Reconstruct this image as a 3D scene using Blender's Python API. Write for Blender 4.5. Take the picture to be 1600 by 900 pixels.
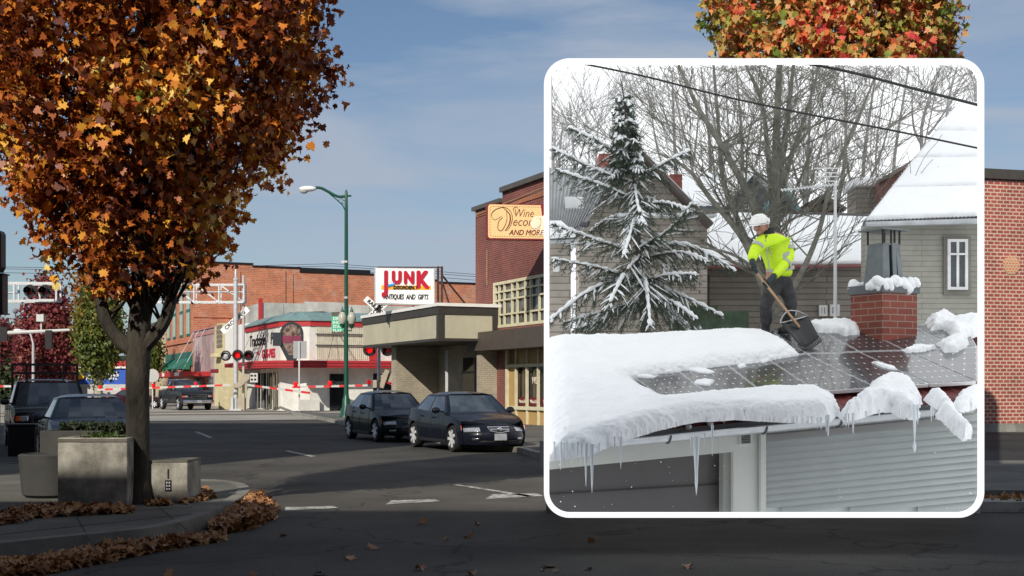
import bpy, bmesh, math, random
import numpy as np
from mathutils import Vector, Matrix, Euler
random.seed(7); rng = np.random.default_rng(7)
for o in list(bpy.data.objects): bpy.data.objects.remove(o)
S = bpy.context.scene; C = S.collection
R = math.radians; PI = math.pi
# ------------------------------------------------------------ camera
F = 2000.0; HOR = 605.0; EYE = 1.6
cd = bpy.data.cameras.new('camera'); cam = bpy.data.objects.new('camera', cd); C.objects.link(cam)
cd.sensor_width = 36; cd.lens = 45; cd.shift_y = (HOR-450)/1600.0; cd.clip_end = 3000; cd.clip_start = .1
cam.location = (0,0,EYE); cam.rotation_euler = (R(90),0,0); S.camera = cam
# ------------------------------------------------------------ light
SUN_EL = 32; SUN_AZ = math.atan2(-.38,-.925)
w = bpy.data.worlds.new('World'); S.world = w; w.use_nodes = True
nt = w.node_tree; nt.nodes.clear()
def N(t, typ, **k):
    n = t.nodes.new(typ)
    for a, b in k.items(): setattr(n, a, b)
    return n
sky = N(nt,'ShaderNodeTexSky', sky_type='NISHITA', sun_disc=False, sun_elevation=R(SUN_EL), sun_rotation=SUN_AZ)
sky.air_density = 1.0; sky.dust_density = .6; sky.ozone_density = 3.2
tc = N(nt,'ShaderNodeTexCoord'); mp = N(nt,'ShaderNodeMapping'); mp.inputs['Scale'].default_value = (1.5,1.5,8)
nz = N(nt,'ShaderNodeTexNoise'); nz.inputs['Scale'].default_value = 2.1; nz.inputs['Detail'].default_value = 6; nz.inputs['Roughness'].default_value = .55; nz.inputs['Distortion'].default_value=.4
cr = N(nt,'ShaderNodeValToRGB'); cr.color_ramp.elements[0].position = .38; cr.color_ramp.elements[1].position = .62
cr.color_ramp.elements[0].color=(.03,.03,.03,1); cr.color_ramp.elements[1].color=(.85,.85,.85,1)
mx = N(nt,'ShaderNodeMixRGB'); mx.inputs[2].default_value = (5.0,5.7,6.9,1)
bg = N(nt,'ShaderNodeBackground'); bg.inputs[1].default_value = .082; wo = N(nt,'ShaderNodeOutputWorld')
L = nt.links.new
L(tc.outputs['Generated'], mp.inputs[0]); L(mp.outputs[0], nz.inputs['Vector']); L(nz.outputs[0], cr.inputs[0])
L(cr.outputs[0], mx.inputs[0]); L(sky.outputs[0], mx.inputs[1]); L(mx.outputs[0], bg.inputs[0]); L(bg.outputs[0], wo.inputs[0])
sl = bpy.data.lights.new('sun','SUN'); sl.energy = 4.8; sl.angle = R(.5); sl.color = (1,.93,.82)
so = bpy.data.objects.new('sun', sl); C.objects.link(so)
ce = math.cos(R(SUN_EL)); SV = Vector((math.sin(SUN_AZ)*ce, math.cos(SUN_AZ)*ce, math.sin(R(SUN_EL))))
so.rotation_euler = SV.to_track_quat('Z','Y').to_euler(); so.location = (0,0,30)
S.view_settings.view_transform = 'Standard'; S.view_settings.look = 'None'; S.view_settings.exposure = 0; S.view_settings.gamma = 1
S.render.engine = 'CYCLES'
S.cycles.max_bounces = 7; S.cycles.transparent_max_bounces = 12

# ------------------------------------------------------------ helpers
TH = math.atan(888/F); V2 = (math.cos(TH), math.sin(TH)); U2 = (-math.sin(TH), math.cos(TH))
def P(px, py, Y): return Vector(((px-800)/F*Y, Y, EYE+(HOR-py)/F*Y))
def G(px, py, z=0):           # ground point seen at a pixel
    Y = (EYE-z)*F/(py-HOR); return Vector(((px-800)/F*Y, Y, z))
def SW(d, t, z=0): return Vector((d*V2[0]+t*U2[0], d*V2[1]+t*U2[1], z))   # street frame -> world
def ydep(px, d): return d/(V2[0]/F*(px+88))
def st(px, d):                # along-street coordinate t of the line at lateral d seen at px
    Y = ydep(px,d); X = (px-800)/F*Y
    return X*U2[0]+Y*U2[1]
def zat(px, py, d): return EYE+(HOR-py)/F*ydep(px,d)

def thing(name, label, cat, loc=(0,0,0), rz=0, group=None):
    o = bpy.data.objects.new(name, None); C.objects.link(o); o.empty_display_size=.1
    o.location = loc; o.rotation_euler = (0,0,rz); return tag(o, label, cat, group)
def tag(o, label, cat, group=None, kind=None):
    if label: o['label'] = label
    if cat: o['category'] = cat
    if group: o['group'] = group
    if kind: o['kind'] = kind
    return o
def copy_tree(o, parent=None):
    c = o.copy(); C.objects.link(c); c.parent = parent
    for ch in [q for q in bpy.data.objects if q.parent == o]: copy_tree(ch, c)
    return c

class MB:
    def __init__(s): s.v=[]; s.f=[]; s.m=[]; s.mi=0; s.smooth=False
    def add(s, vs, fs):
        b=len(s.v); s.v += [tuple(p) for p in vs]; s.f += [tuple(i+b for i in f) for f in fs]; s.m += [s.mi]*len(fs); return s
    def quad(s,a,b,c,d): return s.add([a,b,c,d],[(0,1,2,3)])
    def box(s, x0,x1,y0,y1,z0,z1):
        return s.add([(x0,y0,z0),(x1,y0,z0),(x1,y1,z0),(x0,y1,z0),(x0,y0,z1),(x1,y0,z1),(x1,y1,z1),(x0,y1,z1)],
            [(3,2,1,0),(4,5,6,7),(0,1,5,4),(1,2,6,5),(2,3,7,6),(3,0,4,7)])
    def prism(s, poly, d):      # poly: list of Vectors (planar), d: extrusion vector
        n=len(poly); d=Vector(d); a=[Vector(p) for p in poly]; b=[p+d for p in a]
        fs=[tuple(range(n))[::-1], tuple(range(n,2*n))]+[(i,(i+1)%n,(i+1)%n+n,i+n) for i in range(n)]
        return s.add(a+b, fs)
    def bar(s, a, b, w, h=None, up=(0,0,1)):
        a=Vector(a); b=Vector(b); h=h or w; d=(b-a).normalized(); up=Vector(up)
        if abs(d.dot(up))>.98: up=Vector((0,1,0))
        x=d.cross(up).normalized()*w/2; z=x.cross(d).normalized()*h/2
        return s.add([a-x-z,a+x-z,a+x+z,a-x+z,b-x-z,b+x-z,b+x+z,b-x+z],[(3,2,1,0),(4,5,6,7),(0,1,5,4),(1,2,6,5),(2,3,7,6),(3,0,4,7)])
    def tube(s, pts, rad, n=8, cap=True):
        pts=[Vector(p) for p in pts]; m=len(pts)
        if not hasattr(rad,'__len__'): rad=[rad]*m
        ref=Vector((0,0,1)); vs=[]; x=None
        for i,p in enumerate(pts):
            d=(pts[min(i+1,m-1)]-pts[max(i-1,0)]).normalized()
            if x is None:
                x=d.cross(ref if abs(d.z)<.95 else Vector((0,1,0))).normalized()
            else:
                x=(x-d*x.dot(d)); x = x.normalized() if x.length>1e-6 else d.orthogonal().normalized()
            y=d.cross(x)
            for k in range(n):
                a=2*PI*k/n; vs.append(p+(x*math.cos(a)+y*math.sin(a))*rad[i])
        fs=[(i*n+k,i*n+(k+1)%n,(i+1)*n+(k+1)%n,(i+1)*n+k) for i in range(m-1) for k in range(n)]
        if cap: fs+= [tuple(range(n))[::-1], tuple((m-1)*n+k for k in range(n))]
        return s.add(vs,fs)
    def lathe(s, prof, c=(0,0,0), n=20, axis='z'):
        vs=[]
        for r,z in prof:
            for k in range(n):
                a=2*PI*k/n; q=(r*math.cos(a), r*math.sin(a), z)
                if axis=='y': q=(q[0],q[2],q[1])
                if axis=='x': q=(q[2],q[0],q[1])
                vs.append((q[0]+c[0],q[1]+c[1],q[2]+c[2]))
        m=len(prof)
        fs=[(i*n+k,i*n+(k+1)%n,(i+1)*n+(k+1)%n,(i+1)*n+k) for i in range(m-1) for k in range(n)]
        fs+=[tuple(range(n))[::-1], tuple((m-1)*n+k for k in range(n))]
        return s.add(vs,fs)
    def ball(s, c, r, n=12, m=8, sc=(1,1,1)):
        vs=[];
        for j in range(m+1):
            t=PI*j/m
            for k in range(n):
                a=2*PI*k/n; vs.append((c[0]+r*sc[0]*math.sin(t)*math.cos(a),c[1]+r*sc[1]*math.sin(t)*math.sin(a),c[2]+r*sc[2]*math.cos(t)))
        return s.add(vs,[(j*n+k,(j+1)*n+k,(j+1)*n+(k+1)%n,j*n+(k+1)%n) for j in range(m) for k in range(n)])
def uvize(me):
    n=len(me.loops); co=np.empty(len(me.vertices)*3); me.vertices.foreach_get('co',co); co=co.reshape(-1,3)
    uv=np.zeros((n,2)); pn=np.empty(len(me.polygons)*3); me.polygons.foreach_get('normal',pn); pn=pn.reshape(-1,3)
    vi=np.empty(n,dtype=int); me.loops.foreach_get('vertex_index',vi)
    lt=np.empty(len(me.polygons),dtype=int); me.polygons.foreach_get('loop_total',lt)
    ln=np.repeat(pn,lt,axis=0); p=co[vi]
    t=np.stack([-ln[:,1],ln[:,0]],1); tl=np.linalg.norm(t,axis=1)
    flat=tl<.35; t=t/np.maximum(tl,1e-6)[:,None]
    uv[:,0]=np.where(flat,p[:,0],p[:,0]*t[:,0]+p[:,1]*t[:,1]); uv[:,1]=np.where(flat,p[:,1],p[:,2])
    l=me.uv_layers.new(name='uv'); l.data.foreach_set('uv',uv.ravel())
def build(name, mb, mat, parent=None, bevel=0, smooth=False, sub=0, loc=None, fix=True):
    me=bpy.data.meshes.new(name)
    vs=np.array(mb.v,dtype=float)
    me.from_pydata(mb.v,[],mb.f); 
    mats = mat if isinstance(mat,(list,tuple)) else [mat]
    for m in mats: me.materials.append(m)
    if len(mats)>1: me.polygons.foreach_set('material_index', mb.m)
    me.update()
    if fix:
        bm=bmesh.new(); bm.from_mesh(me); bmesh.ops.recalc_face_normals(bm, faces=bm.faces); bm.to_mesh(me); bm.free()
    me.validate(); uvize(me)
    o=bpy.data.objects.new(name, me); C.objects.link(o)
    if parent is not None: o.parent=parent
    if loc is not None: o.location=loc
    if smooth:
        me.polygons.foreach_set('use_smooth',[True]*len(me.polygons))
        me.set_sharp_from_angle(angle=R(40 if smooth is True else smooth))
    if bevel:
        b=o.modifiers.new('b','BEVEL'); b.width=bevel; b.segments=2; b.limit_method='ANGLE'; b.angle_limit=R(40)
    if sub:
        q=o.modifiers.new('s','SUBSURF'); q.levels=sub; q.render_levels=sub
    return o
def single(name, mb, mat, label, cat, group=None, kind=None, base=None, **k):
    """one mesh thing in world coordinates; origin moved to base"""
    if base is None:
        a=np.array(mb.v); base=((a[:,0].min()+a[:,0].max())/2,(a[:,1].min()+a[:,1].max())/2,a[:,2].min())
    mb.v=[(p[0]-base[0],p[1]-base[1],p[2]-base[2]) for p in mb.v]
    o=build(name,mb,mat,loc=base,**k); return tag(o,label,cat,group,kind)
def fastmesh(name, V, Fc, mat, parent=None, loc=None, smooth=False):
    """V (n,3) array, Fc (m,k) int array"""
    me=bpy.data.meshes.new(name); V=np.asarray(V,dtype=np.float32); Fc=np.asarray(Fc,dtype=np.int32)
    me.vertices.add(len(V)); me.vertices.foreach_set('co',V.ravel())
    k=Fc.shape[1]; me.loops.add(Fc.size); me.loops.foreach_set('vertex_index',Fc.ravel())
    me.polygons.add(len(Fc)); me.polygons.foreach_set('loop_start',np.arange(len(Fc),dtype=np.int32)*k)
    me.polygons.foreach_set('loop_total',np.full(len(Fc),k,dtype=np.int32))
    if smooth: me.polygons.foreach_set('use_smooth',np.ones(len(Fc),dtype=bool))
    me.update(calc_edges=True); me.materials.append(mat)
    o=bpy.data.objects.new(name,me); C.objects.link(o)
    if parent is not None: o.parent=parent
    if loc is not None: o.location=loc
    return o

# ------------------------------------------------------------ materials
_M={}
def mat(name, col, rough=.7, metal=0, var=.12, scale=3, bump=0, bscale=None, spec=.4, stain=0, coord='Object', emit=0, trans=0, coat=0, ior=1.45, stretch=None):
    if name in _M: return _M[name]
    m=bpy.data.materials.new(name); m.use_nodes=True; t=m.node_tree; b=t.nodes['Principled BSDF']
    b.inputs['Roughness'].default_value=rough; b.inputs['Metallic'].default_value=metal
    b.inputs['Specular IOR Level'].default_value=spec; b.inputs['IOR'].default_value=ior
    if coat: b.inputs['Coat Weight'].default_value=coat; b.inputs['Coat Roughness'].default_value=.04
    if trans: b.inputs['Transmission Weight'].default_value=trans
    c=t.nodes.new('ShaderNodeTexCoord'); mpn=t.nodes.new('ShaderNodeMapping')
    t.links.new(c.outputs[coord],mpn.inputs[0])
    if stretch: mpn.inputs['Scale'].default_value=stretch
    if var:
        n=t.nodes.new('ShaderNodeTexNoise'); n.inputs['Scale'].default_value=scale; n.inputs['Detail'].default_value=8; n.inputs['Roughness'].default_value=.65
        t.links.new(mpn.outputs[0],n.inputs['Vector'])
        r=t.nodes.new('ShaderNodeMapRange'); r.inputs[1].default_value=.3; r.inputs[2].default_value=.7
        r.inputs[3].default_value=1-var*1.5; r.inputs[4].default_value=1+var
        t.links.new(n.outputs[0],r.inputs[0])
        mu=t.nodes.new('ShaderNodeVectorMath'); mu.operation='SCALE'; mu.inputs[0].default_value=col[:3]
        t.links.new(r.outputs[0],mu.inputs['Scale']); out=mu.outputs[0]
        if stain:
            n2=t.nodes.new('ShaderNodeTexNoise'); n2.inputs['Scale'].default_value=scale*.35; n2.inputs['Detail'].default_value=5
            mp2=t.nodes.new('ShaderNodeMapping'); mp2.inputs['Scale'].default_value=(1,1,.35); t.links.new(c.outputs[coord],mp2.inputs[0]); t.links.new(mp2.outputs[0],n2.inputs['Vector'])
            r2=t.nodes.new('ShaderNodeMapRange'); r2.inputs[1].default_value=.42; r2.inputs[2].default_value=.62; r2.inputs[3].default_value=1; r2.inputs[4].default_value=1-stain
            t.links.new(n2.outputs[0],r2.inputs[0]); m2=t.nodes.new('ShaderNodeVectorMath'); m2.operation='SCALE'
            t.links.new(out,m2.inputs[0]); t.links.new(r2.outputs[0],m2.inputs['Scale']); out=m2.outputs[0]
        t.links.new(out,b.inputs['Base Color'])
    else: b.inputs['Base Color'].default_value=(*col[:3],1)
    if bump:
        n3=t.nodes.new('ShaderNodeTexNoise'); n3.inputs['Scale'].default_value=bscale or scale*8; n3.inputs['Detail'].default_value=6
        t.links.new(mpn.outputs[0],n3.inputs['Vector'])
        bn=t.nodes.new('ShaderNodeBump'); bn.inputs['Strength'].default_value=bump; bn.inputs['Distance'].default_value=.02
        t.links.new(n3.outputs[0],bn.inputs['Height']); t.links.new(bn.outputs[0],b.inputs['Normal'])
    if emit:
        b.inputs['Emission Color'].default_value=(*col[:3],1); b.inputs['Emission Strength'].default_value=emit
    _M[name]=m; return m
def brick(name, c1, c2, mortar, bw=.22, bh=.075, ms=.012, faded=0, bias=0):
    if name in _M: return _M[name]
    m=bpy.data.materials.new(name); m.use_nodes=True; t=m.node_tree; b=t.nodes['Principled BSDF']; b.inputs['Roughness'].default_value=.85
    c=t.nodes.new('ShaderNodeTexCoord'); br=t.nodes.new('ShaderNodeTexBrick')
    for k,v in (('Color1',c1),('Color2',c2),('Mortar',mortar)): br.inputs[k].default_value=(*v,1)
    br.inputs['Scale'].default_value=1; br.inputs['Brick Width'].default_value=bw; br.inputs['Row Height'].default_value=bh; br.inputs['Mortar Size'].default_value=ms; br.inputs['Bias'].default_value=bias
    br.inputs['Mortar Smooth'].default_value=.3
    t.links.new(c.outputs['UV'],br.inputs['Vector'])
    n=t.nodes.new('ShaderNodeTexNoise'); n.inputs['Scale'].default_value=.9; n.inputs['Detail'].default_value=9; n.inputs['Roughness'].default_value=.7
    t.links.new(c.outputs['UV'],n.inputs['Vector'])
    r=t.nodes.new('ShaderNodeMapRange'); r.inputs[1].default_value=.3; r.inputs[2].default_value=.7; r.inputs[3].default_value=.72; r.inputs[4].default_value=1.2
    t.links.new(n.outputs[0],r.inputs[0]); mu=t.nodes.new('ShaderNodeVectorMath'); mu.operation='SCALE'
    t.links.new(br.outputs[0],mu.inputs[0]); t.links.new(r.outputs[0],mu.inputs['Scale']); out=mu.outputs[0]
    if faded:
        n2=t.nodes.new('ShaderNodeTexNoise'); n2.inputs['Scale'].default_value=.35; n2.inputs['Detail'].default_value=12; n2.inputs['Roughness'].default_value=.8
        t.links.new(c.outputs['UV'],n2.inputs['Vector']); r2=t.nodes.new('ShaderNodeMapRange'); r2.inputs[1].default_value=.52; r2.inputs[2].default_value=.66; r2.inputs[4].default_value=faded
        t.links.new(n2.outputs[0],r2.inputs[0]); mxx=t.nodes.new('ShaderNodeMixRGB'); mxx.inputs[2].default_value=(.5,.42,.36,1)
        t.links.new(r2.outputs[0],mxx.inputs[0]); t.links.new(out,mxx.inputs[1]); out=mxx.outputs[0]
    t.links.new(out,b.inputs['Base Color'])
    bn=t.nodes.new('ShaderNodeBump'); bn.inputs['Strength'].default_value=.5; bn.inputs['Distance'].default_value=.01
    t.links.new(br.outputs['Fac'],bn.inputs['Height']); bn.invert=True; t.links.new(bn.outputs[0],b.inputs['Normal'])
    _M[name]=m; return m
def leafmat(name, cols, trans=.35, patch=1.0, pscale=.45):
    """leaf colour varies leaf by leaf and in patches through the crown"""
    if name in _M: return _M[name]
    m=bpy.data.materials.new(name); m.use_nodes=True; t=m.node_tree; t.nodes.clear()
    g=t.nodes.new('ShaderNodeNewGeometry'); c=t.nodes.new('ShaderNodeTexCoord')
    n=t.nodes.new('ShaderNodeTexNoise'); n.inputs['Scale'].default_value=pscale; n.inputs['Detail'].default_value=3; t.links.new(c.outputs['Object'],n.inputs['Vector'])
    a=t.nodes.new('ShaderNodeMath'); a.operation='MULTIPLY_ADD'; a.inputs[1].default_value=.55
    t.links.new(g.outputs['Random Per Island'],a.inputs[0])
    s=t.nodes.new('ShaderNodeMapRange'); s.inputs[1].default_value=.32; s.inputs[2].default_value=.68; s.inputs[3].default_value=0; s.inputs[4].default_value=.45*patch
    t.links.new(n.outputs[0],s.inputs[0]); t.links.new(s.outputs[0],a.inputs[2])
    r=t.nodes.new('ShaderNodeValToRGB'); e=r.color_ramp.elements
    while len(e)>1: e.remove(e[-1])
    for i,(p,col) in enumerate(cols):
        q=e[0] if i==0 else e.new(p); q.position=p; q.color=(*col,1)
    t.links.new(a.outputs[0],r.inputs[0])
    d=t.nodes.new('ShaderNodeBsdfPrincipled'); d.inputs['Roughness'].default_value=.45; d.inputs['Specular IOR Level'].default_value=.35
    tr=t.nodes.new('ShaderNodeBsdfTranslucent'); mxs=t.nodes.new('ShaderNodeMixShader'); mxs.inputs[0].default_value=trans
    t.links.new(r.outputs[0],d.inputs['Base Color']); t.links.new(r.outputs[0],tr.inputs[0]); t.links.new(d.outputs[0],mxs.inputs[1]); t.links.new(tr.outputs[0],mxs.inputs[2])
    o=t.nodes.new('ShaderNodeOutputMaterial'); t.links.new(mxs.outputs[0],o.inputs[0]); _M[name]=m; return m
black=mat('black_paint',(.012,.012,.013),.4,var=.05)
darkglass=mat('dark_glass',(.012,.015,.018),.05,var=0,spec=.9)
white=mat('white_paint',(.78,.77,.74),.6,var=.05,scale=2,stain=.06)
red=mat('red_paint',(.42,.03,.035),.55,var=.08)
galv=mat('galvanised_steel',(.5,.51,.52),.45,metal=.3,var=.1,scale=5)
greenpole=mat('green_enamel',(.012,.075,.05),.35,var=.1)
concrete=mat('concrete',(.30,.29,.26),.9,var=.22,scale=3,bump=.3,bscale=60,stain=.3)
def text(parent, s, loc, size, m, face='-y', sx=1, sy=1, off=0, shear=0, name='lettering', ext=.008, space=1, rx=0, align='CENTER', roll=0):
    bold=off if off>0 else 0
    cu=bpy.data.curves.new('t','FONT'); cu.body=s; cu.size=size; cu.offset=0 if bold else off; cu.shear=shear; cu.extrude=ext; cu.align_x=align; cu.align_y='CENTER'; cu.space_character=space
    cu.resolution_u=3
    o=bpy.data.objects.new('t',cu); C.objects.link(o); dg=bpy.context.evaluated_depsgraph_get(); dg.update()
    me=bpy.data.meshes.new_from_object(o.evaluated_get(dg)); bpy.data.objects.remove(o); bpy.data.curves.remove(cu)
    M=Matrix.Rotation(roll,4,'Z')@Matrix.Diagonal((sx,sy,1,1)); M=Matrix.Rotation(R(90),4,'X')@M
    if face=='-x': M=Matrix.Rotation(R(-90),4,'Z')@M
    if face=='+x': M=Matrix.Rotation(R(90),4,'Z')@M
    if bold:
        bm=bmesh.new(); g=bold*1.3
        for i,(dx,dy) in enumerate(((0,0),(-g,0),(g,0),(-g*.6,g*.7),(g*.6,g*.7),(-g*.6,-g*.7),(g*.6,-g*.7))):
            m3=me.copy(); m3.transform(Matrix.Translation((dx,dy,i*.0006))); bm.from_mesh(m3); bpy.data.meshes.remove(m3)
        bm.to_mesh(me); bm.free()
    me.transform(M); me.materials.clear(); me.materials.append(m); me.name=name
    q=bpy.data.objects.new(name,me); C.objects.link(q); q.parent=parent; q.location=loc; return q
def evalmesh(o):
    dg=bpy.context.evaluated_depsgraph_get(); dg.update(); me=bpy.data.meshes.new_from_object(o.evaluated_get(dg)); return me
# ============================================================ GROUND
def asphaltmat(name, base, s=1):
    m=mat(name,base,.92,var=.34,scale=.35*s,bump=.35,bscale=90,stain=.15); t=m.node_tree
    b=t.nodes['Principled BSDF']; src=b.inputs['Base Color'].links[0].from_socket
    c=[n for n in t.nodes if n.type=='TEX_COORD'][0]
    n=t.nodes.new('ShaderNodeTexNoise'); n.inputs['Scale'].default_value=45; n.inputs['Detail'].default_value=3; t.links.new(c.outputs['Object'],n.inputs['Vector'])
    r=t.nodes.new('ShaderNodeMapRange'); r.inputs[1].default_value=.3; r.inputs[2].default_value=.7; r.inputs[3].default_value=.6; r.inputs[4].default_value=1.5
    t.links.new(n.outputs[0],r.inputs[0]); mu=t.nodes.new('ShaderNodeVectorMath'); mu.operation='SCALE'; t.links.new(src,mu.inputs[0]); t.links.new(r.outputs[0],mu.inputs['Scale'])
    v=t.nodes.new('ShaderNodeTexVoronoi'); v.feature='DISTANCE_TO_EDGE'; v.inputs['Scale'].default_value=.22
    nd=t.nodes.new('ShaderNodeTexNoise'); nd.inputs['Scale'].default_value=1.2; nd.inputs['Detail'].default_value=5; t.links.new(c.outputs['Object'],nd.inputs['Vector'])
    ad=t.nodes.new('ShaderNodeVectorMath'); ad.operation='MULTIPLY_ADD'; ad.inputs[1].default_value=(1.5,1.5,1.5); t.links.new(nd.outputs['Color'],ad.inputs[0]); t.links.new(c.outputs['Object'],ad.inputs[2]); t.links.new(ad.outputs[0],v.inputs['Vector'])
    r2=t.nodes.new('ShaderNodeMapRange'); r2.inputs[1].default_value=.0; r2.inputs[2].default_value=.009; r2.inputs[3].default_value=.3; r2.inputs[4].default_value=1
    t.links.new(v.outputs[0],r2.inputs[0]); mu2=t.nodes.new('ShaderNodeVectorMath'); mu2.operation='SCALE'; t.links.new(mu.outputs[0],mu2.inputs[0]); t.links.new(r2.outputs[0],mu2.inputs['Scale'])
    t.links.new(mu2.outputs[0],b.inputs['Base Color']); return m
asph=asphaltmat('asphalt',(.064,.059,.051))
asph_dark=asphaltmat('fresh_asphalt',(.03,.03,.03))
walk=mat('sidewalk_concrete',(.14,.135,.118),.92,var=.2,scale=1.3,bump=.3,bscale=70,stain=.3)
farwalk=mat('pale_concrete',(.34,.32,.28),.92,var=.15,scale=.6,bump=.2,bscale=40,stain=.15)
paint=mat('road_paint',(.42,.42,.39),.85,var=.6,scale=9,stain=.5)
def gpoly(name, pts, z, m, depth=0, kind='structure', bevel=0):
    mb=MB(); a=[Vector((p[0],p[1],z)) for p in pts]
    if depth: mb.prism(a,(0,0,-depth))
    else: mb.add(a,[tuple(range(len(a)))])
    o=build(name,mb,m,bevel=bevel); o['kind']=kind; return o
mb=MB(); mb.quad((-700,-60,0),(700,-60,0),(700,1400,0),(-700,1400,0)); o=build('ground',mb,asph); o['kind']='structure'
# crossing apron (pale concrete at the tracks) with rails
a=st(300,15)
gpoly('road_at_crossing',[SW(-14,62),SW(40,62),SW(40,150),SW(-14,150)],.004,farwalk)
mb=MB()
for q in (74,75.5,82,83.5):
    p=SW(-30,q,.02); r=SW(45,q,.02); mb.bar(p,r,.08,.03)
o=build('railway_rails',mb,mat('rail_steel',(.2,.17,.15),.5,metal=.6)); tag(o,None,None,kind='structure')
# right pavement along the street
def curve(pts, n=6):
    out=[]; p=[Vector(q) for q in pts]
    for i in range(len(p)-1):
        a=p[max(i-1,0)];b=p[i];c=p[i+1];d=p[min(i+2,len(p)-1)]
        for k in range(n):
            t=k/n; out.append(.5*((2*b)+(c-a)*t+(2*a-5*b+4*c-d)*t*t+(3*b-a-3*c+d)*t**3))
    out.append(p[-1]); return out
kr=[SW(15.2,58),SW(15.0,50),SW(14.6,44),SW(14.0,38),SW(13.8,30)]
kerb=curve([G(452,645),G(500,655),G(560,668),G(640,683),G(740,700),G(815,707),G(850,716),G(930,724),G(1120,722)],5)
right=[p for p in kerb]+[G(1300,719),SW(33,38)]+[SW(33,64),SW(20,66)]
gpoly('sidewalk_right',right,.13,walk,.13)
mb=MB()
for a,b in zip(kerb[:-1],kerb[1:]):
    n=(b-a).normalized(); n=Vector((n.y,-n.x,0))
    mb.add([a,b,b+n*.16,a+n*.16,a+Vector((0,0,.137)),b+Vector((0,0,.137)),b+n*.16+Vector((0,0,.137)),a+n*.16+Vector((0,0,.137))],[(4,5,6,7),(0,1,5,4),(2,3,7,6)])
o=build('kerb_right',mb,concrete); o['kind']='structure'
# side pavement and parking surface before the right brick building
gpoly('parking_surface',[G(1250,729),G(1800,731),G(1800,677.2),G(1250,676)],.008,asph_dark)
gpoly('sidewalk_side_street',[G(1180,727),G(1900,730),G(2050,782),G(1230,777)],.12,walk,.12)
mb=MB(); mb.prism([G(1180,777,.13),G(2050,782,.13),G(2050,787,.13),G(1180,782,.13)],(0,0,-.13)); o=build('kerb_side_street',mb,concrete); o['kind']='structure'
# left corner pavement with its kerb
outer=curve([G(-260,905),G(-60,880),G(120,860),G(240,846),G(310,828),G(358,806),G(386,787),G(389,776),G(372,768),G(340,764),G(300,762),G(235,752),G(120,742),G(0,733),G(-160,728)],6)
back=[Vector((-40,outer[-1].y,0)),Vector((-40,outer[0].y,0))]
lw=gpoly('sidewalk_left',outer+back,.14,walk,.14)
mb=MB()
for i in range(len(outer)-1):
    a,b=outer[i],outer[i+1]
    def nn(i):
        q=(outer[min(i+1,len(outer)-1)]-outer[max(i-1,0)]).normalized(); return Vector((-q.y,q.x,0))
    na,nb=nn(i)*.17,nn(i+1)*.17; h=Vector((0,0,.148))
    mb.add([a-na*.08,b-nb*.08,b+nb,a+na,a+h,b+h,b+nb+h,a+na+h],[(4,5,6,7),(0,1,5,4),(2,3,7,6)])
o=build('kerb_left',mb,mat('kerb_concrete',(.2,.19,.165),.9,var=.25,scale=2,bump=.3,stain=.3)); o['kind']='structure'
# pavement joints
mb=MB()
for (a,b) in (((0,835),(330,800)),((150,860),(110,790)),((300,835),(240,785)),((-20,812),(300,792))):
    p=G(*a,.142); q=G(*b,.142); mb.bar(p,q,.012,.004)
o=build('pavement_joints',mb,mat('joint_dark',(.05,.05,.045),.9)); o['kind']='structure'
# painted marks
def markq(name,px,lab):
    mb=MB(); mb.add([G(x,y,.006) for x,y in px],[tuple(range(len(px)))]); o=build(name,mb,paint); o['kind']='structure'
markq('lane_marking',[(303,674.5),(309,674),(333,683.5),(327,684.3)],'')
markq('lane_marking',[(444,704.5),(450,704),(494,712.6),(486,713.8)],'')
markq('lane_marking',[(706,757),(714,756.4),(836,775),(824,776)],'')
markq('crosswalk_marking',[(446,792),(520,790.5),(529,793.5),(445,797.5)],'')
markq('crosswalk_marking',[(612,781.5),(680,780),(688,783),(603,788)],'')
markq('crosswalk_marking',[(770,772),(838,770.5),(850,775),(758,779.5)],'')
markq('crosswalk_marking',[(930,762),(1000,760.5),(1012,765),(918,769.5)],'')

# ============================================================ STREET BUILDINGS
def bld(name,label,d,t,cat='building',group=None):
    p=SW(d,t); return thing(name,label,cat,(p.x,p.y,0),TH,group)
DF=21.0
# --- long old brick building
t0=st(302,DF)
B=bld('brick_building','old orange brick building with faded side wall and tall green windows',DF,t0)
ob=brick('old_brick',(.56,.16,.06),(.42,.11,.045),(.38,.25,.18),.5,.17,.03,faded=.5)
W=29.5
mb=MB(); 
segs=[(0,5.5,13.1),(5.5,10,12.9),(10,18,12.55),(18,24,12.2),(24,W,12.0)]
for a,b,h in segs: mb.box(a,b,0,16,0,h)
build('wall',mb,ob,B)
mb=MB()
for a,b,h in segs: mb.box(a-.05,b+.05,-.12,.3,h,h+.14)
mb.box(10,17,-.05,6,12.7,13.0)
build('roof_coping',mb,black,B)
mb=MB(); mb.box(0,W,-.1,-.003,8.05,8.25)
for x in (4.2,9.2,19): mb.box(x,x+.12,-.08,-.004,6,12.4)
mb.box(6.8,8.6,-.1,-.004,8.3,12.7)
build('brick_course',mb,ob,B)
gw=mat('green_trim',(.02,.13,.10),.5)
for k,(y0,y1) in enumerate(((1.5,3.4),(5.3,7.2),(9.4,11.3),(13,14.8))):
    mb=MB(); mb.box(-.06,-.003,y0,y1,6.4,11.2)
    f=build('window',mb,gw,B)
    mb=MB(); 
    for j in range(2): mb.box(-.09,-.062,y0+.15+j*.9,y0+.75+j*.9,6.6,8.6); mb.box(-.09,-.062,y0+.15+j*.9,y0+.75+j*.9,8.9,10.9)
    build('pane',mb,mat('pale_blind',(.45,.5,.42),.4),f)
mb=MB(); mb.box(-.15,-.004,0,16,5.8,6.1); mb.box(-.2,-.004,0,16,12.3,12.7); build('cornice',mb,ob,B)
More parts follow.
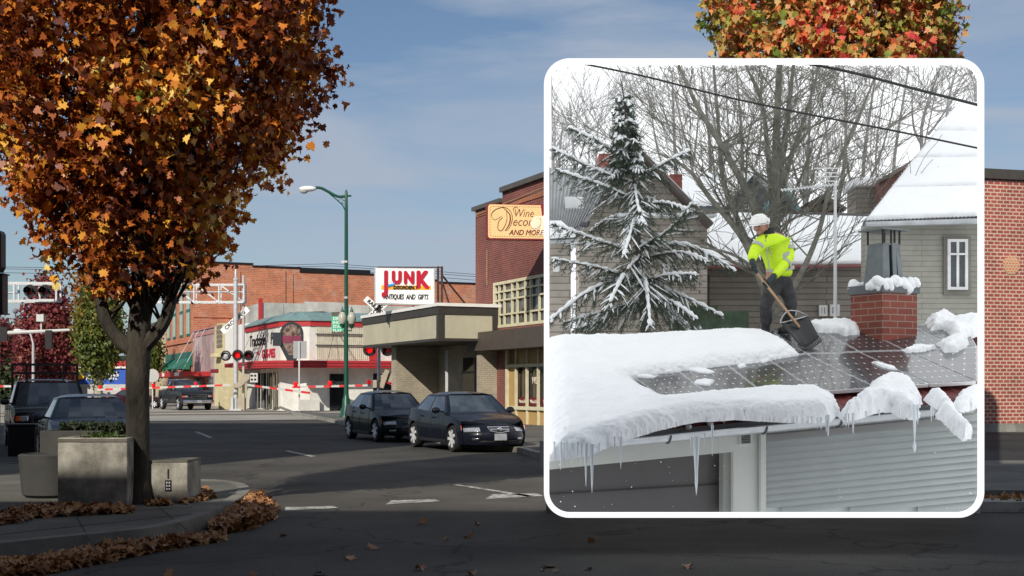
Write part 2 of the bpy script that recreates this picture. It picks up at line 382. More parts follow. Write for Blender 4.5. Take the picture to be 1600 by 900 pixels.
mb=MB(); mb.box(-.12,-.004,.3,15.5,3.6,4.9); build('green_shopfront',mb,gw,B)
for y in (1.0,8.5):
    mb=MB(); mb.add([(-.13,y,4.3),(-.13,y+5,4.3),(-1.6,y+5,3.3),(-1.6,y,3.3),(-.13,y,3.25),(-.13,y+5,3.25)],[(0,1,2,3),(0,3,4),(1,5,2),(2,5,4,3)])
    build('awning',mb,mat('green_canvas',(.02,.16,.11),.8,bump=.2),B)
mb=MB(); mb.box(-2.3,-.004,-8.5,14,2.55,2.95); build('red_marquee',mb,red,B)
mb=MB(); mb.box(-2.32,-2.302,-6.2,-3.8,2.6,2.9); mb.box(-2.32,-2.302,2,3.3,2.6,2.9); build('marquee_panel',mb,white,B)
mb=MB(); mb.box(-.03,-.004,1,14.5,.5,2.4); build('shop_glass',mb,darkglass,B)
mb=MB()
for y in (-7,-4,-1.5): mb.tube([(-2.2,y,2.95),(0,y+.8,6.8)],.035,6)
build('tie_rod',mb,galv,B)
# --- pink, cream and white shopfronts between
t1=st(384,DF)
def front(name,label,pa,pb,ytop,m,parts=None,ax=0):
    ta,tb=st(pb,DF),st(pa,DF); h=zat(pa,ytop,DF); b=bld(name,label,DF,ta)
    mb=MB(); mb.box(0,4+ax,0,tb-ta-.01,0,h); build('wall',mb,m,b)
    return b,tb-ta,h
b,Ln,h=front('pink_shop','faded pink plaster shopfront beside the old brick building',302,335,519,mat('pink_plaster',(.46,.34,.34),.85,var=.2,scale=1,stain=.3))
mb=MB(); mb.box(-.06,-.004,0,Ln,h-.5,h-.2); mb.box(-.1,7,0,Ln,h,h+.12); build('cornice',mb,mat('pink_trim',(.4,.2,.2),.8),b)
mb=MB(); mb.box(-.03,-.004,.5,Ln-.3,.4,2.5); build('shop_glass',mb,darkglass,b)
b,Ln,h=front('cream_shop','narrow cream shopfront with round top and blocked window',335,352,517,mat('cream_plaster',(.62,.55,.34),.8,var=.12,stain=.15),ax=.3)
mb=MB(); mb.prism([Vector((-.02,Ln/2+Ln/2*.98*math.cos(a*PI/12),h+.55*math.sin(a*PI/12))) for a in range(13)],(.6,0,0)); build('rounded_top',mb,_M['cream_plaster'],b)
mb=MB(); mb.box(-.05,-.004,Ln*.25,Ln*.75,4.9,6.8); build('blocked_window',mb,brick('block',(.2,.15,.1),(.12,.1,.08),(.3,.27,.2),.5,.4,.06),b)
mb=MB(); mb.box(-.6,-.004,Ln*.3,Ln*.7,4.1,4.4); build('ledge',mb,_M['cream_plaster'],b)
b,Ln,h=front('white_shop','plain white shopfront with small marquee behind the crossing mast',352,384,512,white)
mb=MB(); mb.box(-.04,-.004,.6,Ln-.4,.3,2.5); build('shop_glass',mb,darkglass,b)
mb=MB(); mb.box(-1.2,-.004,0,Ln,2.75,3.05); build('marquee_panel',mb,mat('dark_red',(.2,.02,.025),.6),b)
# cream pillar in the sun
mb=MB(); p=G(355,638); p=SW(19.2,st(365,19.2)); mb.box(-1,0.9,-.4,.4,0,3.0)
o=build('cream_pillar',mb,_M['cream_plaster'],loc=(p.x,p.y,0)); o.rotation_euler=(0,0,TH); tag(o,'square cream pillar beneath the marquee beside the crossing mast','pillar')
# --- pizza building
tp=st(447,DF); tfar=st(384,DF)
B=bld('pizza_restaurant','white corner restaurant with red marquee and teal roof edge',DF,tp)
Lp=tfar-tp; Wp=9.4
cr_=1.6
def rc(off,z,y1=Lp):     # plan outline with chamfered corner, grown by off
    return [(-off,y1,z),(-off,cr_+off*.3,z),(cr_*.35-off*.8,cr_*.35-off*.8,z),(cr_+off*.3,-off,z),(Wp,-off,z)]
def strip(mb,offs):     # list of (off,z)
    rows=[rc(a,z) for a,z in offs]; n=len(rows[0]); vs=[p for r_ in rows for p in r_]
    mb.add(vs,[(i*n+k,i*n+k+1,(i+1)*n+k+1,(i+1)*n+k) for i in range(len(rows)-1) for k in range(n-1)]); return mb
wallw=mat('white_stucco',(.66,.65,.6),.8,var=.08,stain=.15)
mb=MB(); strip(mb,[(0,0),(0,5.75)]); mb.box(.9,Wp,.9,Lp,0,5.7); build('wall',mb,wallw,B,fix=False)
mb=MB(); strip(mb,[(.06,5.75),(.1,5.75),(.1,6.1),(.02,6.1)]); build('red_band',mb,red,B)
mb=MB(); strip(mb,[(.22,6.1),(.22,6.18),(-.9,6.75),(-3,6.8)]); build('roof',mb,mat('teal_metal',(.16,.25,.25),.5,var=.15),B)
mb=MB(); strip(mb,[(0,2.9),(1.6,2.9),(1.6,3.38),(0.02,3.42)]); build('marquee',mb,red,B)
mb=MB(); strip(mb,[(1.61,2.98),(1.625,2.98),(1.625,3.04),(1.61,3.04)]); strip(mb,[(1.61,3.18),(1.625,3.18),(1.625,3.24),(1.61,3.24)]); build('marquee_trim',mb,mat('dark_red',(.2,.02,.025),.6),B)
mb=MB()
for k in range(26): mb.box(2.1+k*.14,2.16+k*.14,-.05,-.004,3.5,5.7)
build('ribbed_panel',mb,mat('cream_ribs',(.6,.56,.42),.7),B)
mb=MB(); mb.box(5.8,6.35,-.08,-.004,3.45,5.75); build('red_panel',mb,red,B)
mb=MB(); mb.box(9.0,9.4,-.08,-.004,3.45,5.3); build('red_panel',mb,red,B)
mb=MB()
for z in (4.45,5.2): mb.tube([(2.0,-.15,z),(5.9,-.15,z)],.045,6)
build('sign_rail',mb,mat('rail_dark',(.06,.07,.06),.6),B)
mb=MB(); mb.box(6.1,9.1,-.03,-.003,.65,2.55); wd=build('dark_window',mb,darkglass,B)
neon=mat('neon_red',(1,.06,.1),.5,var=0,emit=1.6)
text(B,'OPEN',(7.6,-.05,2.0),.32,neon,ext=.01)
mb=MB(); mb.tube([(7.6+.55*math.cos(a*PI/8),-.05,2.0+.22*math.sin(a*PI/8)) for a in range(17)],.012,5); build('neon_ring',mb,neon,B)
mb=MB(); mb.box(3.0,4.3,-.05,-.004,.02,2.5); dr=build('door',mb,darkglass,B)
text(B,'Trackside',(3.65,-.07,1.95),.26,mat('etch',(.35,.35,.35),.6)); text(B,'PIZZA',(3.65,-.07,1.7),.36,_M['etch'],off=.006)
for yy in (2.2,4.0,5.8,7.6):
    if yy<Lp-1.5:
        mb=MB(); mb.box(-.05,-.004,yy,yy+1.35,.1,2.6); f=build('door',mb,darkglass,B)
        mb=MB(); mb.box(-.09,-.052,yy+.6,yy+.75,.1,2.6); build('door_frame',mb,mat('gray_frame',(.25,.25,.24),.5),f)
mb=MB(); mb.box(.9,2.2,-.4,-.02,0,.75); build('wall_plinth',mb,wallw,B)
mb=MB(); mb.box(4.8,6.0,-.3,-.005,0,.55); build('wall_plinth',mb,wallw,B)
K=mat('letter_black',(.02,.02,.02),.6,var=0)
text(B,'Trackside',(-.03,Lp*.68,4.98),1.15,K,face='-x',sx=1.15,off=.02,shear=.1)
text(B,'Pizza',(-.03,Lp*.24,4.98),1.15,K,face='-x',sx=1.2,off=.02,shear=.1)
RL=mat('letter_red',(.5,.02,.05),.6,var=0)
text(B,'GUS',(-.03,Lp*.66,4.05),.3,RL,face='-x',sx=1.2,off=.006)
text(B,'GUS-PIES',(-.03,Lp*.40,3.95),.85,RL,face='-x',sx=1.2,off=.03)
mb=MB()
for k in range(3): mb.tube([(-1.3,2.2+k*3.4,3.4),(0,3.3+k*3.4,5.8)],.013,5)
for x in (2.5,4.4): mb.tube([(3.4,-.02,5.6),(x,-1.3,3.4)],.018,5)
build('tie_rod',mb,mat('rail_dark',(.06,.07,.06),.6),B)
# hanging clock-shaped sign
p=SW(DF-.4,tp+1.2)
sg=thing('projecting_sign','dark arched sign with painted panel on the restaurant corner','sign',P(456,567,82.5),TH*.5)
mb=MB(); arc=[(.75*math.cos(a*PI/10),0,1.9+.75*math.sin(a*PI/10)) for a in range(11)]+[(-.75,0,1.1),(-.28,0,.15),(.28,0,.15),(.75,0,1.1)]
mb.prism([Vector(q) for q in arc],(0,.45,0)); build('sign_case',mb,mat('navy_metal',(.035,.04,.05),.5),sg)
mb=MB(); arc=[(.58*math.cos(a*PI/10),-.012,1.9+.58*math.sin(a*PI/10)) for a in range(11)]+[(-.55,-.012,1.2),(-.18,-.012,.5),(.18,-.012,.5),(.55,-.012,1.2)]
mb.prism([Vector(q) for q in arc],(0,.008,0)); build('painted_panel',mb,mat('painted_art',(.22,.15,.12),.6,var=.9,scale=4),sg)
mb=MB(); mb.box(-.6,.6,-.03,-.014,1.3,1.75); build('name_band',mb,mat('plum',(.22,.04,.08),.6,var=.3,scale=9),sg)
mb=MB(); mb.box(-1.2,-.65,-.1,.5,1.1,1.95); build('side_box',mb,mat('navy_metal',(.035,.04,.05),.5),sg)
# white upper block behind
B=bld('white_block','weathered white wall block rising behind the restaurant roof',DF+1.0,st(395,DF)+1.2)
mb=MB(); mb.box(0,13,0,6,0,8.0); mb.box(3.2,6.5,-.05,-.004,6.9,8.15); build('wall',mb,mat('weathered_white',(.5,.5,.47),.85,var=.18,scale=1,stain=.35),B)
mb=MB()
for x in (1.6,3.3,5.0,6.7,8.4): mb.box(x,x+.02,-.02,-.004,5.5,7.95)
build('wall_joint',mb,mat('joint_gray',(.2,.2,.19),.8),B)
mb=MB(); mb.box(-.25,-.01,-.1,.3,4.5,8.3); build('red_edge',mb,red,B)
# --- canopy building (antiques)
DC=18.4; tc0=st(686,DC); tc1=st(567,DC)
B=bld('antiques_shop','low tan brick shop under a deep beige fascia canopy',DC,tc0)
tan=mat('beige_fascia',(.46,.43,.32),.7,var=.05,scale=2,stain=.08)
Lc=tc1-tc0; zt=4.9; zb=3.55
mb=MB(); mb.box(0,12,0,Lc,zb,zt); build('canopy',mb,tan,B)
mb=MB()
mb.box(-.05,12,-.05,Lc,zt-.32,zt-.004); mb.box(-.03,12,-.03,Lc,zb-.06,zb+.05)
for (x0,x1,y0,y1) in ((-.04,.22,-.04,.22),): mb.box(x0,x1,y0,y1,zb,zt-.3)
mb.box(2.35,2.6,-.04,.1,zb,zt-.3)
build('fascia_band',mb,mat('dark_bronze',(.045,.04,.035),.5),B)
mb=MB(); mb.box(-.1,12,-.1,Lc+.05,zt,zt+.13); build('roof_edge',mb,white,B)
tb=brick('tan_brick',(.42,.37,.27),(.36,.31,.23),(.28,.25,.2),.24,.085,.014)
mb=MB(); mb.box(DF-DC+.2,12,.9,Lc-.3,0,zb); mb.box(.7,DF-DC+.25,Lc-2.9,Lc-2.2,0,zb-.06); mb.box(DF-DC-.7,DF-DC+.2,.1,.6,0,zb-.06)
build('wall',mb,tb,B)
mb=MB(); mb.box(DF-DC+.12,DF-DC+.19,1.2,4.2,.05,2.9); f=build('door',mb,darkglass,B)
mb=MB(); mb.box(DF-DC+.05,DF-DC+.11,2.6,2.75,.05,2.9); mb.box(DF-DC+.05,DF-DC+.11,1.2,4.2,2.2,2.3); build('door_frame',mb,mat('bronze_frame',(.06,.05,.045),.4),f)
# rooftop sign
ps=P(632,475,57); sg=thing('rooftop_sign','white rooftop sign with red and black lettering above the canopy','sign',(ps.x,ps.y,0),TH*.35)
mb=MB(); mb.box(-1.3,1.3,-.16,.16,5.3,6.86); sb=build('sign_box',mb,mat('sign_white',(.88,.88,.86),.4,var=.02),sg,bevel=.03)
mb=MB(); mb.box(-1.34,1.34,-.12,.12,5.26,5.31); mb.box(-1.34,1.34,-.12,.12,6.855,6.9); mb.box(1.3,1.34,-.17,.17,5.28,6.88); mb.box(-1.34,-1.3,-.17,.17,5.28,6.88); build('sign_frame',mb,galv,sg)
orange=mat('sign_orange',(.85,.4,.02),.5,var=0)
mb=MB(); mb.box(-1.03,1.16,-.175,-.162,5.93,6.12); build('orange_band',mb,orange,sg)
JR=mat('junk_red',(.45,.008,.03),.5,var=0)
text(sg,'J',(-.83,-.19,6.27),1.2,JR,sx=.7,sy=1.0,off=.05)
text(sg,'U',(-.36,-.20,6.44),.74,JR,sx=.8,off=.045)
text(sg,'N',(.19,-.20,6.44),.74,JR,sx=.8,off=.045)
text(sg,'K',(.78,-.19,6.34),1.05,JR,sx=.8,off=.05)
text(sg,'and',(-.62,-.215,6.14),.2,mat('letter_blue',(.02,.3,.75),.5,var=0),shear=.4,off=.008,roll=.25)
text(sg,'DISORDERLY',(.02,-.205,6.02),.21,K,sx=.88,off=.006,shear=.15)
text(sg,'ANTIQUES  AND  GIFTS',(.05,-.17,5.6),.3,K,sx=.62,sy=1.05,off=.008,shear=.2)
mb=MB(); rust=mat('rusty_steel',(.06,.03,.025),.8,var=.3)
for x in (1.45,1.62): mb.box(x,x+.1,-.06,.06,4.95,7.0)
mb.bar((-1.1,.1,4.9),(-1.1,.1,5.3),.07); mb.bar((.4,.1,4.9),(.4,.1,5.3),.07)
mb.bar((1.7,.1,6.6),(3.2,1.2,5.0),.06); mb.bar((1.7,0,6.3),(2.1,.1,5.0),.06); mb.bar((-1.2,0,6.93),(1.7,0,6.96),.05)
build('support_frame',mb,rust,sg)
# --- wine shop building
tw=st(743,DF); B=bld('corner_brick_building','two storey dark red brick building with decor shop and stepped parapet',DF,tw-9.5)
db=brick('dark_brick',(.20,.042,.032),(.145,.03,.026),(.24,.15,.12),.24,.085,.013)
x0=9.5-(tw-st(785,DF)); zs=9.2; zs2=9.6
t2=tw-9.5
mb=MB(); 
ya=9.5-(tw-st(771,DF))     # window far edge
yc=9.5-(tw-st(790,DF))     # storefront far edge
mb.box(0,8,ya,9.5,0,zs); mb.box(0,8,0,ya,5.95,zs); mb.box(0,8,0,x0,zs,zs2); mb.box(0,8,0,ya,3.9,4.05)
mb.box(0,8,yc,ya,0,3.9); mb.box(3,8,0,yc,0,5.9); mb.box(.35,3,0,.3,0,5.9); build('wall',mb,db,B)
mb=MB(); mb.box(-.15,8.1,x0,9.62,zs,zs+.17); mb.box(-.15,8.1,-.1,x0,zs2,zs2+.2); build('roof_coping',mb,mat('gray_coping',(.09,.085,.08),.6),B)
mb=MB(); mb.box(-.03,-.003,0,9.4,zs-.28,zs-.06); build('brick_course',mb,brick('orange_course',(.4,.13,.05),(.3,.09,.04),(.3,.2,.15),.09,.24,.014),B)
mb=MB(); mb.box(.12,.2,0,ya,4.05,5.95); wp=build('upper_glass',mb,mat('window_reflect',(.10,.12,.13),.08,var=.6,scale=.8,spec=.8),B)
cf=mat('cream_frame',(.6,.55,.38),.6)
mb=MB()
yy=ya; k=0
mb.box(-.02,.1,0,ya,4.05,4.17); mb.box(-.02,.1,0,ya,5.83,5.95); mb.box(-.02,.1,ya-.14,ya,4.17,5.83)
for z in (4.55,5.15,5.5): mb.box(.0,.09,0,ya,z,z+.07)
y=ya-.14
while y>.1:
    mb.box(.005,.095,y-.42,y-.35,4.17,5.83); mb.box(.005,.095,y-.95,y-.88,4.17,5.83); y-=1.3
build('window_grid',mb,cf,B)
mb=MB(); mb.box(-.9,-.004,-.2,9.5-(tw-st(761,DF)),3.1,3.86); build('brown_awning',mb,mat('brown_metal',(.075,.06,.05),.5,var=.1),B)
yel=mat('yellow_panel',(.42,.27,.10),.7,var=.06)
mb=MB(); mb.box(.1,.16,0,yc,0,.72); mb.box(.1,.16,0,yc,2.45,3.1); mb.box(.1,.3,yc-.9,yc-.16,.7,3.1); build('yellow_panels',mb,yel,B)
mb=MB(); mb.box(.2,.24,0,yc-.9,.72,2.45); build('shop_glass',mb,mat('shop_window',(.05,.04,.035),.06,var=.5,scale=1,spec=.8),B)
mb=MB()
mb.box(-.02,.09,yc-.16,yc,0,3.1); mb.box(.0,.09,0,yc-.16,.7,.84); mb.box(0,.09,0,yc-.16,2.4,2.52); mb.box(0,.09,0,yc-.16,0,.1)
y=yc-.9
while y>0: mb.box(.0,.1,y-.09,y,.84,2.4); mb.box(.02,.095,y-.09,y,.1,.7); mb.box(.02,.095,y-.09,y,2.52,3.1); y-=1.05
build('window_frame',mb,cf,B)
mb=MB(); mb.box(.17,.195,0,yc-.95,.86,1.2); build('maroon_strip',mb,mat('maroon_vinyl',(.12,.01,.015),.5),B)
cream=mat('cream_letter',(.7,.62,.5),.6,var=0)
for s_,y in (('Home Decor',yc-1.45),('Wine & Gifts',yc-2.5),('Tasting',yc-3.5)): text(B,s_,(.155,y,1.03),.2,cream,face='-x',sx=.85)
text(B,'WD',(.155,yc-2.5,1.85),.4,cream,face='-x',sx=.8,shear=.2)
mb=MB(); mb.tube([(-.06,9.5-(tw-st(763,DF)),7.4),(-.06,9.5-(tw-st(763,DF)),5.9)],.02,5); mb.tube([(-.06,9.2,9.0),(-.1,0,9.3)],.02,5); build('conduit',mb,mat('tan_conduit',(.4,.25,.15),.6),B)
# blade sign
yb=st(800,20.3); ps=P(760,374,46.6)
sg=thing('decor_sign','cream shop sign with script lettering and maroon corner on brick wall','sign',(ps.x,ps.y,0),TH*.3)
z0=ps.z; hh=56/F*46.6; ww=118/F*46.6
def rrect(x0,x1,z0,z1,r,y,n=6):
    out=[]
    for cx,cz,a0 in ((x1-r,z1-r,0),(x0+r,z1-r,90),(x0+r,z0+r,180),(x1-r,z0+r,270)):
        for k in range(n+1): a=R(a0+90*k/n); out.append(Vector((cx+r*math.cos(a),y,cz+r*math.sin(a))))
    return out
mb=MB(); mb.prism(rrect(0,ww,z0,z0+hh,.13,0),(0,.3,0)); build('sign_box',mb,mat('maroon_box',(.22,.01,.02),.5),sg)
mb=MB(); mb.prism(rrect(.06,ww-.06,z0+.05,z0+hh-.03,.1,-.012),(0,.01,0)); build('sign_face',mb,mat('sign_cream',(.80,.56,.26),.5,var=.04),sg)
mb=MB(); pts=rrect(.13,ww-.13,z0+.12,z0+hh-.1,.08,-.016,4); pts.append(pts[0])
for a,b in zip(pts[:-1],pts[1:]):
    Ld=(b-a).length; n=max(1,int(Ld/.085))
    for k in range(n): 
        mb.bar(a.lerp(b,(k+.1)/n),a.lerp(b,(k+.65)/n),.014,.006,up=(0,1,0))
build('stitching',mb,mat('letter_maroon',(.2,.02,.02),.6,var=0),sg)
mr=_M['letter_maroon']
# big script D drawn as strokes
def stroke(pts,r0,r1): 
    c=curve([Vector(q) for q in pts],8); n=len(c); return c,[r0+(r1-r0)*math.sin(PI*i/(n-1)) for i in range(n)]
mb=MB()
def ss(pts,r0=.006,r1=.018):
    q=[(x_,-.022,z0+hh*zz) for x_,zz in pts]; c,r=stroke(q,r0,r1); mb.tube(c,r,5)
ss([(.72,.85),(.75,.6),(.68,.4),(.55,.25),(.42,.3),(.45,.5),(.6,.62)],.006,.014)
ss([(.62,.88),(.85,.7),(.84,.45),(.68,.25)],.008,.022)
ss([(.55,.65),(.3,.55),(.18,.68),(.3,.82),(.6,.9),(.85,.82),(.95,.6),(.85,.35),(.7,.24)],.005,.014)
ss([(1.75,.55),(1.95,.65),(2.0,.45),(1.85,.33),(1.65,.35),(1.6,.5)],.004,.01)
ss([(1.05,.7),(.98,.85),(1.1,.92),(1.2,.8)],.004,.01)
build('lettering',mb,mr,sg)
text(sg,'ecor',(1.3,-.018,z0+hh*.5),.46,mr,shear=.3,sx=.85,off=-.004); text(sg,'Wine',(1.35,-.018,z0+hh*.74),.42,mr,shear=.3,sx=.8,off=-.006); text(sg,'AND MORE',(1.45,-.018,z0+hh*.2),.27,mr,shear=.3,sx=.9,off=.002)
mb=MB(); mb.add([(ww-.75,-.02,z0+hh-.03),(ww-.7,-.02,z0+hh*.65),(ww-.3,-.02,z0+hh*.4),(ww-.06,-.02,z0+hh*.4),(ww-.06,-.02,z0+hh-.03)],[(0,1,2,3,4)]); build('maroon_corner',mb,_M['maroon_box'],sg)
mb=MB()
for (cx,cz,r,sc) in ((ww-.95,.45,.2,(1,.05,1.1)),(ww-.72,.2,.12,(1.2,.05,1)),(ww-.8,.62,.14,(1.5,.05,.5)),(ww-.6,.45,.22,(.9,.05,1.5))): mb.ball((cx,-.02,z0+hh*cz),r,16,8,sc)
build('fleur_ornament',mb,mat('pale_cream',(.85,.75,.55),.5,var=0),sg)
# --- right brick building
pr=G(1538,675); B=thing('red_brick_building','tall plain red brick wall with pale mortar at right edge','building',(pr.x,pr.y,0),TH*.62)
rb=brick('red_brick',(.36,.075,.055),(.25,.05,.045),(.5,.37,.28),.262,.134,.026)
mb=MB(); mb.box(-.2,14,0,8,0,9.05); build('wall',mb,rb,B)
mb=MB(); mb.box(-.3,14,-.12,8.1,9.05,9.4); build('roof_coping',mb,mat('brown_coping',(.06,.055,.05),.6),B)
mb=MB(); mb.box(-.2,14,-.15,-.005,0,.3); build('footing',mb,concrete,B)
mb=MB(); mb.prism([Vector((1.1+.36*math.cos(a*PI/4+PI/8),-.03,6.0+.36*math.sin(a*PI/4+PI/8))) for a in range(8)],(0,.025,0)); build('wall_patch',mb,brick('orange_patch',(.55,.16,.05),(.5,.2,.08),(.5,.38,.28),.13,.1,.02),B)
# --- far left side: tan building, dark building, blue store, gabled house
B=bld('tan_building','narrow tan building beyond the old brick building',DF,st(260,DF))
mb=MB(); mb.box(0,12,.02,14,0,zat(250,506,DF)); build('wall',mb,mat('tan_plaster',(.5,.4,.26),.8,stain=.1),B)
mb=MB(); mb.box(-.15,12,0,14,zat(250,506,DF),zat(250,506,DF)+.3); build('roof_coping',mb,mat('gray_coping',(.09,.085,.08),.6),B)
B=bld('dark_building','dark low building with pale sign beyond the tan building',DF,st(243,DF)+.2)
mb=MB(); mb.box(0,12,0,20,0,8.5); build('wall',mb,mat('dark_brown',(.05,.04,.035),.8),B)
mb=MB(); mb.box(-1.4,-.01,1.5,2.0,5.0,6.6); build('hanging_sign',mb,mat('sign_gray',(.16,.15,.14),.6),B,bevel=.1)
pb=G(118,626.5)
B=thing('blue_store','long blue and white car parts store with red roof stripe','building',(pb.x,pb.y,0),TH*.3)
Yb=pb.y; m_=Yb/F
mb=MB(); mb.box(-2,170*m_,0,15,0,60*m_); build('wall',mb,mat('store_blue',(.03,.10,.45),.6,var=.06),B)
mb=MB(); mb.box(-2,170*m_,-.1,-.01,0,26*m_); build('white_base',mb,mat('store_white',(.5,.5,.48),.7),B)
mb=MB(); mb.box(-2,170*m_,-.2,-.02,54*m_,63*m_); build('red_stripe',mb,red,B)
mb=MB(); mb.box(-2,170*m_,-.25,-.03,51*m_,54*m_); mb.box(108*m_,126*m_,-.3,-.03,63*m_,70*m_); build('white_stripe',mb,white,B)
mb=MB(); mb.prism([Vector((8*m_+8*m_*math.cos(a*PI/3),-.3,42*m_+9*m_*math.sin(a*PI/3))) for a in range(6)],(0,.25,0)); build('hexagon_sign',mb,mat('sign_yellow',(.85,.55,.03),.5,var=0),B)
BL=mat('letter_blue2',(.02,.06,.4),.5,var=0)
text(B,'NAPA',(8*m_,-.34,42*m_),.52,BL,off=.03)
text(B,'CENTRALIA',(40*m_,-.06,42*m_),.72,white,off=.03); text(B,'AUTO PARTS',(40*m_,-.06,36*m_),.6,white,off=.025)
mb=MB(); mb.box(-10.2*m_*1,-.6,-.4,-.05,0,18*m_); build('dark_bin',mb,black,B)
pb=G(62,627); B=thing('gabled_shop','small white gabled shop with red walls behind the trees','building',(pb.x-.5,pb.y+1,0),0); m_=pb.y/F
mb=MB(); mb.add([(0,0,0),(52*m_,0,0),(52*m_,0,50*m_),(26*m_,0,74*m_),(0,0,50*m_),(0,14,0),(52*m_,14,0),(52*m_,14,50*m_),(26*m_,14,74*m_),(0,14,50*m_)],[(0,1,2,3,4),(5,6,7,8,9),(0,4,9,5),(1,2,7,6),(2,3,8,7),(3,4,9,8)]); build('wall',mb,mat('shop_red',(.35,.05,.05),.7),B)
mb=MB(); mb.bar((-1,-.3,48*m_),(26*m_,-.3,75*m_),.5,.35); mb.bar((53*m_,-.3,48*m_),(26*m_,-.3,75*m_),.5,.35); build('white_bargeboard',mb,white,B)
mb=MB(); mb.box(5*m_,48*m_,-.3,-.02,8*m_,45*m_); build('white_front',mb,mat('store_white',(.5,.5,.48),.7),B)
mb=MB(); mb.box(14*m_,44*m_,-.4,-.31,49*m_,58*m_); build('blue_sign',mb,BL,B)
text(B,'FAMILY CO',(26*m_,-.32,38*m_),.6,BL,off=.02)
# --- unseen buildings added to shade the street (behind the camera and to the left)
mb=MB(); mb.box(-60,30,-30,-4.0,0,13.9); mb.box(-8,1,-20,-3.95,13.9,19.5); single('shade_block_back',mb,brick('side_brick',(.2,.06,.045),(.16,.05,.04),(.3,.22,.18),.24,.085,.013),'unseen brick block added behind the viewpoint to shade the street','building')  # taller middle part added to keep sun out of the inset box
mb=MB(); mb.box(-32,-13.5,9,28,0,19.5); single('shade_block_left',mb,mat('stone',(.3,.27,.22),.85),'unseen tall pale block added left of the street to shade it','building')  # added out of view to darken the left of the street
# ============================================================ VEHICLES
def carpaint(name,col,metal=0): return mat(name,[c*.5 for c in col],.32,metal=metal,var=.03,spec=.12,coat=.35)
rubber=mat('rubber',(.015,.015,.015),.85,var=.1); alloy=mat('alloy',(.72,.73,.75),.35,metal=.35,var=.03); chrome=mat('chrome',(.7,.7,.7),.12,metal=1,var=0)
lens=mat('lamp_lens',(.33,.35,.38),.08,metal=.3,var=.3,scale=20,spec=1); amber=mat('amber_lens',(.6,.08,.02),.2,var=0)
autoglass=mat('car_glass',(.03,.042,.055),.05,var=.5,scale=1.4,spec=1.0,coat=.6)
plastic=mat('black_plastic',(.018,.018,.02),.5,var=.05); platem=mat('plate_white',(.33,.34,.36),.5,var=.1,scale=30)
def interp(x,tab):
    for (a,b),(c,d) in zip(tab[:-1],tab[1:]):
        if x<=c: 
            t=max(0,(x-a)/(c-a)); t=t*t*(3-2*t); return b+(d-b)*t
    return tab[-1][1]
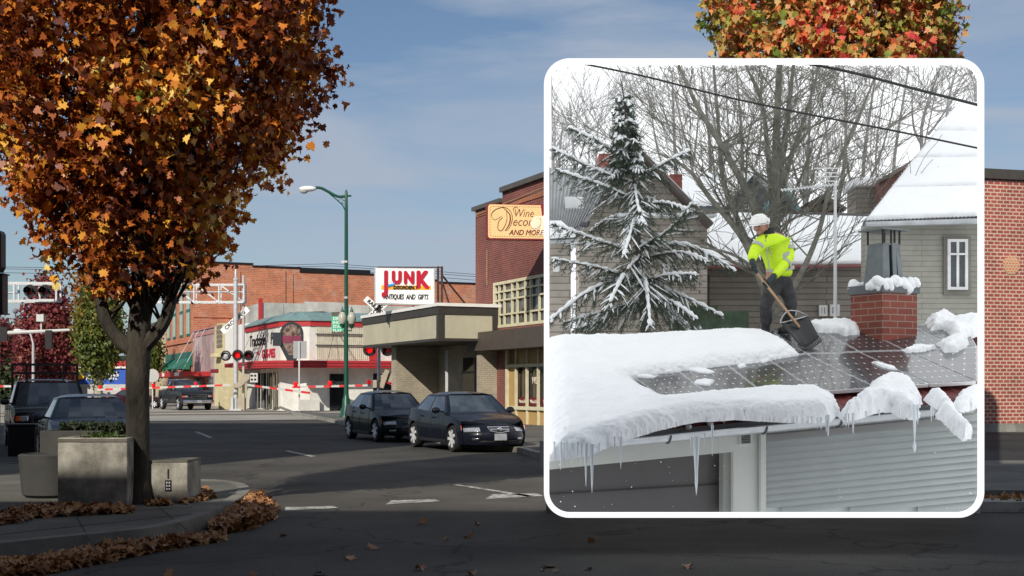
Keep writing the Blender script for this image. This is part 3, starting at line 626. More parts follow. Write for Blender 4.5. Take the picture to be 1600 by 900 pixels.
def car(name,label,cat,loc,rz,paint,Ln=4.7,W=1.82,H=1.43,wr=.33,axf=-1.45,axr=1.35,top=None,cab=(-.42,-.15,.38,.68),belt=.96,kind='sedan',grille='wide',group=None,sc=1,zb0=.2):
    root=thing(name,label,cat,loc,rz,group); root.scale=(sc,)*3
    top=top or [(-1,.66),(-.9,.76),(-.4,.95),(0,.98),(.6,1.03),(.92,1.04),(1,.98)]
    hl=Ln/2; hw=W/2; ra=wr+.06; sq=(kind=='truck')
    def cm(X,Y,Z,off=0):       # X,Y in -1..1, Z in 0..1
        y0=Y*hl; zb=zb0
        for a in (axf,axr):
            q=ra*ra-(y0-a)**2
            if q>0: zb=max(zb, wr+math.sqrt(q))
        zt=interp(Y,top)+(.045 if not sq else .03)*(1-X*X)
        zb=min(zb,zt-.05); z=zb+(zt-zb)*Z
        zr=(z-zb0)/(zt-zb0)
        e=abs(Y)**8; pl=1-(.11 if not sq else .05)*abs(Y)**4
        tb=1-(.10 if not sq else .04)*max(0,zr-.55)**1.5*2-.05*max(0,.35-zr)*2
        bulge=.012*math.exp(-((y0-axf)/.45)**2)+.016*math.exp(-((y0-axr)/.45)**2)
        x=X*(hw*pl*tb+bulge)
        rnd=(.42 if not sq else .16)*abs(X)**2.8+(.22 if not sq else .05)*max(0,zr-.45)**2*4+.05*max(0,.3-zr)*3
        y=y0-(1 if Y>0 else -1)*rnd*e
        return Vector((x,y,z))
    ys=[-1,-.985,-.96,-.93,-.9]+[ -.88+i*1.76/72 for i in range(73)]+[.9,.93,.96,.985,1]
    xs=[-1,-.97,-.9,-.8,-.6,-.35,0,.35,.6,.8,.9,.97,1]; zs=[0,.1,.25,.4,.55,.7,.82,.92,1]
    mb=MB()
    def grid(fn,A,B,mi=0):
        n=len(B); vs=[fn(a,b) for a in A for b in B]; mb.mi=mi
        mb.add(vs,[(i*n+k,i*n+k+1,(i+1)*n+k+1,(i+1)*n+k) for i in range(len(A)-1) for k in range(n-1)])
    for s in (-1,1): grid(lambda a,b:cm(s,a,b),ys,zs)
    grid(lambda a,b:cm(a,b,1),xs,ys); grid(lambda a,b:cm(a,b,0),xs,ys,1)
    for s in (-1,1): grid(lambda a,b:cm(a,s,b),xs,zs)
    o=build('body',mb,[paint,plastic],root,smooth=38)
    bm=bmesh.new(); bm.from_mesh(o.data); bmesh.ops.remove_doubles(bm,verts=bm.verts,dist=.0005); bmesh.ops.recalc_face_normals(bm,faces=bm.faces); bm.to_mesh(o.data); bm.free(); o.data.set_sharp_from_angle(angle=R(50))
    body=o
    # greenhouse
    yb1,yr1,yr2,yb2=[c*hl for c in cab]; zb=belt-.04; wb=hw*(.93 if not sq else .95); wt=hw*(.68 if not sq else .78)
    def hwv(v): return wb+(wt-wb)*v-.0*v
    def zz(v,u=None): return zb+(H-.04-zb)*v
    def yf(v): return yb1+(yr1-yb1)*(v**1.12)
    def yrr(v): return yb2+(yr2-yb2)*(v**1.12)
    def roofz(x,y): 
        t=(y-yr1)/(yr2-yr1); return H-.04+.05*math.sin(PI*min(1,max(0,t)))**.6+.0-.03*(abs(x)/wt)**3+.02
    def F1(u,v): k=2*u-1; return Vector((k*hwv(v), yf(v)-(.16-.06*v)*(1-k*k), zz(v)+.0))
    def F2(u,v): k=2*u-1; return Vector((k*hwv(v), yrr(v)+(.12-.05*v)*(1-k*k), zz(v)))
    def F3(s): return lambda u,v: Vector((s*(hwv(v)+.03*math.sin(PI*u)), yf(v)+(yrr(v)-yf(v))*u, zz(v)))
    def F4(u,v):
        k=2*u-1; y=yr1+(yr2-yr1)*v; fr=-(.10)*(1-k*k)*(1-v)+.07*(1-k*k)*v
        s=math.sin(PI*v); return Vector((k*(wt+.03*s), y+fr, H-.04+(.05*s+.03)*(1-k**4)))
    rf=MB(); gl={}
    def panel(fn,U,V,isg,key):
        g=gl.setdefault(key,MB())
        for i in range(len(U)-1):
            for j in range(len(V)-1):
                q=[fn(U[i],V[j]),fn(U[i+1],V[j]),fn(U[i+1],V[j+1]),fn(U[i],V[j+1])]
                um=(U[i]+U[i+1])/2; vm=(V[j]+V[j+1])/2
                (g if isg(um,vm) else rf).quad(*q)
    UU=[0,.05,.2,.35,.5,.65,.8,.95,1]; VV=[0,.04,.2,.4,.6,.8,.95,1]
    panel(F1,UU,VV,lambda u,v:.05<u<.95 and .04<v<.95,'windshield')
    panel(F2,UU,VV,lambda u,v:.05<u<.95 and .1<v<.92,'rear_window')
    SU=[0,.07,.2,.34,.46,.50,.62,.78,.82,.92,1] if kind!='truck' else [0,.08,.25,.45,.55,.6,.75,.9,1]
    SVv=[0,.06,.2,.4,.6,.8,.90,1]
    pill=(lambda u: u<.07 or .46<u<.50 or u>.92) if kind!='truck' else (lambda u:u<.08 or .55<u<.6 or u>.9)
    for s in (-1,1): panel(F3(s),SU,SVv,lambda u,v:(not pill(u)) and .06<v<.90,'side_window'+('' if s<0 else '.R'))
    n_=[i/8 for i in range(9)]
    for i in range(8):
        for j in range(8): rf.quad(F4(n_[i],n_[j]),F4(n_[i+1],n_[j]),F4(n_[i+1],n_[j+1]),F4(n_[i],n_[j+1]))
    build('roof',rf,paint,root,smooth=35)
    for k,g in gl.items(): build(k.split('.')[0],g,autoglass,root,smooth=35)
    # patches that follow the body
    def patch(nm,face,a0,a1,b0,b1,m,par=root,off=.012,n=6,depth=True,z2=None):
        g=MB(); vs=[]
        for i in range(n+1):
            for j in range(n+1):
                a=a0+(a1-a0)*i/n; b=b0+(b1-b0)*j/n
                if z2: b=(b0+(z2(a)-b0)*j/n)
                if face=='f': p=cm(a,-1,b)+Vector((0,-off,0))
                elif face=='l': p=cm(-1,a,b)+Vector((-off,0,0))
                elif face=='r': p=cm(1,a,b)+Vector((off,0,0))
                elif face=='b': p=cm(a,1,b)+Vector((0,off,0))
                else: p=cm(a,b,1)+Vector((0,0,off))
                vs.append(p)
        N1=n+1; g.add(vs,[(i*N1+j,i*N1+j+1,(i+1)*N1+j+1,(i+1)*N1+j) for i in range(n) for j in range(n)])
        q=build(nm,g,m,par,smooth=60)
        sd=q.modifiers.new('s','SOLIDIFY'); sd.thickness=off+.006; sd.offset=0
        return q
    for s,fc in ((-1,'l'),(1,'r')):
        if kind=='sedan':
            h=patch('headlight','f',s*.58,s*.97,.66,.86,lens)
            patch('lens_corner',fc,-1,-.935,.68,.84,lens,h); patch('turn_lamp',fc,-.935,-.905,.72,.84,amber,h)
            patch('fog_lamp','f',s*.62,s*.8,.24,.34,chrome,off=.006)
        else:
            h=patch('headlight','f',s*.66,s*.97,.62,.84,lens); patch('turn_lamp','f',s*.86,s*.97,.62,.84,amber,h,off=.018)
            patch('lens_corner',fc,-1,-.96,.62,.84,amber,h)
        patch('tail_lamp','b',s*.65,s*.97,.62,.85,amber)
        for yc_ in ([-.36,.02,.36] if kind=='sedan' else [-.36,.08]): patch('door_seam',fc,yc_-.002,yc_+.002,.12,1,plastic,body,off=.002,n=8)
        for yc_ in ([-.06,.30] if kind=='sedan' else [.03]): patch('door_handle',fc,yc_-.03,yc_+.015,.80,.84,paint,body,off=.03,n=2)
        patch('sill',fc,(axf+ra)/hl+.02,(axr-ra)/hl-.02,.02,.12,plastic,body,off=.01,n=10)
        mb=MB(); mb.ball((s*(hw+.10),yb1+.35,belt+.06),.1,12,8,(1.15,.7,.8)); mb.bar((s*(hw-.08),yb1+.3,belt+.02),(s*(hw+.03),yb1+.34,belt+.04),.05,.04); mr_=build('mirror',mb,paint if kind=='sedan' else plastic,root,smooth=60)
        for ya_ in (axf,axr):
            wx=s*(hw-.12)
            wl=thing('wheel',None,None,(0,0,0)); wl.parent=root; wl.location=(wx,ya_,wr)
            mb=MB(); mb.lathe([(wr*.66,-.10),(wr*.93,-.11),(wr,-.07),(wr,.07),(wr*.93,.11),(wr*.66,.10)],(0,0,0),28,'x'); build('tyre',mb,rubber,wl,smooth=50)
            mb=MB(); mb.lathe([(.05,-.02),(wr*.6,-.02),(wr*.6,.02),(.05,.02)],(-s*.0,0,0),20,'x'); build('disc',mb,plastic,wl)
            mb=MB(); mb.lathe([(wr*.60,-.06),(wr*.68,-.10),(wr*.68,.10),(wr*.60,.06)],(0,0,0),24,'x')
            for k in range(7):
                a=2*PI*k/7; c_,s_=math.cos(a),math.sin(a); mb.bar((s*.095,c_*.03,s_*.03),(s*.105,c_*wr*.66,s_*wr*.66),.07,.04,up=(1,0,0))
            mb.lathe([(.06,0),(.06,.03*s)],(s*.075,0,0),12,'x'); build('rim',mb,alloy,wl,smooth=40)
    if grille=='shield':
        patch('grille','f',-.33,.33,.62,.84,plastic,off=.010)
        g=MB(); pts=[cm(x_,-1,z_)+Vector((0,-.02,0)) for x_,z_ in ((-.36,.86),(.36,.86),(.30,.66),(0,.56),(-.30,.66))]; pts.append(pts[0]); g.tube(pts,.014,6)
        g.bar(cm(-.31,-1,.74)+Vector((0,-.03,0)),cm(.31,-1,.74)+Vector((0,-.03,0)),.03,.05); g.ball(cm(0,-1,.74)+Vector((0,-.045,0)),.055,10,6,(1,.3,1)); build('grille_trim',g,chrome,root,smooth=40)
        patch('lower_intake','f',-.62,.62,.10,.2,plastic,off=.004)
    elif grille=='wide':
        patch('grille','f',-.35,.35,.70,.82,plastic,off=.008); patch('lower_intake','f',-.45,.45,.12,.42,plastic,off=.006)
        g=MB(); g.ball(cm(0,-1,.76)+Vector((0,-.02,0)),.06,10,6,(1.2,.3,.8)); build('badge',g,chrome,root)
    else:
        patch('grille','f',-.56,.56,.52,.88,plastic,off=.01)
        g=MB(); 
        for x_ in (-.56,0,.56): g.bar(cm(x_,-1,.52)+Vector((0,-.03,0)),cm(x_,-1,.88)+Vector((0,-.03,0)),.05,.05)
        for z_ in (.53,.70,.87): g.bar(cm(-.56,-1,z_)+Vector((0,-.03,0)),cm(0,-1,z_)+Vector((0,-.04,0)),.05,.05); g.bar(cm(.56,-1,z_)+Vector((0,-.03,0)),cm(0,-1,z_)+Vector((0,-.04,0)),.05,.05)
        build('grille_trim',g,chrome if grille=='cross' else plastic,root)
        g=MB(); g.tube([cm(x_,-1,.22)+Vector((0,-.1,0)) for x_ in (-.98,-.7,-.35,0,.35,.7,.98)],.12,8); build('bumper',g,chrome if grille=='cross' else plastic,root,smooth=50)
    pz=.38 if grille!='cross' else .2; po=.03 if kind=='sedan' else .24
    g=MB(); c0=cm(0,-1,pz); g.box(-.16,.16,c0.y-po,c0.y-po+.015,c0.z-.08,c0.z+.08); pl=build('number_plate',g,platem,root)
    # wipers
    g=MB(); 
    for x_ in (-.35,.25): g.bar(F1(.5+x_/2,.02)+Vector((0,-.03,.01)),F1(.5+x_/2+.22,.09)+Vector((0,-.03,.02)),.015)
    build('wiper',g,plastic,root)
    g=MB(); g.box(-.12,.12,yr1+.1,yr1+.14,H-.22,H-.14); 
    return root,cm
def park(d,px_f,px_r):
    return (st(px_f,d)+st(px_r,d))/2
navy=carpaint('dark_navy_paint',(.012,.016,.028)); 
p=SW(12.35,park(11.45,701,651)+.05); car('sedan','dark navy sedan with shield grille, nearer of the two parked cars','car',(p.x,p.y,0),TH,navy,Ln=4.75,W=1.85,H=1.45,grille='shield',group='dark sedans parked at the right kerb')
p=SW(12.35,park(11.5,583,547)); car('sedan','dark blue sedan with bright headlights parked behind the nearer one','car',(p.x,p.y,0),TH,carpaint('dark_blue_paint',(.014,.022,.03)),Ln=4.5,W=1.78,H=1.46,axf=-1.4,axr=1.25,grille='wide',group='dark sedans parked at the right kerb')
p=SW(2.75,28.0); car('sedan','silver blue sedan parked behind the concrete planters','car',(p.x,p.y,0),TH,carpaint('silver_blue_paint',(.10,.14,.2)),Ln=4.6,W=1.8,H=1.42)
ttop=[(-1,.98),(-.9,1.08),(-.42,1.14),(0,1.16),(.2,1.17),(1,1.17)]
p=SW(2.5,36.0); tr,cm_=car('pickup_truck','black pickup truck with a ladder rack above its cab','pickup truck',(p.x,p.y,0),TH,carpaint('black_truck_paint',(.01,.011,.013)),Ln=5.4,W=1.95,H=1.78,wr=.38,axf=-1.75,axr=1.6,top=ttop,cab=(-.34,-.2,.12,.2),belt=1.16,kind='truck',grille='plain',zb0=.4)
mb=MB()
for z in (1.95,2.18): mb.box(-.85,.85,.75,.81,z,z+.06)
for x in (-.85,-.5,.45,.8): mb.box(x,x+.06,.74,.82,1.15,2.24)
build('ladder_rack',mb,black,tr)
q=G(289,640.2); car('pickup_truck','big dark pickup with chrome grille waiting beyond the crossing gate','pickup truck',(q.x,q.y,0),TH+.12,carpaint('graphite_paint',(.03,.035,.045)),Ln=5.8,W=2.05,H=1.92,wr=.42,axf=-1.9,axr=1.8,top=[(-1,1.05),(-.9,1.18),(-.42,1.25),(0,1.26),(.2,1.26),(1,1.26)],cab=(-.36,-.2,.2,.3),belt=1.24,kind='truck',grille='cross',sc=1.1,zb0=.42)
q=G(37,634.5); car('hatchback','small dark car waiting far behind the left gate arm','car',(q.x,q.y,0),.12,carpaint('gray_paint',(.05,.055,.06)),Ln=4.3,W=1.75,H=1.5,axf=-1.35,axr=1.2)
q=G(212,638); car('sedan','maroon car mostly hidden behind the maple trunk','car',(q.x,q.y,0),TH+1.3,carpaint('maroon_paint',(.06,.012,.018)),Ln=4.6,W=1.8,H=1.45)
# ============================================================ STREET FURNITURE
# lamp post
q=G(541,656); Yl=q.y; m_=Yl/F
lp=thing('street_lamp','tall green street lamp with a long arm and two globe lamps','street lamp',(q.x,q.y,0),0)
def lx(px): return (px-541)*m_
def lz(py): return (656-py)*m_
mb=MB(); mb.lathe([(.36,0),(.36,.18),(.30,.25),(.26,.55),(.2,.62),(.19,1.0),(.14,1.1),(.115,1.3),(.1,4.5),(.085,lz(330)),(.07,lz(300)),(.03,lz(297))],n=14); mb.tube([(lx(535),0,lz(306)),(lx(549),0,lz(306))],.05,6); mb.lathe([(.06,lz(306)),(.0,lz(294))],n=6); build('post',mb,greenpole,lp,smooth=True)
mb=MB(); mb.tube(curve([Vector((lx(543),0,lz(306))),Vector((lx(528),0,lz(307))),Vector((lx(512),0,lz(299))),Vector((lx(502),0,lz(294))),Vector((lx(493),0,lz(293)))],6),[.07]*24+[.05],8)
mb.tube(curve([Vector((lx(541),0,lz(335))),Vector((lx(536),0,lz(322))),Vector((lx(526),0,lz(312))),Vector((lx(514),0,lz(302)))],5),.03,6)
for cx,cy,r in ((533,314,.12),(537,316,.09)): mb.tube([(lx(cx)+r*math.cos(a*.5),0,lz(cy)+r*math.sin(a*.5)) for a in range(11)],.018,5)
build('arm',mb,greenpole,lp,smooth=True)
mb=MB(); mb.ball((lx(481),0,lz(295)),.42,14,8,(1.05,.45,.34)); h=build('lamp_head',mb,mat('lamp_white',(.75,.76,.75),.4,var=.05),lp,smooth=True)
mb=MB(); mb.ball((lx(475),0,lz(297.5)),.22,12,8,(1,.7,.75)); build('lamp_glass',mb,mat('lamp_glass',(.4,.4,.38),.1,var=.1),h,smooth=True)
for px in (535,549.5):
    mb=MB(); zc=lz(513); mb.tube([(0,0,zc-.1),(lx(px)*1.0,0,zc-.12),(lx(px),0,zc)],.035,6); mb.lathe([(.06,0),(.13,.12),(.15,.2),(.08,.24)],(lx(px),0,zc),12); g=build('lamp_bracket',mb,greenpole,lp,smooth=True)
    mb=MB(); mb.lathe([(.13,zc+.22),(.22,zc+.42),(.21,zc+.6),(.12,zc+.78),(.05,zc+.82)],(lx(px),0,0),14); build('globe',mb,mat('globe_glass',(.42,.42,.36),.25,var=.15,scale=6),g,smooth=True)
    mb=MB(); mb.lathe([(.1,zc+.8),(.06,zc+.9),(.03,zc+1.0),(0.01,zc+1.08)],(lx(px),0,0),10); build('finial',mb,greenpole,g)
mb=MB()
for y_ in (409,465): mb.lathe([(.11,lz(y_)-.05),(.11,lz(y_)+.05)],n=10)
mb.box(-.25,.05,-.03,.03,lz(409)-.06,lz(409)+.06); build('clamp',mb,galv,lp)
bn=thing('banner','green banner reading dine shop stay play on the street lamp','banner',(q.x+lx(527.5),q.y-.02,lz(523)),0)
bw=.29; bh=(523-489)*m_
mb=MB(); mb.box(-bw,bw,-.02,.02,0,bh); build('cloth',mb,mat('banner_brown',(.12,.1,.08),.8,var=.1),bn)
mb=MB(); mb.box(-bw,bw,-.03,-.021,.16,bh-.16); build('green_field',mb,mat('banner_green',(.04,.42,.26),.7,var=.04),bn)
for i,s_ in enumerate(('DINE','SHOP','STAY','PLAY')): text(bn,s_,(0,-.035,bh-.29-i*.195),.2,mat('banner_letter',(.75,.8,.7),.7,var=0),off=.004,sx=.95)
mb=MB(); mb.box(-bw,bw+.2,-.02,.02,bh,bh+.03); mb.box(-bw,bw+.2,-.02,.02,-.03,0); build('rod',mb,black,bn)
# small signs on posts
def post_sign(label,px,ybase,ytop,head,hy0,hy1,hx0,hx1,m,round_=False,w=.06,zrot=0):
    q=G(px,ybase); k=q.y/F; r=thing('sign_post',label,'road sign',(q.x,q.y,0),zrot)
    mb=MB(); mb.box(-w/2,w/2,-w/2,w/2,0,(ybase-ytop)*k); build('post',mb,galv,r)
    if head:
        mb=MB()
        if round_: mb.lathe([((hx1-hx0)/2*k,-.07),((hx1-hx0)/2*k,-.05)],((((hx0+hx1)/2)-px)*k,0,(ybase-(hy0+hy1)/2)*k),24,'y')
        else: mb.box((hx0-px)*k,(hx1-px)*k,.05,.07,(ybase-hy1)*k,(ybase-hy0)*k)
        build('sign_plate',mb,m,r,bevel=.005)
    return r
sb_=mat('sign_back',(.3,.31,.32),.5,metal=.3,var=.06)
post_sign('gray back of a square sign on a post before the restaurant',467.5,644,534,True,533,560,458,479,sb_,w=.09)
post_sign('bare galvanised sign post beside the nearer navy sedan',698,663,548,True,549,572,696.5,698.5,sb_,w=.12)
post_sign('pale round back of a sign near the left gate arm',238.5,639,580,True,574,600,228,249,mat('round_back',(.42,.42,.40),.6,var=.05),round_=True,w=.08)
q=G(221,638); k=q.y/F
r=thing('street_lamp','green post with globe lamp and pink banner beyond the crossing','street lamp',(q.x,q.y,0),0)
mb=MB(); mb.lathe([(.3,0),(.25,.6),(.12,.9),(.09,128*k)],n=10); build('post',mb,greenpole,r)
for dx in (-3.5,4.5):
    mb=MB(); mb.ball((dx*k,0,90*k),.28,10,8,(1,1,1.3)); build('globe',mb,_M['globe_glass'],r)
mb=MB(); mb.box(-10*k,-1.5*k,-.03,.03,62*k,82*k); build('banner',mb,mat('pink_banner',(.55,.25,.28),.7,var=.4,scale=4),r)
# --- railway crossing equipment
rwhite=mat('arm_white',(.5,.5,.48),.5,var=.06); rred=mat('arm_red',(.6,.03,.03),.5,var=.05); beige=mat('mechanism_beige',(.36,.31,.24),.6,var=.12)
litred=mat('lit_red_lamp',(.75,.008,.01),.4,var=0,emit=.55,spec=.2)
def flasher(root,c,r,lit=False,back=False):
    mb=MB(); sgn=-1
    mb.lathe([(r,0),(r,.03)],c,24,'y'); o=build('signal_lamp',mb,black,root)
    mb=MB(); n=16; vs=[]
    for k in range(n+1):       # visor hood
        a=PI*(-.15)+PI*1.3*k/n; vs.append((c[0]+r*.62*math.cos(a),c[1]-.004,c[2]+r*.62*math.sin(a))); vs.append((c[0]+r*.62*math.cos(a),c[1]-.32,c[2]+r*.62*math.sin(a)))
    mb.add(vs,[(2*k,2*k+1,2*k+3,2*k+2) for k in range(n)]); build('visor',mb,black,o)
    mb=MB()
    if back: mb.ball((c[0],c[1]-.02,c[2]),r*.75,14,8,(1,.5,1)); build('housing',mb,galv,o,smooth=True)
    else: mb.ball((c[0],c[1]-.01,c[2]),r*.55,14,8,(1,.25,1)); build('lens',mb,litred if lit else mat('dark_red_lens',(.10,.005,.008),.15,var=0),o,smooth=True)
    return o
def gatearm(label,pa,pb,Y,Yb=None,lamps=(),tilt=0,h=.16,group='red and white crossing gate arms'):
    a=P(pa[0],pa[1],Y); b=P(pb[0],pb[1],Yb or Y); r=thing('gate_arm',label,'gate arm',a,0,group)
    d=b-a; n=max(3,int(round(abs(pb[0]-pa[0])/12.5))); mw=MB(); h*=.68
    for k in range(n):
        p0=d*(k/n); p1=d*((k+1)/n); mw.mi=k%2; mw.bar(p0,p1,.05,h)
    build('arm_beam',mw,[rwhite,rred],r)
    for f in lamps:
        c=d*f; mb=MB(); mb.lathe([(.08,0),(.11,.04),(.11,.14),(.06,.22)],(c.x,c.y,c.z+h/2),10); build('arm_lamp',mb,litred,r)
    return r
# right mast
Yr=66; q=P(592,0,Yr); k=Yr/F
r=thing('crossing_signal','railway crossing mast with crossbuck and twin lamps by the canopy','crossing signal',(q.x,q.y,0),0)
def rx(px): return (px-592)*k
def rz(py): return EYE+(HOR-py)*k
mb=MB(); mb.lathe([(.09,0),(.09,rz(473))],n=10); mb.lathe([(.16,0),(.16,.9)],n=10); build('mast',mb,galv,r,smooth=True)
mb=MB(); mb.box(rx(570),rx(612),-.03,.03,rz(545)-.03,rz(545)+.03); build('crossarm',mb,black,r)
flasher(r,(rx(578),-.2,rz(546.5)),.34,lit=True); flasher(r,(rx(606),-.2,rz(546.5)),.34)
for sgn,s_ in ((1,'RAIL ROAD'),(-1,'CROSSING')):
    c=Vector((rx(591),-.1-.02*(sgn<0),rz(484))); a=sgn*R(-42)
    dx=Vector((math.cos(a),0,math.sin(a))); dz=Vector((-math.sin(a),0,math.cos(a))); mb=MB()
    Lh=.88; hh_=.16; mb.prism([c-dx*Lh-dz*hh_,c+dx*Lh-dz*hh_,c+dx*Lh+dz*hh_,c-dx*Lh+dz*hh_],(0,.018,0)); cb=build('crossbuck_board',mb,mat('crossbuck_white',(.8,.8,.78),.5,var=.04),r)
    t_=text(r,s_,(c.x,c.y-.012,c.z),.27,K,off=.008,sx=1.02,roll=a)
mb=MB(); mb.box(rx(597),rx(616),-.08,.05,rz(597),rz(583)); mb.lathe([(.22,-.15),(.22,.15)],(rx(599),0,rz(592)),14,'y'); mb.box(rx(583),rx(600),-.15,.1,rz(606),rz(594)); mb.bar((rx(596),-.1,rz(606)),(rx(606),-.1,rz(578)),.3,.25); build('gate_mechanism',mb,beige,r,bevel=.02)
mb=MB(); mb.box(rx(616),rx(629.5),-.12,.0,rz(595.5),rz(579)); bx_=build('control_box',mb,mat('box_pale',(.5,.5,.47),.6),r,bevel=.01)
mb=MB(); mb.lathe([(.12,-.13),(.12,-.12)],(rx(620),0,rz(587)),10,'y'); mb.lathe([(.12,-.13),(.12,-.12)],(rx(626),0,rz(588)),10,'y'); build('box_hatch',mb,galv,bx_)
gatearm('red and white gate arm with three lamps before the lamp post',(579,602),(457,605),Yr-1,lamps=(.02,.52,.96))
# left mast with cantilever
Ym=88; q=P(368.5,0,Ym); k=Ym/F
r=thing('crossing_signal','tall silver cantilever mast with twin lamps at the crossing','crossing signal',(q.x,q.y,0),0)
def rx(px): return (px-368.5)*k
def rz(py): return EYE+(HOR-py)*k
mb=MB(); mb.lathe([(.17,0),(.17,rz(438)),(.2,rz(438)),(.2,rz(436)),(.1,rz(434)),(.1,rz(425)),(.06,rz(421))],n=14); mb.lathe([(.09,0),(.09,rz(430))],(rx(379),.3,0),10); mb.box(rx(360),rx(379),-.4,.4,0,.12); mb.box(rx(362),rx(366),-.3,.2,0,.9); build('mast',mb,galv,r,smooth=True)
tm=MB(); x0,x1=rx(381),rx(225); zt_,zb_=rz(444.5),rz(472)
for y_ in (0,.7):
    tm.bar((x0,y_,zt_),(x1,y_,zt_),.11); tm.bar((x0,y_,zb_),(x1,y_,zb_),.2,.14); tm.bar((x0,y_,(zt_+zb_)/2+.1),(x1,y_,(zt_+zb_)/2+.1),.05)
    xs_=[x0+(x1-x0)*i/4 for i in range(5)]
    for i,x in enumerate(xs_):
        tm.bar((x,y_,zb_),(x,y_,zt_),.08)
        if i<4: tm.bar((x,y_,zb_),(xs_[i+1],y_,zt_),.05)
build('cantilever',tm,mat('truss_aluminium',(.58,.59,.6),.4,metal=.3,var=.08),r)
mb=MB(); mb.box(rx(350),rx(392),-.05,.05,rz(555)-.04,rz(555)+.04); build('crossarm',mb,black,r)
flasher(r,(rx(354.5),-.35,rz(556)),.36,back=True); flasher(r,(rx(373),-.35,rz(555)),.38,lit=True); flasher(r,(rx(390),-.35,rz(555.5)),.36)
a=R(42); c=Vector((rx(366),.25,rz(500))); dx=Vector((math.cos(a),0,math.sin(a))); dz=Vector((-math.sin(a),0,math.cos(a)))
mb=MB(); mb.prism([c-dx*1.2-dz*.2,c+dx*1.2-dz*.2,c+dx*1.2+dz*.2,c-dx*1.2+dz*.2],(0,.018,0)); build('crossbuck_board',mb,_M['crossbuck_white'],r)
text(r,'CROSSING',(c.x,c.y-.012,c.z),.36,K,off=.008,sx=1.05,roll=a)
mb=MB(); mb.prism([Vector(v_) for v_ in ((rx(366),-.35,rz(606)),(rx(376),-.35,rz(606)),(rx(391),-.35,rz(593)),(rx(393),-.35,rz(585)),(rx(382),-.35,rz(584)),(rx(376),-.35,rz(597)),(rx(366),-.35,rz(599)))],(0,.3,0)); mb.box(rx(372),rx(383),-.2,.3,0,.85); build('gate_mechanism',mb,beige,r,bevel=.02)
mb=MB(); mb.box(rx(392),rx(404),-.3,-.05,rz(597.5),rz(583)); cbx=build('control_box',mb,_M['box_pale'],r,bevel=.01)
mb=MB()
for dx_ in (395,400):
    for dy_ in (587,593): mb.lathe([(.08,-.32),(.08,-.301)],(rx(dx_),0,rz(dy_)),8,'y')
build('box_hatch',mb,black,cbx)
gatearm('long gate arm with lamps across the street left of the mast',(360,601.5),(152,609),Ym-1,lamps=(.26,.58,.98),h=.2)
gatearm('short lower gate arm sloping right from the cantilever mast',(387,601.5),(484,614),Ym-1,Yb=Ym-8,h=.2)
gatearm('gate arm end at far left edge of the street',(-22,603.5),(34,603.5),Ym,h=.22)
# left cantilever coming from outside the frame
Yc=52; k=Yc/F; c0=P(-40,605,Yc)
r=thing('signal_bridge','silver truss arm with two dark round lamps at upper left','crossing signal',(c0.x,c0.y,0),0)
def bx(px): return (px+40)*k
def bz(py): return EYE+(HOR-py)*k
mb=MB(); 
for y_ in (0,.5):
    mb.bar((bx(-40),y_,bz(442)),(bx(88),y_,bz(442.5)),.09); mb.bar((bx(-40),y_,bz(471)),(bx(88),y_,bz(469.5)),.12,.1); mb.bar((bx(-40),y_,bz(457)),(bx(23),y_,bz(457)),.04)
    for px in (-40,-10,22,62,88): mb.bar((bx(px),y_,bz(470)),(bx(px),y_,bz(442)),.07)
mb.lathe([(.16,0),(.16,bz(430))],(0,.2,0),12); mb.box(bx(62),bx(86),-.12,.1,bz(471.5),bz(467.5)); build('truss',mb,_M['truss_aluminium'],r)
flasher(r,(bx(49),-.15,bz(455)),.26); flasher(r,(bx(72.5),-.15,bz(455)),.26)
mb=MB(); mb.box(bx(45),bx(76),-.1,-.02,bz(446.5),bz(444.5)); mb.bar((bx(49),-.1,bz(446)),(bx(49),-.1,bz(450)),.05); mb.bar((bx(72),-.1,bz(446)),(bx(72),-.1,bz(450)),.05); build('lamp_hanger',mb,galv,r)
# traffic signal heads at the left edge
c0=P(-14,605,24); k=24/F
r=thing('traffic_signal','black traffic signal housings cut by the left edge of view','traffic light',(c0.x,c0.y,0),0)
mb=MB(); mb.lathe([(.09,0),(.09,4.2)],(0,.2,0),10); build('pole',mb,greenpole,r)
def tz(py): return EYE+(HOR-py)*k
mb=MB(); mb.prism([Vector(v_) for v_ in ((-.1,-.12,tz(425)),(.19,-.12,tz(425)),(.235,-.12,tz(418)),(.235,-.12,tz(366)),(.2,-.12,tz(361)),(-.1,-.12,tz(361)))],(0,.24,0)); build('signal_head',mb,black,r,bevel=.01)
mb=MB(); mb.box(-.1,.27,-.14,.12,tz(490),tz(429)); mb.box(-.1,.30,-.16,.14,tz(430),tz(428)); mb.box(-.1,.30,-.16,.14,tz(491.5),tz(489.5)); build('pedestrian_head',mb,black,r)
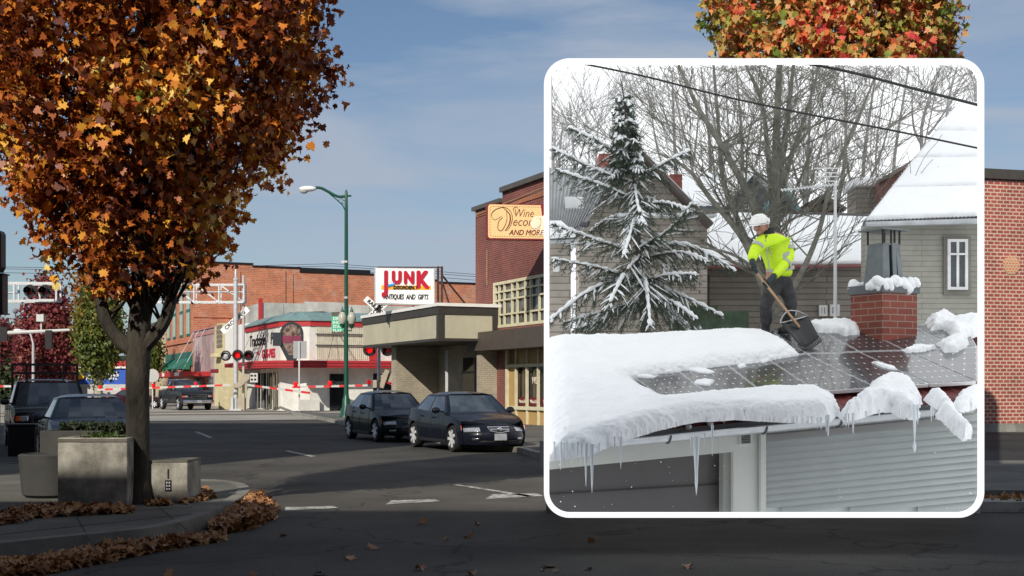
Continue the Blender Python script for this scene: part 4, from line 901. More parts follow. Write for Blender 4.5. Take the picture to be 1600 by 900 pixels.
# far signal mast arm with camera
Yf=100; a_=P(-30,522,Yf); k=Yf/F
r=thing('signal_mast_arm','thin white signal mast arm with camera before the red maple','traffic light',(a_.x,a_.y,0),0)
b_=P(121,515,Yf)-Vector((a_.x,a_.y,0)); mb=MB(); mb.tube([(0,0,a_.z),b_],[.17,.1],8); mb.lathe([(.15,0),(.15,a_.z)],n=8); build('arm',mb,rwhite,r)
c=P(64.5,497,Yf)-Vector((a_.x,a_.y,0)); mb=MB(); mb.bar((c.x,0,c.z-.2),(c.x,0,c.z-1.2),.1); mb.box(c.x-.28,c.x+.28,-.3,.3,c.z-.28,c.z+.28); build('camera',mb,rwhite,r)
c=P(77,530,Yf)-Vector((a_.x,a_.y,0)); mb=MB(); mb.box(c.x-.25,c.x+.25,-.2,.2,c.z-.75,c.z+.7); build('signal_head',mb,black,r)
mb=MB(); c=P(4,523,Yf)-Vector((a_.x,a_.y,0)); mb.box(c.x-.6,c.x+.4,-.2,.2,c.z-.5,c.z+.6); build('signal_head',mb,black,r)
a_=P(52,620,110); k=110/F; r=thing('street_lamp','small far street lamp with arm reaching left by dark trees','street lamp',(a_.x,a_.y,0),0)
mb=MB(); mb.lathe([(.14,0),(.12,EYE+(605-538)*k)],n=8); build('post',mb,galv,r)
mb=MB(); mb.tube(curve([Vector((0,0,EYE+67*k)),Vector((-5*k,0,EYE+84*k)),Vector((-12*k,0,EYE+88*k)),Vector((-20*k,0,EYE+89*k))],4),.08,6); build('arm',mb,galv,r)
mb=MB(); mb.ball((-25*k,0,EYE+89*k),.4,10,6,(1,.4,.3)); build('lamp_head',mb,_M['lamp_white'],r)
# overhead wires
for i,(ya,yb_) in enumerate(((416,418),(419,421.5),(425,427))):
    mb=MB(); mb.tube([P(-60,ya,140),P(60,ya+2,142),P(300,yb_,145),P(520,yb_-6,150),P(760,yb_+12,150)],.025,4); single('utility_wire',mb,black,['upper','middle','lower'][i]+' of three thin wires crossing low in the sky','wire',group='thin wires low in the sky')
# --- planters and blocks on the corner
def planter(name,label,px0,px1,ytop,ybase,dep,m,rz=0,rim=.06,cat='planter',base_z=.14):
    q=G((px0+px1)/2,ybase,base_z); k=q.y/F; w=(px1-px0)*k; h=(ybase-ytop)*k
    r=thing(name,label,cat,(q.x,q.y,base_z),rz); mb=MB()
    x0,x1=-w/2,w/2
    mb.box(x0,x1,0,.08,0,h); mb.box(x0,x1,dep-.08,dep,0,h); mb.box(x0,x0+.08,.08,dep-.08,0,h); mb.box(x1-.08,x1,.08,dep-.08,0,h); mb.box(x0+.08,x1-.08,.08,dep-.08,0,.1)
    build('box',mb,m,r,bevel=.012)
    mb=MB(); mb.box(x0+.081,x1-.081,.081,dep-.081,.11,h-.06); build('soil',mb,mat('soil',(.03,.022,.015),.95,bump=.5),r)
    return r,w,h
cm1=mat('planter_concrete',(.29,.275,.235),.9,var=.5,scale=2.6,bump=.3,bscale=40,stain=.5)
r,w_,h_=planter('concrete_planter','big square concrete planter with low green plants under the maple',90,199,684,791,.95,cm1)
mb=MB(); mb.box(-w_/2-.002,w_/2+.002,-.006,-.003,.02,.025); mb.box(-w_/2,w_/2,-.012,-.003,h_-.05,h_-.012); build('rim_edge',mb,mat('stained_rim',(.12,.11,.09),.9,var=.3),r)
def sprigs(name,parent,n,x0,x1,y0,y1,z,hgt,m,leaf=.05):
    V=[];Fc=[]
    for i in range(n):
        c=np.array([random.uniform(x0,x1),random.uniform(y0,y1),z+random.random()**1.5*hgt])
        a=rng.normal(size=3); a/=np.linalg.norm(a); b=np.cross(a,rng.normal(size=3)); b/=np.linalg.norm(b); s=leaf*random.uniform(.5,1.2)
        k=len(V); V+= [c-a*s,c+b*s*.45,c+a*s,c-b*s*.45]; Fc.append([k,k+1,k+2,k+3])
    return fastmesh(name,V,Fc,m,parent)
gl_=leafmat('planter_leaf',[(0,(.03,.06,.012)),(.5,(.06,.1,.02)),(1,(.14,.13,.03))],.25)
pl=thing('planter_plants','low green yellowish plants growing in the big planter','plant',r.location+Vector((0,.45,h_-.06)),0)
sprigs('foliage',pl,1500,-w_/2+.12,w_/2-.2,-.3,.35,-.03,.09,gl_,.035)
sprigs('stems',pl,60,-w_/2+.15,w_/2-.25,-.3,.35,.0,.12,gl_,.05)
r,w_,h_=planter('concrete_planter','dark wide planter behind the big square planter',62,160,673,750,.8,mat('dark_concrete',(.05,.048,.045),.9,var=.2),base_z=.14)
pl=thing('planter_plants','dark leafy plants in the rear planter','plant',r.location+Vector((.1,.4,h_-.06)),0)
sprigs('foliage',pl,1200,-.35,.6,-.3,.35,0,.18,mat('dark_leaf',(.02,.03,.012),.7),.06)
q=G(66,779,.14); k=q.y/F
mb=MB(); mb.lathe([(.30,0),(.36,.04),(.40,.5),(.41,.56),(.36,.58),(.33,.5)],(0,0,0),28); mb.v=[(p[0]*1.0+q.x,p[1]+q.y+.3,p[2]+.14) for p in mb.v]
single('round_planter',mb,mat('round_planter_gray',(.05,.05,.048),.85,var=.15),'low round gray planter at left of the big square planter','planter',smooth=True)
r,w_,h_=planter('concrete_block','short concrete block with slotted plate beside the maple trunk',223,293,723,786,.7,cm1,cat='block')
mb=MB(); mb.box(-w_/2,w_/2,0,.7,h_,h_+.03); build('cap',mb,mat('stained_rim',(.12,.11,.09),.9,var=.3),r)
mb=MB(); mb.box(.03,.05,-.006,-.002,h_-.2,h_-.08); mb.box(.0,.08,-.008,-.002,h_-.36,h_-.22); pl_=build('slotted_plate',mb,black,r)
mb=MB()
for dx_ in (.015,.047):
    for dz_ in (-.34,-.30,-.26): mb.box(dx_,dx_+.018,-.012,-.009,h_+dz_,h_+dz_+.02)
build('slot',mb,galv,pl_)
q=G(33,713,0); k=q.y/F
r=thing('litter_bin','black litter bin at the left kerb beside the pickup','bin',(q.x,q.y,0),.1)
mb=MB(); mb.box(-.31,.31,0,.55,0,.68); build('bin_body',mb,black,r,bevel=.03)
mb=MB(); mb.box(-.33,.33,-.02,.57,.68,.75); build('lid',mb,black,r,bevel=.02)

# ============================================================ LEAVES AND TREES
ML=np.array([(0,-.48),(.1,-.24),(.33,-.33),(.29,-.13),(.5,-.04),(.35,.09),(.42,.30),(.18,.24),(.13,.40),(0,.58),(-.13,.40),(-.18,.24),(-.42,.30),(-.35,.09),(-.5,-.04),(-.29,-.13),(-.33,-.33),(-.1,-.24)])
QL=np.array([(0,-.5),(.34,-.05),(.22,.3),(0,.55),(-.22,.3),(-.34,-.05)])
def leaves(name,parent,Pn,size,m,shape,down=.6,flat=False,out=None):
    n=len(Pn); k=len(shape)
    if flat: nor=rng.normal(size=(n,3))*.28+np.array([0,0,1])
    else:
        nor=rng.normal(size=(n,3))*.65+ (out if out is not None else 0)+np.array([0,0,.35])
    nor/=np.linalg.norm(nor,axis=1)[:,None]
    tip=rng.normal(size=(n,3))*(.5 if not flat else 1)+np.array([0,0,-down if not flat else 0]); tip-=nor*np.sum(tip*nor,axis=1)[:,None]; tip/=np.linalg.norm(tip,axis=1)[:,None]
    sd=np.cross(nor,tip); s=size*(.6+.65*rng.random(n))
    fold=.5*np.abs(shape[:,0])-.7*shape[:,1]**2
    V=Pn[:,None,:]+s[:,None,None]*(sd[:,None,:]*shape[None,:,0,None]+tip[:,None,:]*shape[None,:,1,None]+nor[:,None,:]*fold[None,:,None]*(rng.random(n)*1.8)[:,None,None])
    Fc=np.arange(n*k).reshape(n,k)
    return fastmesh(name,V.reshape(-1,3),Fc,m,parent)
def crownpts(n,prof,shell=.55,clump=None,cs=.3,sy=1):
    """prof [(z,r)] ; returns points and outward directions"""
    z=np.array([p[0] for p in prof]); r=np.array([p[1] for p in prof])
    def samp(n):
        zz=[];
        while len(zz)<n:
            a=rng.uniform(z.min(),z.max(),n*2); rr=np.interp(a,z,r); zz+=list(a[rng.random(n*2)<(rr/r.max())**1.3])
        zz=np.array(zz[:n]); R_=np.interp(zz,z,r); th=rng.uniform(0,2*PI,n)
        q=np.where(rng.random(n)<shell, 1-.22*rng.random(n)**1.2, np.sqrt(rng.random(n)))*R_*(1+.06*np.sin(th*3+zz*1.3)+.05*np.sin(th*6-zz*2.3)+.04*np.sin(th*11+zz*5))
        return np.stack([q*np.cos(th),q*np.sin(th)*sy,zz],1)
    if clump:
        c=samp(clump); i=rng.integers(0,clump,n); p=c[i]+rng.normal(size=(n,3))*cs*np.array([1,1,1.25])
    else: p=samp(n)
    out=np.stack([p[:,0],p[:,1],p[:,2]*0],1); out/=np.maximum(np.linalg.norm(out,axis=1),.1)[:,None]
    return p,out
bark=mat('maple_bark',(.05,.043,.033),.95,var=.6,scale=3,bump=.9,bscale=22,stretch=(1,1,.35),stain=.3)
def limb(mb,a,b,r0,r1,n=7,wob=.12,k=7,bend=None):
    a=Vector(a);b=Vector(b);L_=(b-a).length; pts=[];rr=[]
    off=[Vector((random.gauss(0,1),random.gauss(0,1),0))*wob*L_*.25 for _ in range(3)]
    for i in range(n+1):
        t=i/n; s=math.sin(PI*t); p=a.lerp(b,t)+off[0]*s+off[1]*math.sin(2*PI*t)*.5
        if bend: p+=Vector(bend)*s
        pts.append(p); rr.append(r0+(r1-r0)*t**.8)
    mb.tube(pts,rr,k); return pts
# main maple
q=G(205,789,.14); mt=thing('maple_tree','large orange maple with moss-flecked trunk and upright limbs beside the planters','tree',(q.x,q.y+.25,.14),0)
kz=(q.y+.25)/F
def mx_(px): return (px-205)*kz
def mz_(py): return EYE+(HOR-py)*kz-.14
ck=lambda y:mz_(y)
mb=MB(); pts=[(0,0,-.05),(0,0,.05),(0,0,.3),(.01,0,.9),(.0,.01,1.5),(.02,0,2.0),(.04,0,2.45),(.06,.02,2.9)]
mb.tube(pts,[.26,.21,.16,.145,.145,.155,.13,.10],16)
tb_=build('trunk',mb,bark,mt,smooth=True)
mb=MB(); random.seed(5)
main=[((mx_(203),0,1.9),(mx_(150),-.1,mz_(435)),.11,.065,(-.10,0,-.10)),((mx_(150),-.1,mz_(435)),(mx_(128),-.2,mz_(270)),.07,.02,(-.1,0,0)),
 ((mx_(212),0,1.95),(mx_(265),-.15,mz_(452)),.11,.065,(.08,0,-.08)),((mx_(265),-.15,mz_(452)),(mx_(315),-.1,mz_(280)),.07,.02,(.05,0,-.1)),
 ((mx_(212),0,2.35),(mx_(212),.1,mz_(150)),.12,.03,(0,0,0)),((mx_(208),.1,2.3),(mx_(180),.5,mz_(200)),.09,.02,(-.1,0,0)),((mx_(216),0,2.3),(mx_(240),.4,mz_(180)),.085,.02,(.1,0,0)),
 ((mx_(214),-.05,2.35),(mx_(228),-.6,mz_(220)),.07,.02,(0,-.1,0)),((mx_(205),0,2.3),(mx_(192),-.5,mz_(230)),.07,.02,(0,0,0)),((mx_(205),0,2.4),(mx_(150),.5,mz_(300)),.06,.02,(-.15,0,0)),((mx_(218),0,2.4),(mx_(280),.5,mz_(280)),.06,.02,(.1,0,0))]
ends=[]
for a,b,r0,r1,be in main:
    p=limb(mb,a,b,r0,r1,8,.08,8,be); ends+= [p[4],p[6],p[8]]
for i in range(240):
    e=random.choice(ends); a_=random.uniform(0,2*PI); rr=random.uniform(.5,1.6); L_=random.uniform(.8,3)
    t_=Vector((e.x+math.cos(a_)*rr,e.y+math.sin(a_)*rr,e.z+L_)); lim=.85*float(np.interp(t_.z,[ck(478),ck(400),ck(320),ck(200),ck(20),ck(-280),ck(-470)],[.1,.9,1.3,1.95,2.3,2.0,.4])); h2=math.hypot(t_.x,t_.y)
    if h2>lim: t_.x*=lim/h2; t_.y*=lim/h2
    limb(mb,e,t_,.022,.006,5,.15,4)
build('limbs',mb,bark,mt,smooth=True)
prof=[(ck(474),.15),(ck(455),.48),(ck(430),.75),(ck(400),.92),(ck(370),1.08),(ck(320),1.32),(ck(265),1.66),(ck(200),1.98),(ck(120),2.22),(ck(20),2.34),(ck(-140),2.4),(ck(-280),2.1),(ck(-400),1.4),(ck(-470),.5)]
random.seed(11)
orange_leaf=leafmat('orange_maple_leaf',[(0,(.07,.016,.008)),(.28,(.13,.028,.01)),(.46,(.30,.07,.014)),(.62,(.58,.18,.025)),(.78,(.8,.42,.05)),(.86,(.85,.6,.2)),(.93,(.25,.3,.03)),(1,(.09,.2,.02))],.18,pscale=.7)  # darkest browns stand in for unlit leaves in the crown, besides leaf colour
pn,ou=crownpts(42000,prof,.6,clump=1900,cs=.14)
pn[:,0]*=.95; pn[:,0]+=mx_(205)+ .1*(pn[:,2]>4)
pn=pn[(pn[:,2]>mz_(470))]; ou=ou[:len(pn)]
leaves('crown',mt,pn,.118,orange_leaf,ML,.9,out=ou*.5)
# right big maple behind the inset box
q=P(1297,0,56); t2_=thing('maple_tree','red, gold and green maple crown rising over the framed winter view','tree',(q.x,q.y,.0),0)
k=56/F; mb=MB(); mb.tube([(0,0,0),(0,0,3),(.1,0,7),(.1,.1,12)],[.4,.34,.3,.2],12); build('trunk',mb,bark,t2_,smooth=True)
mb=MB()
for i in range(46): 
    a_=random.uniform(0,2*PI); rr=random.uniform(.3,3.0); limb(mb,(.1,.1,random.uniform(9,12)),(math.cos(a_)*rr*1.4,math.sin(a_)*rr*1.4,random.uniform(16,22)),.12,.02,6,.1,5)
build('limbs',mb,bark,t2_,smooth=True)
prof=[(10.5,1.5),(11.5,4),(13,4.8),(15,5.0),(18,5.0),(21,4.6),(23,3),(24,.8)]
multi=leafmat('multi_maple_leaf',[(0,(.45,.02,.05)),(.22,(.58,.05,.05)),(.42,(.68,.2,.05)),(.6,(.6,.38,.14)),(.75,(.38,.34,.06)),(.92,(.15,.22,.03)),(1,(.10,.17,.03))],.3,patch=1.25,pscale=.5)
pn,ou=crownpts(24000,prof,.85,clump=4000,cs=.22)
leaves('crown',t2_,pn,.34,multi,ML,.8,out=ou*.8)
# distant trees
def ftree(label,px,ybase,ytop,ybot,hw_px,m,n,size,prof01,Y=None,trunk=.2,col=None,cs=.5,clump=250,shell=.7,group=None,tr=3):
    q=G(px,ybase) if Y is None else P(px,0,Y); Y=q.y; k=Y/F
    r=thing('tree',label,'tree',(q.x,q.y,0),0,group); z=lambda y:EYE+(HOR-y)*k
    mb=MB(); mb.tube([(0,0,0),(0,0,z(ybot)),(0,0,z((ybot+ytop)/2))],[trunk,trunk*.8,trunk*.3],8)
    for i in range(14):
        a_=random.uniform(0,2*PI); rr=hw_px*k*.7; limb(mb,(0,0,z(ybot)-.2),(math.cos(a_)*rr,math.sin(a_)*rr,z(ytop+(ybot-ytop)*random.uniform(.1,.7))),trunk*.35,.03,5,.1,4)
    build('trunk',mb,col or bark,r)
    pf=[(z(ybot+(ytop-ybot)*t),hw_px*k*w_) for t,w_ in prof01]
    pn,ou=crownpts(n,pf,shell,clump=clump,cs=cs); leaves('crown',r,pn,size,m,QL,.6,out=ou*.6); return r
oval=[(0,.2),(.12,.6),(.35,1),(.6,.92),(.85,.6),(1,.15)]
cone=[(0,.5),(.15,.9),(.35,1),(.6,.75),(.85,.35),(1,.05)]
redl=leafmat('crimson_leaf',[(0,(.10,.015,.02)),(.5,(.22,.04,.05)),(1,(.28,.11,.06))],.25)
ygl=leafmat('yellow_green_leaf',[(0,(.045,.08,.015)),(.45,(.10,.13,.025)),(.75,(.22,.20,.04)),(.92,(.32,.18,.04)),(1,(.35,.05,.03))],.3,pscale=.3)
dgl=leafmat('dark_green_leaf',[(0,(.018,.03,.012)),(.6,(.035,.055,.02)),(1,(.07,.08,.03))],.2)
ftree('crimson maple behind the white signal mast arm',74,636,428,600,44,redl,9000,.38,cone,Y=118,clump=700,cs=.45)
ftree('green and yellow tree with pale trunk before the blue store',154,636,430,594,33,ygl,8000,.30,oval,Y=100,trunk=.38,col=mat('pale_bark',(.34,.31,.24),.9,var=.3),clump=900,cs=.3,shell=.9)
ftree('orange brown tree top just left of the maple limbs',150,636,400,520,30,leafmat('rust_leaf',[(0,(.2,.07,.02)),(1,(.34,.17,.05))],.3),3500,.3,oval,Y=104,clump=350,cs=.4)
ftree('dark green tree at far left below the mast arm',20,636,520,622,38,dgl,8000,.45,oval,Y=135,clump=600,cs=.6)
ftree('dark green tree right of the far street lamp',66,636,545,625,26,dgl,4000,.45,oval,Y=140,clump=300,cs=.6)
ftree('tall dark tree beyond the thin lamp at left',34,636,506,600,30,dgl,5000,.5,cone,Y=170,clump=350,cs=.6)
ftree('crimson tree cut by the left edge of view',-8,636,500,560,16,redl,2500,.35,oval,Y=110,clump=200,cs=.4)
ftree('small green tree beside the far green lamp post',240,636,520,585,8,ygl,1500,.3,oval,Y=125,clump=160,cs=.4)
mb=MB()   # far thin pole
a_=P(24,560,160); mb.lathe([(.12,0),(.1,EYE+(605-488)*.08)],(a_.x,a_.y,0),6); mb.ball((a_.x,a_.y,EYE+(605-486)*.08),.35); single('utility_pole',mb,mat('pole_gray',(.2,.21,.22),.8),'thin tall pole rising behind the far left trees','pole')
# low hedge line far away so the horizon is not bare
mb=MB(); mb.box(-420,-75,300,330,0,9); mb.box(-75,420,330,360,0,7); o=build('far_wood',mb,mat('far_green',(.03,.045,.03),.95,var=.3,scale=.1)); o['kind']='structure'
# fallen leaves
litter=leafmat('fallen_leaf',[(0,(.15,.06,.025)),(.4,(.30,.14,.06)),(.75,(.45,.24,.10)),(1,(.52,.34,.17))],.1,pscale=2)
def scatter(name,label,polys,n,size,z,m=litter,pile=0):
    out=[]
    for pts,f in polys:
        a=np.array(pts); x0,y0=a.min(0); x1,y1=a.max(0); cnt=int(n*f); got=0
        while got<cnt:
            x=random.uniform(x0,x1); y=random.uniform(y0,y1); ins=False; j=len(a)-1; dmin=1e9
            for i in range(len(a)):
                if (a[i][1]>y)!=(a[j][1]>y) and x<(a[j][0]-a[i][0])*(y-a[i][1])/(a[j][1]-a[i][1])+a[i][0]: ins=not ins
                j=i
            if ins:
                g=G(x,y,z); cxm=(x0+x1)/2; e=max(0,1-((x-cxm)/((x1-x0)/2))**2)
                out.append((g.x,g.y,z+.012+random.random()*pile*e)); got+=1
    o=leaves(name,None,np.array(out),size,m,ML,flat=True); o['kind']='stuff'; o['label']=label; return o
scatter('leaf_pile','heap of brown fallen leaves in the gutter at the pavement corner',[([(388,783),(405,778),(430,795),(425,812),(390,828),(345,835),(328,828),(352,815),(380,798)],1)],2600,.15,.0,pile=.11)
scatter('gutter_leaves','brown fallen leaves strewn along the left gutter',[([(0,905),(100,872),(200,858),(300,842),(350,836),(345,846),(250,862),(160,880),(60,900)],.8),([(-60,900),(0,886),(120,868),(60,900)],.2)],1900,.14,.0,pile=.05)
scatter('pavement_leaves','dry leaves gathered at the foot of the planter',[([(-20,806),(60,794),(208,792),(205,803),(120,806),(40,812)],.62),([(284,790),(292,766),(325,766),(334,778),(320,783)],.25),([(230,788),(262,780),(266,790),(236,792)],.1),([(0,812),(50,806),(45,816),(0,822)],.08)],900,.13,.14,pile=.035)
scatter('scattered_leaves','single fallen leaves scattered on the dark road',[([(300,835),(700,800),(1000,840),(1100,900),(250,900)],.5),([(20,850),(300,800),(370,775),(250,845)],.25),([(1538,755),(1600,745),(1600,770),(1538,775)],.2)],40,.12,.0)
scatter('side_street_leaves','band of brown leaves along the far kerb at right',[([(1500,787),(1500,798),(1640,800),(1640,784)],1)],1500,.2,.0,pile=.05)
# ============================================================ FRAMED WINTER SCENE (inset view built as an added glowing box in the street)
random.seed(3)
ordw=['first','second','third','fourth','fifth','sixth','seventh','eighth','ninth','tenth','eleventh','twelfth','thirteenth','fourteenth']
YF=12.4; YB=33.0; FLOOR=.03
def rr_px(x0,y0,x1,y1,r,n=10):
    out=[]
    for cx,cy,a0 in ((x1-r,y0+r,0),(x0+r,y0+r,90),(x0+r,y1-r,180),(x1-r,y1-r,270)):
        for k in range(n+1): a=R(a0+90*k/n); out.append((cx+r*math.cos(a),cy-r*math.sin(a)))
    return out
def shell(mb,inset,y0,y1,rows=40):
    o=rr_px(850+inset,91+inset,1538-inset,809-inset,40-inset); n=len(o)
    vs=[]
    for i in range(rows+1):
        Y=y0+(y1-y0)*i/rows
        for x,y in o:
            p=P(x,y,Y); p.z=max(p.z,FLOOR if inset>3 else FLOOR-.05); vs.append(p)
    mb.add(vs,[(i*n+k,i*n+(k+1)%n,(i+1)*n+(k+1)%n,(i+1)*n+k) for i in range(rows) for k in range(n)])
    mb.add(vs[-n:],[tuple(range(n))]); return mb
sky_glow=bpy.data.materials.new('sky_glow_walls'); sky_glow.use_nodes=True; t_=sky_glow.node_tree; b_=t_.nodes['Principled BSDF']; b_.inputs['Base Color'].default_value=(.3,.3,.3,1); b_.inputs['Emission Color'].default_value=(.955,.98,1,1); b_.inputs['Emission Strength'].default_value=1.0; b_.inputs['Roughness'].default_value=1; b_.inputs['Specular IOR Level'].default_value=0
mb=MB(); shell(mb,4.5,YF+.03,YB); o=build('sky',mb,sky_glow,fix=False); o['kind']='structure'  # box walls added as a glowing winter sky to light the scene inside
mb=MB(); o1=MB(); shell(mb,2.0,YF+.02,YB+.12,40)
fr=P(1194,809,YF); D=thing('inset_border','white rounded square border with added glow around the snowy roof view','frame',(fr.x,YF,fr.z),0)
def loc(mb,root=D):
    l=root.location; mb.v=[(p[0]-l.x,p[1]-l.y,p[2]-l.z) for p in mb.v]; return mb
build('casing',loc(mb),mat('casing_added_glow',(.9,.93,1),.7,var=0,emit=.28),D,fix=False)  # faint glow added to brighten the ground under the box
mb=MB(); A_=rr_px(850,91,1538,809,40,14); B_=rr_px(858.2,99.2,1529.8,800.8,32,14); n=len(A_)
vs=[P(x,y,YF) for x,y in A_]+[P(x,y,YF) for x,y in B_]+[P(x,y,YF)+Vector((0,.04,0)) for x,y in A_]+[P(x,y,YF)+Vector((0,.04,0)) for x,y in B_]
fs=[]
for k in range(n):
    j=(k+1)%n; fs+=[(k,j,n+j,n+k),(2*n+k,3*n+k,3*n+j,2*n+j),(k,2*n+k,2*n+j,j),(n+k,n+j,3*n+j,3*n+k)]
mb.add(vs,fs); build('added_glow_rim',loc(mb),mat('rim_added_glow',(1,1,1),.6,var=0,emit=1.0),D)  # glow added so the border stays white in the shade
snow=mat('snow',(.88,.9,.92),.7,var=.03,scale=2,bump=.35,bscale=30,spec=.2)
_sb=snow.node_tree.nodes['Principled BSDF']; _sb.inputs['Subsurface Weight'].default_value=0
def PP(n_pt, n_dir): pass
class Plane:
    def __init__(s,a,b,c):
        s.o=Vector(a); s.e1=(Vector(b)-s.o).normalized(); nn=s.e1.cross(Vector(c)-s.o).normalized(); s.n=nn if nn.z>0 or nn.y<0 and abs(nn.z)<.01 else -nn
        s.e2=s.n.cross(s.e1)
        if s.e2.dot(Vector(c)-s.o)<0: s.e2=-s.e2
    def hit(s,px,py,off=0):
        d=Vector(((px-800)/F,1,(HOR-py)/F)); o=Vector((0,0,EYE)); q=s.o+s.n*off
        t=(q-o).dot(s.n)/d.dot(s.n); return o+d*t
    def st(s,p): q=p-s.o; return q.dot(s.e1),q.dot(s.e2)
    def pt(s,a,b,h=0): return s.o+s.e1*a+s.e2*b+s.n*h
RP=Plane(P(860,700,13.0),P(1530,636,14.6),P(1190,516,17.2))
def polydist(px,py,poly):
    """signed distance, inside positive, vectorised"""
    n=len(poly); ins=np.zeros(px.shape,bool); d=np.full(px.shape,1e9)
    for i in range(n):
        ax,ay=poly[i]; bx,by=poly[(i+1)%n]
        c=((ay>py)!=(by>py))&(px<(bx-ax)*(py-ay)/(by-ay+1e-12)+ax); ins^=c
        vx,vy=bx-ax,by-ay; t=np.clip(((px-ax)*vx+(py-ay)*vy)/(vx*vx+vy*vy+1e-12),0,1)
        d=np.minimum(d,np.hypot(px-ax-t*vx,py-ay-t*vy))
    return np.where(ins,d,-d)
def fbm(x,y,seed,oct=4,f0=1.0):
    r=np.random.default_rng(seed); out=np.zeros_like(x); a=1.0; f=f0
    for o_ in range(oct):
        for k in range(3):
            th=r.uniform(0,2*PI); ph=r.uniform(0,2*PI); ph2=r.uniform(0,2*PI)
            u=x*math.cos(th)+y*math.sin(th); v=-x*math.sin(th)+y*math.cos(th)
            out+=a*np.sin(u*f*r.uniform(.7,1.4)+ph)*np.sin(v*f*r.uniform(.7,1.4)+ph2)/3
        a*=.55; f*=2.1
    return out
_tx={}
def snowtex(sc):
    if sc not in _tx:
        t=bpy.data.textures.new('clouds','CLOUDS'); t.noise_scale=sc; t.noise_depth=2; t.noise_basis='BLENDER_ORIGINAL'; t.contrast=1.4; _tx[sc]=t
    return _tx[sc]
def snowpad(name,label,px,H,edge,plane=RP,cell=.03,rough=.03,f0=1.5,seed=1,cat='snow',group=None,lump=.0,m=snow,off=0,lip=0,crumb=.06,parent=None):
    poly=[plane.st(plane.hit(x,y)) for x,y in px]; a=np.array(poly); x0,y0=a.min(0)-cell*2; x1,y1=a.max(0)+cell*2
    gx=np.arange(x0,x1,cell); gy=np.arange(y0,y1,cell); X_,Y_=np.meshgrid(gx,gy)
    d=polydist(X_,Y_,poly)+lump*fbm(X_,Y_,seed+9,3,6)*.6
    q=np.clip(d/edge,0,1); h=H*(1-(1-q)**2)**.8*(1+.25*fbm(X_,Y_,seed,3,f0))+rough*fbm(X_,Y_,seed+3,4,9)*np.clip(q*2,0,1)+lump*.6*fbm(X_,Y_,seed+5,4,9)*np.clip(1.2-q,0.1,1)*np.clip(q*5,0,1)
    if lip: h=h*(1+lip*np.exp(-((Y_-(y0+.25))/.45)**2))
    h=np.where(d>0,np.maximum(h,.004),-.03)+off
    keep=(d>-cell*1.5); idx=-np.ones(X_.shape,int)
    cells=keep[:-1,:-1]&keep[1:,:-1]&keep[:-1,1:]&keep[1:,1:]&((d[:-1,:-1]>0)|(d[1:,1:]>0)|(d[:-1,1:]>0)|(d[1:,:-1]>0))
    use=np.zeros(X_.shape,bool); use[:-1,:-1]|=cells; use[1:,:-1]|=cells; use[:-1,1:]|=cells; use[1:,1:]|=cells
    idx[use]=np.arange(use.sum()); xx=X_[use]; yy=Y_[use]; hh=h[use]
    o=np.array(plane.o); e1=np.array(plane.e1); e2=np.array(plane.e2); nn=np.array(plane.n)
    V=o+xx[:,None]*e1+yy[:,None]*e2+hh[:,None]*nn
    i,j=np.nonzero(cells); Fc=np.stack([idx[i,j],idx[i,j+1],idx[i+1,j+1],idx[i+1,j]],1)
    if len(Fc):
        a_,b_,c_=V[Fc[0,0]],V[Fc[0,1]],V[Fc[0,2]]
        if np.dot(np.cross(b_-a_,c_-b_),nn)<0: Fc=Fc[:,::-1]
    q1=fbm(xx+hh*2.5,yy+hh*4,seed+21,4,14)*np.clip(hh*8,0,1)*(.004+lump*.2); q2=fbm(yy-hh*5,xx+hh*3,seed+31,4,20)*np.clip(hh*8,0,1)*(.004+lump*.2); V+=q1[:,None]*e1+q2[:,None]*e2
    base=V.mean(0); ob=fastmesh(name,V-base,Fc,m,parent,loc=tuple(base),smooth=True)
    vg=ob.vertex_groups.new(name='edge'); wt_=np.round(1-.85*np.clip(q[use],0,1),1)
    for w__ in np.unique(wt_): vg.add([int(i) for i in np.nonzero(wt_==w__)[0]],float(w__),'REPLACE')
    if crumb:
        for nm_,sc_,st_ in (('a',.11,crumb*.9),('b',.035,crumb*.7)):
            md=ob.modifiers.new(nm_,'DISPLACE'); md.texture=snowtex(sc_); md.strength=st_; md.mid_level=.5; md.vertex_group='edge'
    if label: tag(ob,label,cat,group)
    return ob
# floor of the winter scene and far snowy ground
mb=MB(); 
fl=[P(862,700,15.95),P(1526,700,15.95),P(1532,700,YB-.1),P(857,700,YB-.1)]
mb.add([(p.x,p.y,FLOOR+.02) for p in fl],[(0,1,2,3)]); o=build('snowy_ground',mb,snow); o['kind']='structure'
# garage
gp=P(1190,800,14.0); GR=thing('garage','pale garage with dark door, lapped siding and red metal roof under snow','garage',(gp.x,gp.y,FLOOR+.02),0)
wall=mat('garage_render',(.50,.52,.49),.8,var=.05,scale=1.5,stain=.06); siding=mat('gray_siding',(.47,.50,.50),.6,var=.03)
EL=RP.hit(866,673); ER=RP.hit(1524,608); ed=(ER-EL).normalized()
